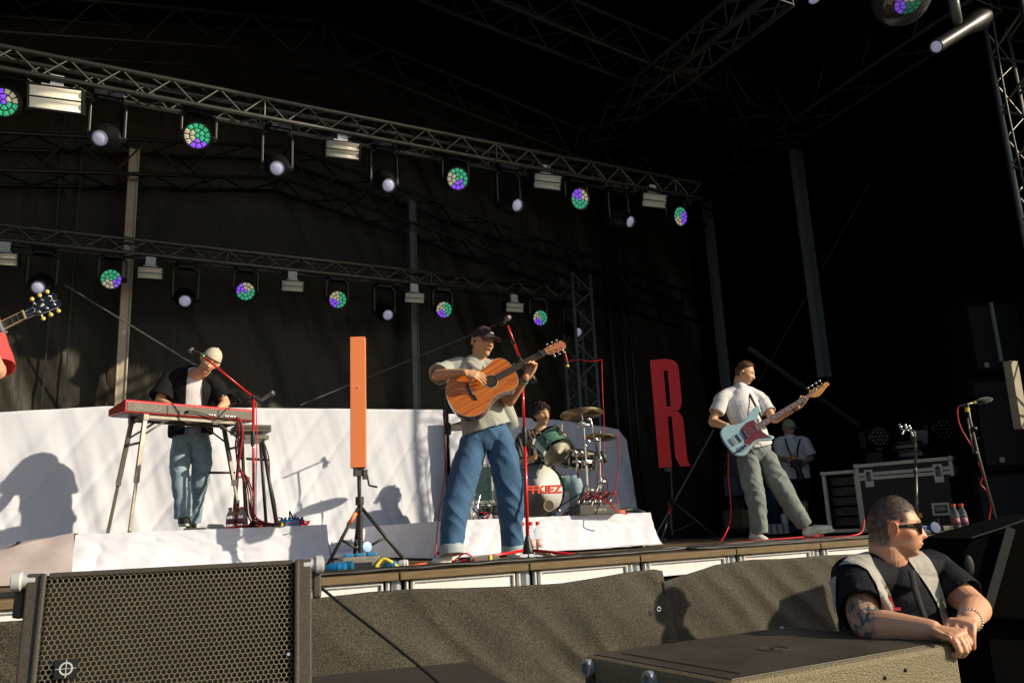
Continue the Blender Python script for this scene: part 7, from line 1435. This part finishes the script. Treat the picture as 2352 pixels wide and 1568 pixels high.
# ================================================================ SECURITY GUARD
def guard():
    F = 3.3; q = lambda x, y, d=0.: pF(x, y, F+d)
    root = thing('person', 'security guard in sunglasses and grey vest over navy polo leaning on the box', 'person', V((q(2040, 1600, .3).x, q(2040, 1600, .3).y, 0)))
    hc = q(2053, 1212); hs_ = 1.0; yf = (RIGHT*.955-AWAY*.22-UP*.06).normalized(); xr = yf.cross(UP).normalized(); R_ = frame(xr, yf, xr.cross(yf))
    sR, eR, wR = q(1965, 1330, -.03), q(1990, 1432, -.28), q(2140, 1446, -.43)
    sL, eL, wL = q(2142, 1316, .20), q(2241, 1394, .02), q(2226, 1428, -.38)
    ru = (sL-sR); ru.z = 0; ru.normalize(); fwd = UP.cross(ru)   # chest direction
    if fwd.dot(AWAY) > 0: fwd = -fwd
    neck = q(2040, 1300, .06); chest = q(2050, 1375, .14); waist = q(2050, 1480, .22); hip = q(2048, 1580, .26)
    b = MB(); add_head(b, hc, R_, hs_, 120, fat=1.2, nose=.85)
    loft(b, [hc+R_ @ V((0, -.035, -.045)), hc+R_ @ V((0, -.032, -.095)), neck+UP*.005, neck-UP*.03], [(.062, .060), (.066, .066), (.076, .076), (.086, .072)], ru, 22, 3)
    torso(b, hip, waist, chest, neck, ru, fwd, .82, cup=False, belly=.0)
    arm(b, sR, eR, wR, 1.24, (.052, .048, .042, .042, .027)); arm(b, sL, eL, wL, 1.20, (.052, .048, .042, .042, .027))
    leg(b, hip-ru*.1, hip-ru*.1-UP*.4, V((hip.x, hip.y, .1))-ru*.1); leg(b, hip+ru*.1, hip+ru*.1-UP*.4, V((hip.x, hip.y, .1))+ru*.1)
    hand(b, wR, (q(2195, 1456, -.50)-wR), (-UP*.9+AWAY*.2), ts=-1, curl=((1.1, 1.5), (1.1, 1.5), (1.1, 1.5), (1.1, 1.5)), s=1.08, fr=.0098, thumb=(.6, -.1, .3))
    hand(b, wL, (q(2178, 1434, -.56)-wL), (-UP*.8+AWAY*.15), ts=-1, curl=((.75, .7), (.8, .75), (.85, .8), (.9, .8)), s=1.08, fr=.0104, thumb=(.2, .35, .3), spread=.07)
    def colr(co):
        c = head_color(co, hc, R_, hs_, (.72, .37, .22), brow=(.35, .22, .14), lips=(.50, .20, .16), stub=.35, stubc=(.38, .22, .14), flush=.05)
        er = (np.abs(((co-np.array(hc))@np.array(R_))[:, 0]) > .070)&(np.linalg.norm(co-np.array(hc), axis=1) < .11); c[er] = c[er]*np.array((1.05, .88, .84))
        # tattoo: inked loops and shading around the right elbow
        ax = np.array((wR-eR).normalized()); t = (co-np.array(eR))@ax; d = np.linalg.norm(co-np.array(eR)-np.outer(t, ax), axis=1); up = co[:, 2]-eR.z
        reg = (np.linalg.norm(co-np.array(eR), axis=1) < .135)&(t < .07)
        idx = np.where(reg)[0]; ink = np.array((.075, .10, .10))
        for i in idx:
            p = V(co[i]); e = (co[i]-np.array(eR)); w_ = noise.noise(p*24)+.35*noise.noise(p*60); edge = min(1, max(0, (.13-np.linalg.norm(e))*18))*min(1, max(0, (.07-t[i])*22)); k = (np.exp(-(w_/.13)**2)*.8+.30*max(0, noise.noise(p*15+V((5, 0, 0))))+.34)*edge
            c[i] = c[i]*(1-k)+ink*k
        L = (co-np.array(hc))@np.array(R_)/hs_; x, y, z = L.T; nn_ = np.array([noise.noise(V(p)*90)+.5*noise.noise(V(p)*220) for p in co]) if True else 0
        near = (np.abs(x) < .1)&(np.abs(y) < .13)&(z > -.10)&(z < .15)
        m1 = np.maximum.reduce([sst(.050, .062, z+.006*nn_-.10*np.clip(y-.055, 0, 1)), sst(-.020, -.032, y+.006*nn_)*sst(-.085, -.045, z+.01*nn_), sst(.045, .030, y+.008*nn_)*sst(.012, .026, z+.006*nn_)])
        ear = (np.abs(x) > .068)&(y > -.036)&(y < .010)&(z < .030)&(z > -.045); m1 = np.where(near&~ear, m1, 0)*np.clip(.86+.25*nn_, 0, 1)
        hc_ = np.array((.075, .055, .042))*(1-0)+np.array((.16, .13, .10))*np.clip(sst(-.02, .07, y)*sst(.05, .09, z), 0, 1)[:, None]; c = c*(1-m1[:, None])+hc_*m1[:, None]
        return c
    fuse(b, 'body', M_SKIN, root, .0036, 2, color=colr)
    # close cropped hair: short blades over a dark shell
    hk = lambda p: (p[2] > .052+.02*min(1, max(0, (p[1]-.02)/.06)) or (p[1] < -.012 and p[2] > -.055) or (p[1] < .035 and p[2] > .022)) and not (abs(p[0]) > .062 and -.022 < p[1] < .012 and p[2] < .028)
    hm = mat('dark cropped hair', (.055, .042, .032), .55, var=.5, vscale=300, bump=.6, bscale=500); hg = mat('grey blond hair tips', (.36, .31, .25), .5)
    hairfuzz(hc, R_, hs_, lambda p, r: hk(p), 9000, .0042, None, root, 5, .35, (0, .5, -.1), .0006, .0).obj('hair', hm, root)
    hairfuzz(hc, R_, hs_, lambda p, r: hk(p) and (p[2] > .06 and p[1] > -.01) and r.uniform() < (p[1]+.02)*9, 900, .008, None, root, 6, .4, (0, .6, .5), .0008, .001).obj('hair_tips', hg, root)
    # sunglasses
    g = MB(); H = lambda x, y, z: hc+R_ @ (V((x, y, z))*hs_)
    for s in (-1, 1):
        g.hexa([H(s*.008, .094, -.022), H(s*.056, .084, -.020), H(s*.058, .089, -.020), H(s*.008, .100, -.022)], [H(s*.006, .094, .020), H(s*.064, .080, .022), H(s*.066, .086, .022), H(s*.006, .100, .020)])
    gl = g.obj('sunglasses', mat('gloss black sunglass', (.006, .005, .008), .08, coat=1.), root, bevel=.003); t = MB()
    for s in (-1, 1): t.hexa([H(s*.062, .084, .004), H(s*.067, .084, .004), H(s*.083, -.010, .000), H(s*.079, -.010, .000)], [H(s*.063, .084, .022), H(s*.068, .084, .022), H(s*.083, -.010, .010), H(s*.079, -.010, .010)])
    t.hexa([H(-.009, .096, .006), H(.009, .096, .006), H(.009, .102, .006), H(-.009, .102, .006)], [H(-.009, .096, .018), H(.009, .096, .018), H(.009, .102, .018), H(-.009, .102, .018)]); t.obj('temple', MATS['gloss black sunglass'], gl, bevel=.002)
    MB().box(H(-.0775, .045, .012) if False else H(.0765, .045, .011), (.0012, .022, .005), R_).obj('green_mark', mat('lime mark', (.25, .35, .02), .5), gl)
    # polo
    m = MB(); torso(m, hip, waist, chest, neck-UP*.035, ru, fwd, 1.10, inf=.026, belly=.06)
    sleeve(m, sR, eR, .74, .084, .088, ctr=neck.lerp(sR, .35)-UP*.02); sleeve(m, sL, eL, .74, .080, .086, ctr=neck.lerp(sL, .35)-UP*.02)
    for s_ in (sR, sL): loft(m, [neck-UP*.022, neck.lerp(s_, .5)-UP*.008, s_+UP*.004], [.072, .082, .086], UP, 20, 3)
    fd = fold(.010, (9, 9, 6), 61.)
    po = fuse(m, 'polo_shirt', M_NAVY, root, .0045, 3, disp=fd)
    c0 = np.array(chest); ua, fa = np.array(ru), np.array(fwd)
    def vk(co, no):
        cD = lambda P: [(1423.4+x*.3948, 1010.4+y*.3948) for x, y in P]
        x, y = toD(co); toc = np.array((0, 0, CZ))-co; near = (no*toc).sum(1) > 0; fr_ = ((co-c0)@fa > -.03)
        A = in_poly(x, y, cD([(1440, 600), (1330, 672), (1255, 740), (1300, 722), (1375, 720), (1440, 752), (1492, 840), (1516, 930), (1528, 1120), (1625, 1120), (1608, 1000), (1585, 900), (1535, 800), (1480, 712), (1450, 640)]))
        B = in_poly(x, y, cD([(1670, 640), (1745, 630), (1805, 690), (1845, 760), (1868, 840), (1900, 940), (1925, 1120), (1893, 1120), (1850, 960), (1800, 868), (1735, 775), (1680, 700)]))
        C_ = in_poly(x, y, cD([(1190, 830), (1262, 780), (1258, 900), (1268, 1010), (1280, 1130), (1240, 1130), (1200, 960)]))
        back = ~near&((co-c0)@fa < -.02)&(np.abs((co-c0)@ua) < .17)
        return (near&(A|B))|(near&C_)|back
    vs_ = fuse(m, 'vest', M_VEST, root, .0045, 3, disp=fd, keep=vk, offset=.007)
    # collar, placket, lanyard
    cl = MB(); nn = neck+UP*.012
    def cf(u, v): a = -2.75+5.5*u; r_ = .086+.014*v; dr = fwd*cos(a)+ru*sin(a); return nn+dr*r_*(1.0+.10*cos(a))+UP*(-.018-.022*v+.026*(1-v)-.012*cos(a)-.02*max(0, cos(a))*v-.018*max(0, cos(a)))
    cl.sheet(cf, 44, 6); cl.obj('collar', M_NAVY, root, smooth=True, solid=.004)
    P = smooth_path([q(2093, 1312, -.10), q(2100, 1345, -.13), q(2112, 1385, -.16), q(2126, 1425, -.17)], 6); l_ = MB(); l_.sheet(lambda u, v: P[round(u*18)]+RIGHT*.024*(v-.5), 18, 2); l_.obj('lanyard', M_BLKC, root, smooth=True, solid=.002)
    # red emblem on the vest chest: stacked shapes like a small castle-like badge
    vv = np.array([vs_.matrix_basis @ v.co for v in vs_.data.vertices]) if vs_.parent is None else np.array([tuple(v.co+vs_.location) for v in vs_.data.vertices]); X2, Y2 = toD(vv); kk = np.argsort((X2-2034)**2+(Y2-1384)**2+1e4*(np.linalg.norm(vv-np.array((0, 0, CZ)), axis=1) > 3.6))[:12]; e0 = V(vv[kk].mean(0))-AWAY*.012-UP*.012; em = MB(); ex, ey = (RIGHT*.93+AWAY*.1).normalized(), UP
    for x, y, w_, h in ((0, 0, .050, .010), (0, .012, .040, .010), (-.014, .024, .010, .012), (0, .026, .012, .018), (.013, .024, .010, .012), (0, .040, .006, .012), (.03, -.010, .034, .010), (-.022, .006, .006, .014)): em.box(e0+ex*x+ey*(y+.0), (w_, .012, h), frame(ex, Z_.cross(ex), Z_))
    em.obj('red_emblem', mat('red embroidery', (.55, .02, .03), .7), root)
    # zip detail of the vest's far edge
    zp = MB(); zp.tube([q(2160, 1370, -.02), q(2152, 1385, -.05), q(2160, 1400, -.05), q(2172, 1400, -.04), q(2166, 1380, -.03)], .002, 6, sub=4); zp.obj('pen_loop', M_BLK, root)
    br = MB(); d = (wL-eL).normalized(); p = wL.lerp(eL, .10); u = d.orthogonal().normalized(); w_ = d.cross(u)
    for i in range(26): a = 2*pi*i/26; br.ball(p+(u*cos(a)+w_*sin(a))*.037, .0045, 6, (1, 1, 1))
    br.obj('chain_bracelet', M_CHR, root, smooth=True)
    tr = MB(); loft(tr, [hip+UP*.05, hip-UP*.08], [(.20, .16), (.205, .165)], ru, 24, 2); loft(tr, [hip-ru*.1, hip-ru*.1-UP*.4, V((hip.x, hip.y, .10))-ru*.1], [.11, .10, .085], ru, 20, 3); loft(tr, [hip+ru*.1, hip+ru*.1-UP*.4, V((hip.x, hip.y, .10))+ru*.1], [.11, .10, .085], ru, 20, 3)
    fuse(tr, 'trousers', M_BSHIRT, root, .008, 3)
    for s in (-1, 1): p = V((hip.x, hip.y, .0))+ru*.1*s; shoe('shoe', p-fwd*.08, p+fwd*.20, UP, root, m=M_BLKC)
guard()

# ================================================================ PHOTOGRAPHER BEHIND THE BASSIST
def standing(F, px, label, top, legs, capm, shirt, cam_=True, hands=None):
    pass
def photographer():
    F = 11.6; q = lambda x, y, d=0.: pF(x, y, F+d); fz = q(1815, 1225); 
    root = thing('person', 'cameraman in white t-shirt, cap and dark shorts standing in the shade behind the bassist', 'person', V((fz.x, fz.y, ZD)))
    hc = q(1812, 984); yf = (-AWAY*.9+RIGHT*.25-UP*.15).normalized(); xr = yf.cross(UP).normalized(); R_ = frame(xr, yf, xr.cross(yf)); ru = RIGHT*.98+AWAY*.1
    neck, chest, waist, hip = q(1814, 1008), q(1818, 1030), q(1826, 1065), q(1830, 1095)
    sR, eR, wR = q(1790, 1016), q(1797, 1052, .02), q(1812, 1058, -.26); sL, eL, wL = q(1847, 1016), q(1862, 1052), q(1838, 1066, -.24)
    b = MB(); add_head(b, hc, R_); loft(b, [hc+R_ @ V((0, -.03, -.07)), neck-UP*.03], [.058, .07], ru, 16, 2); torso(b, hip, waist, chest, neck, ru, yf, cup=False); arm(b, sR, eR, wR, 1.05); arm(b, sL, eL, wL, 1.05)
    aR, aL = q(1806, 1222), q(1845, 1222); aR.z = aL.z = ZD+.09; leg(b, q(1818, 1100), q(1808, 1165), aR); leg(b, q(1845, 1100), q(1848, 1165), aL)
    hand(b, wR, (q(1822, 1050, -.32)-wR), RIGHT, ts=1, curl=((.8, 1.),)*4); hand(b, wL, (q(1830, 1072, -.32)-wL), -RIGHT+UP*.3, ts=-1, curl=((.7, .9),)*4)
    fuse(b, 'body', M_SKIN, root, .006, 2, color=lambda co: head_color(co, hc, R_, 1., (.50, .28, .19)))
    hat(hc, R_, 1.04, mat('khaki cap', (.42, .38, .28), .8, var=.1), root, brimlen=.06, tiltb=-.2)
    m = MB(); torso(m, hip, waist, chest, neck-UP*.01, ru, yf, inf=.03, hemdrop=.03); sleeve(m, sR, eR, .8, .08, .095, ctr=q(1805, 1014)); sleeve(m, sL, eL, .8, .08, .095, ctr=q(1832, 1014))
    fuse(m, 't_shirt', M_TEEW, root, .007, 3, disp=fold(.012, (7, 7, 3), 71.))
    j = MB(); loft(j, [q(1830, 1090), q(1830, 1108)], [(.17, .13), (.18, .13)], ru, 20, 2); loft(j, [q(1818, 1105), q(1811, 1150)], [.11, .12], ru, 18, 2, cup=(.03, .007)); loft(j, [q(1845, 1105), q(1848, 1150)], [.11, .12], ru, 18, 2, cup=(.03, .007)); fuse(j, 'shorts', M_BSHIRT, root, .007, 3)
    for a in (aR, aL):
        MB().lathe([(.040, 0), (.046, .06), (.050, .17), (.047, .18)], a-UP*.02, UP, 16).obj('sock', M_TEEW, root, smooth=True); p = V((a.x, a.y, ZD+.004)); shoe('shoe', p+AWAY*.08, p-AWAY*.2+RIGHT*.03, UP, root)
    th = thing('camera', 'black camera with long lens hanging at the cameraman\'s belly', 'camera', q(1826, 1066, -.3)); c = q(1830, 1064, -.30); MB().box(c, (.15, .08, .10), frame(RIGHT, AWAY, UP)).obj('body', M_BLK, th, bevel=.012)
    MB().lathe([(.04, 0), (.045, .05), (.04, .12), (.05, .2), (.05, .24)], c, (-UP*.95-AWAY*.25+RIGHT*.05), 20).obj('lens', M_BLK, th, smooth=True, sharp=True)
    s = MB()
    for x0, x1 in ((1798, 1824), (1832, 1832)): s.tube([q(x0+6, 1008, -.08), q((x0+x1)/2, 1032, -.19), q(x1, 1056, -.30)], .012, 6, sub=3)
    s.obj('strap', M_BLKC, th, smooth=True)
    th = thing('phone', 'small lit device in the cameraman\'s hand', 'phone', q(1822, 1052, -.34)); MB().box(q(1822, 1050, -.34), (.05, .02, .05)).obj('screen', emi('amber screen', (.35, .13, .03), .1), th, bevel=.008)
photographer()

# ================================================================ GUITARIST AT THE LEFT EDGE
def left_guitarist():
    F = 4.45; q = lambda x, y, d=0.: pF(x, y, F+d); f0 = q(-70, 1330)
    root = thing('person', 'guitarist in a red shirt with painted shadow patches, mostly cut off by the left edge of the frame', 'person', V((f0.x, f0.y, ZD)))
    hc = q(-95, 600); yf = (-AWAY*.7+RIGHT*.6).normalized(); xr = yf.cross(UP).normalized(); R_ = frame(xr, yf, xr.cross(yf)); ru = (RIGHT*.9+AWAY*.3).normalized()
    neck, chest, waist, hip = q(-95, 672), q(-100, 740), q(-100, 850), q(-100, 930)
    sR, eR, wR = q(-175, 705, -.05), q(-200, 830, -.1), q(-150, 870, -.35); sL, eL, wL = q(-48, 712, .1), q(4, 855, .04), q(-28, 770, -.22)
    eL = q(-8, 852, .0); wL = q(-38, 775, -.2)
    b = MB(); add_head(b, hc, R_); loft(b, [hc+R_ @ V((0, -.03, -.07)), neck-UP*.03], [.06, .075], ru, 16, 2); torso(b, hip, waist, chest, neck, ru, yf, cup=False); arm(b, sR, eR, wR, 1.05); arm(b, sL, eL, wL, 1.05, (.052, .050, .046, .042, .028))
    hp = q(-100, 945); aR, aL = q(-160, 1330), q(-60, 1330, .1); aR.z = aL.z = ZD+.10; leg(b, q(-130, 960), q(-150, 1130), aR); leg(b, q(-75, 960), q(-65, 1130), aL)
    hand(b, wR, (q(-110, 880, -.4)-wR), AWAY, ts=-1, curl=((.5, .7),)*4); hand(b, wL, (q(-28, 748, -.22)-wL), (-AWAY*.8-RIGHT*.4), ts=1, curl=((.7, 1.1),)*4)
    fuse(b, 'body', M_SKIN, root, .005, 2, color=lambda co: head_color(co, hc, R_, 1., (.66, .38, .24)))
    skull_cap(hc, R_, 1., lambda p: p[2] > .03 or (p[1] < 0 and p[2] > -.06), .006, lambda p: .004*noise.noise(p*60), 'hair', MATS['dark brown curls'], root)
    M_RS = mat('red shirt with maroon shadow patches', (.62, .07, .07), .8, var=.9, vscale=11, col2=(.16, .012, .05), bump=.2); M_RS.node_tree.nodes['Color Ramp'].color_ramp.interpolation = 'CONSTANT'  # maroon patches stand for the shadow cast by fingers and tuners
    m = MB(); torso(m, hip, waist, chest, neck-UP*.01, ru, yf, inf=.028, hemdrop=.03); sleeve(m, sR, eR, .6, .08, .1, ctr=q(-120, 700)); sleeve(m, sL, eL, .98, .082, .098, ctr=q(-80, 705)); loft(m, [q(-75, 705), q(-50, 715, .1)], [.08, .085], UP, 16, 2)
    fuse(m, 'shirt', M_RS, root, .006, 3, disp=fold(.010, (7, 7, 3), 81.))
    j = MB(); loft(j, [q(-100, 930), q(-100, 970)], [(.17, .13), (.175, .13)], ru, 20, 2); a = V((aR.x, aR.y, ZD+.12)); b2 = V((aL.x, aL.y, ZD+.12)); loft(j, [q(-130, 960), q(-150, 1130), a], [.11, .10, .10], ru, 20, 3, cup=(.03, .007)); loft(j, [q(-75, 960), q(-65, 1130), b2], [.11, .10, .10], ru, 20, 3, cup=(.03, .007))
    fuse(j, 'trousers', cloth_mat('beige trousers', (.42, .37, .28), .1, 20), root, .006, 3, disp=fold(.012, (7, 7, 3), 83.))
    for a in (aR, aL): p = V((a.x, a.y, ZD+.004)); shoe('shoe', p+AWAY*.08-RIGHT*.05, p-AWAY*.12+RIGHT*.18, UP, root)
    # electric guitar, neck rising into the frame
    nut = q(56, 722, -.36); low = q(-260, 880, -.36); d = (nut-low).normalized(); f = -AWAY; f = (f-d*f.dot(d)).normalized(); l = d.cross(f); l = l if l.z < 0 else -l
    th = thing('electric_guitar', 'dark electric guitar headstock with cream tuner buttons entering at the left edge', 'guitar', low)
    A = nut-d*.45; q_ = MB(); q_.hexa([A-l*.027-f*.02, A+l*.027-f*.02, nut+l*.0215-f*.018, nut-l*.0215-f*.018], [A-l*.027, A+l*.027, nut+l*.0215, nut-l*.0215]); q_.obj('neck', mat('dark rosewood', (.06, .035, .02), .45), th, bevel=.003)
    q_ = MB(); q_.tube([A+l*.0265+f*.0, nut+l*.0215+f*.0], .003, 6); q_.tube([A-l*.0265, nut-l*.0215], .0025, 6); q_.obj('binding', mat('aged cream', (.65, .52, .25), .45), th)
    q_ = MB()
    for i in range(1, 13): p = nut-d*(.62*(1-2**(-i/12))); q_.box(p+f*.001, (.002, .046, .003), frame(d, l, f))
    q_.obj('frets', M_CHR, th)
    MB().box(nut+f*.002, (.007, .046, .010), frame(d, l, f)).obj('nut', MATS['aged cream'], th)
    hd = (d*.96-f*.2+(-l)*.1).normalized(); hf = (f-hd*f.dot(hd)).normalized(); hl = hd.cross(hf); hl = hl if hl.z < 0 else -hl
    h = MB(); h.prism([(0, -.023), (.035, -.024), (.06, -.036), (.10, -.040), (.155, -.044), (.172, -.040), (.178, -.018), (.170, 0), (.178, .018), (.172, .040), (.155, .044), (.10, .040), (.06, .036), (.035, .024), (0, .023)], nut-hf*.014, hd, hl, hf, .014); h.obj('headstock', mat('gloss navy black headstock', (.006, .008, .014), .15, coat=.8), th, bevel=.002)
    e = MB(); e.tube([nut+hd*.006-hl*.010+hf*.002, nut+hd*.045-hl*.012+hf*.002, nut+hd*.055+hf*.002, nut+hd*.045+hl*.012+hf*.002, nut+hd*.006+hl*.010+hf*.002], .0010, 5, sub=4); c = nut+hd*.095+hf*.002; e.ball(c, .010, 8, (1.2, .7, .15), frame(hd, hl, hf)); e.ball(c+hd*.004-hl*.006, .006, 8, (1, .8, .15), frame(hd, hl, hf))
    for x, y, w_, h_ in ((.150, -.010, .004, .022), (.150, .006, .004, .016), (.144, -.003, .014, .003), (.158, .010, .012, .003)): e.box(nut+hd*x+hl*y+hf*.002, (w_, h_, .001), frame(hd, hl, hf))
    e.obj('inlay', mat('pearl inlay', (.6, .6, .5), .3), th)
    for i in range(6):
        s = -1 if i < 3 else 1; p = nut+hd*(.066+.040*(i % 3))+hl*s*.026; t = MB(); t.cyl(p, p+hf*.014, .0045, n=10); t.cyl(p, p+hf*.005, .008, n=12); t.cyl(p-hf*.008, p+hl*s*.03-hf*.008, .003, n=6); tn = t.obj('tuner', M_CHR, th, smooth=True)
        MB().ball(p+hl*s*.037-hf*.008, .0115, 12, (.95, 1.05, .55), frame(hd, hl, hf)).obj('tuner_button', mat('aged cream button', (.80, .62, .12), .35, coat=.4), tn, smooth=True)
        MB().tube([A+l*(-.02+.008*i)+f*.006, nut+l*(-.016+.0064*i)+f*.007, p+hf*.010], .0009, 5).obj('string', M_CHR, th)
    cp = MB(); p = nut-d*.125; cp.box(p+f*.012, (.014, .062, .012), frame(d, l, f)); cp.box(p+l*.033-f*.004, (.014, .008, .04), frame(d, l, f)); tag(cp.obj('capo', mat('silver capo', (.5, .5, .52), .35, .6), None, bevel=.003), 'silver capo across the electric guitar\'s neck at the left edge', 'capo')
    bd = MB(); o_ = low; out = [(-.20, 0), (-.17, .12), (-.08, .165), (.02, .14), (.08, .11), (.15, .125), (.2, .12), (.21, .07), (.17, .03), (.17, -.03), (.24, -.09), (.2, -.13), (.12, -.12), (.05, -.115), (-.05, -.155), (-.16, -.13)]; bd.prism(out, o_-f*.03, d, l, f, .045); bd.obj('body_shell', mat('wine red lacquer', (.18, .01, .015), .2, coat=.6), th, bevel=.01)
    ne = MB(); ne.hexa([low+d*.1-l*.028-f*.012, low+d*.1+l*.028-f*.012, A+l*.027-f*.02, A-l*.027-f*.02], [low+d*.1-l*.028+f*.02, low+d*.1+l*.028+f*.02, A+l*.027, A-l*.027]); ne.obj('lower_neck', MATS['dark rosewood'], th)
left_guitarist()

# ================================================================ STAGEHAND BEYOND THE FRAME (his shade falls on the scrim)
def stagehand():
    q0 = SH.copy(); root = thing('person', 'crew member standing on a low case beyond the right edge of the frame', 'person', q0)
    zt_ = pY(1560, 1335, 4.75).z+1.95*1.414*math.tan(SUN_EL); H_ = zt_-q0.z; k = H_/1.84; P = lambda a, b_, c: q0+ru*a*k+fw_*b_*k+UP*c*k
    fw_ = V((.5, .6, 0)).normalized(); ru = fw_.cross(UP); hc = P(0, .0, 1.70); xr = ru; R_ = frame(ru, fw_, UP)
    b = MB(); add_head(b, hc, R_, 1.05*k); loft(b, [hc-UP*.07*k, P(0, 0, 1.50)], [.07*k, .08*k], ru, 16, 2); torso(b, P(0, 0, .98), P(0, 0, 1.12), P(0, 0, 1.34), P(0, 0, 1.53), ru, fw_, 1.35*k, cup=False)
    for s in (-1, 1): arm(b, P(s*.24, 0, 1.44), P(s*.27, .05, 1.17), P(s*.16, .25, 1.05), 1.1*k); leg(b, P(s*.1, 0, .95), P(s*.11, .02, .5), P(s*.12, 0, .09), tuple(x*k for x in (.09, .08, .055, .05, .04))); hand(b, P(s*.16, .25, 1.05), fw_, -UP, ts=-s, s=k)
    fuse(b, 'body', M_SKIN, root, .007, 2, color=lambda co: head_color(co, hc, R_, k, (.60, .34, .22)))
    m = MB(); torso(m, P(0, 0, .96), P(0, 0, 1.12), P(0, 0, 1.34), P(0, 0, 1.50), ru, fw_, 1.45*k, inf=.02); 
    for s in (-1, 1): sleeve(m, P(s*.25, 0, 1.42), P(s*.34, .05, 1.17), .7, .10, .11, k, ctr=P(s*.1, 0, 1.46)); loft(m, [P(0, 0, 1.5), P(s*.25, 0, 1.43)], [.09*k, .10*k], UP, 16, 2)
    fuse(m, 'polo_shirt', M_NAVY, root, .008, 3); j = MB(); loft(j, [P(0, 0, 1.0), P(0, 0, .88)], [(.18*k, .14*k)]*2, ru, 20, 2)
    for s in (-1, 1): loft(j, [P(s*.1, 0, .92), P(s*.11, .02, .5), P(s*.12, 0, .1)], [.11*k, .09*k, .085*k], ru, 18, 3); shoe('shoe', P(s*.12, -.09, .003), P(s*.12, .19, .003), UP, root, m=M_BLKC)
    fuse(j, 'trousers', M_BSHIRT, root, .008, 3); skull_cap(hc, R_, 1.05*k, lambda p: p[2] > .03 or (p[1] < 0 and p[2] > -.05), .008, lambda p: 0, 'hair', M_BSHIRT, root)
stagehand()
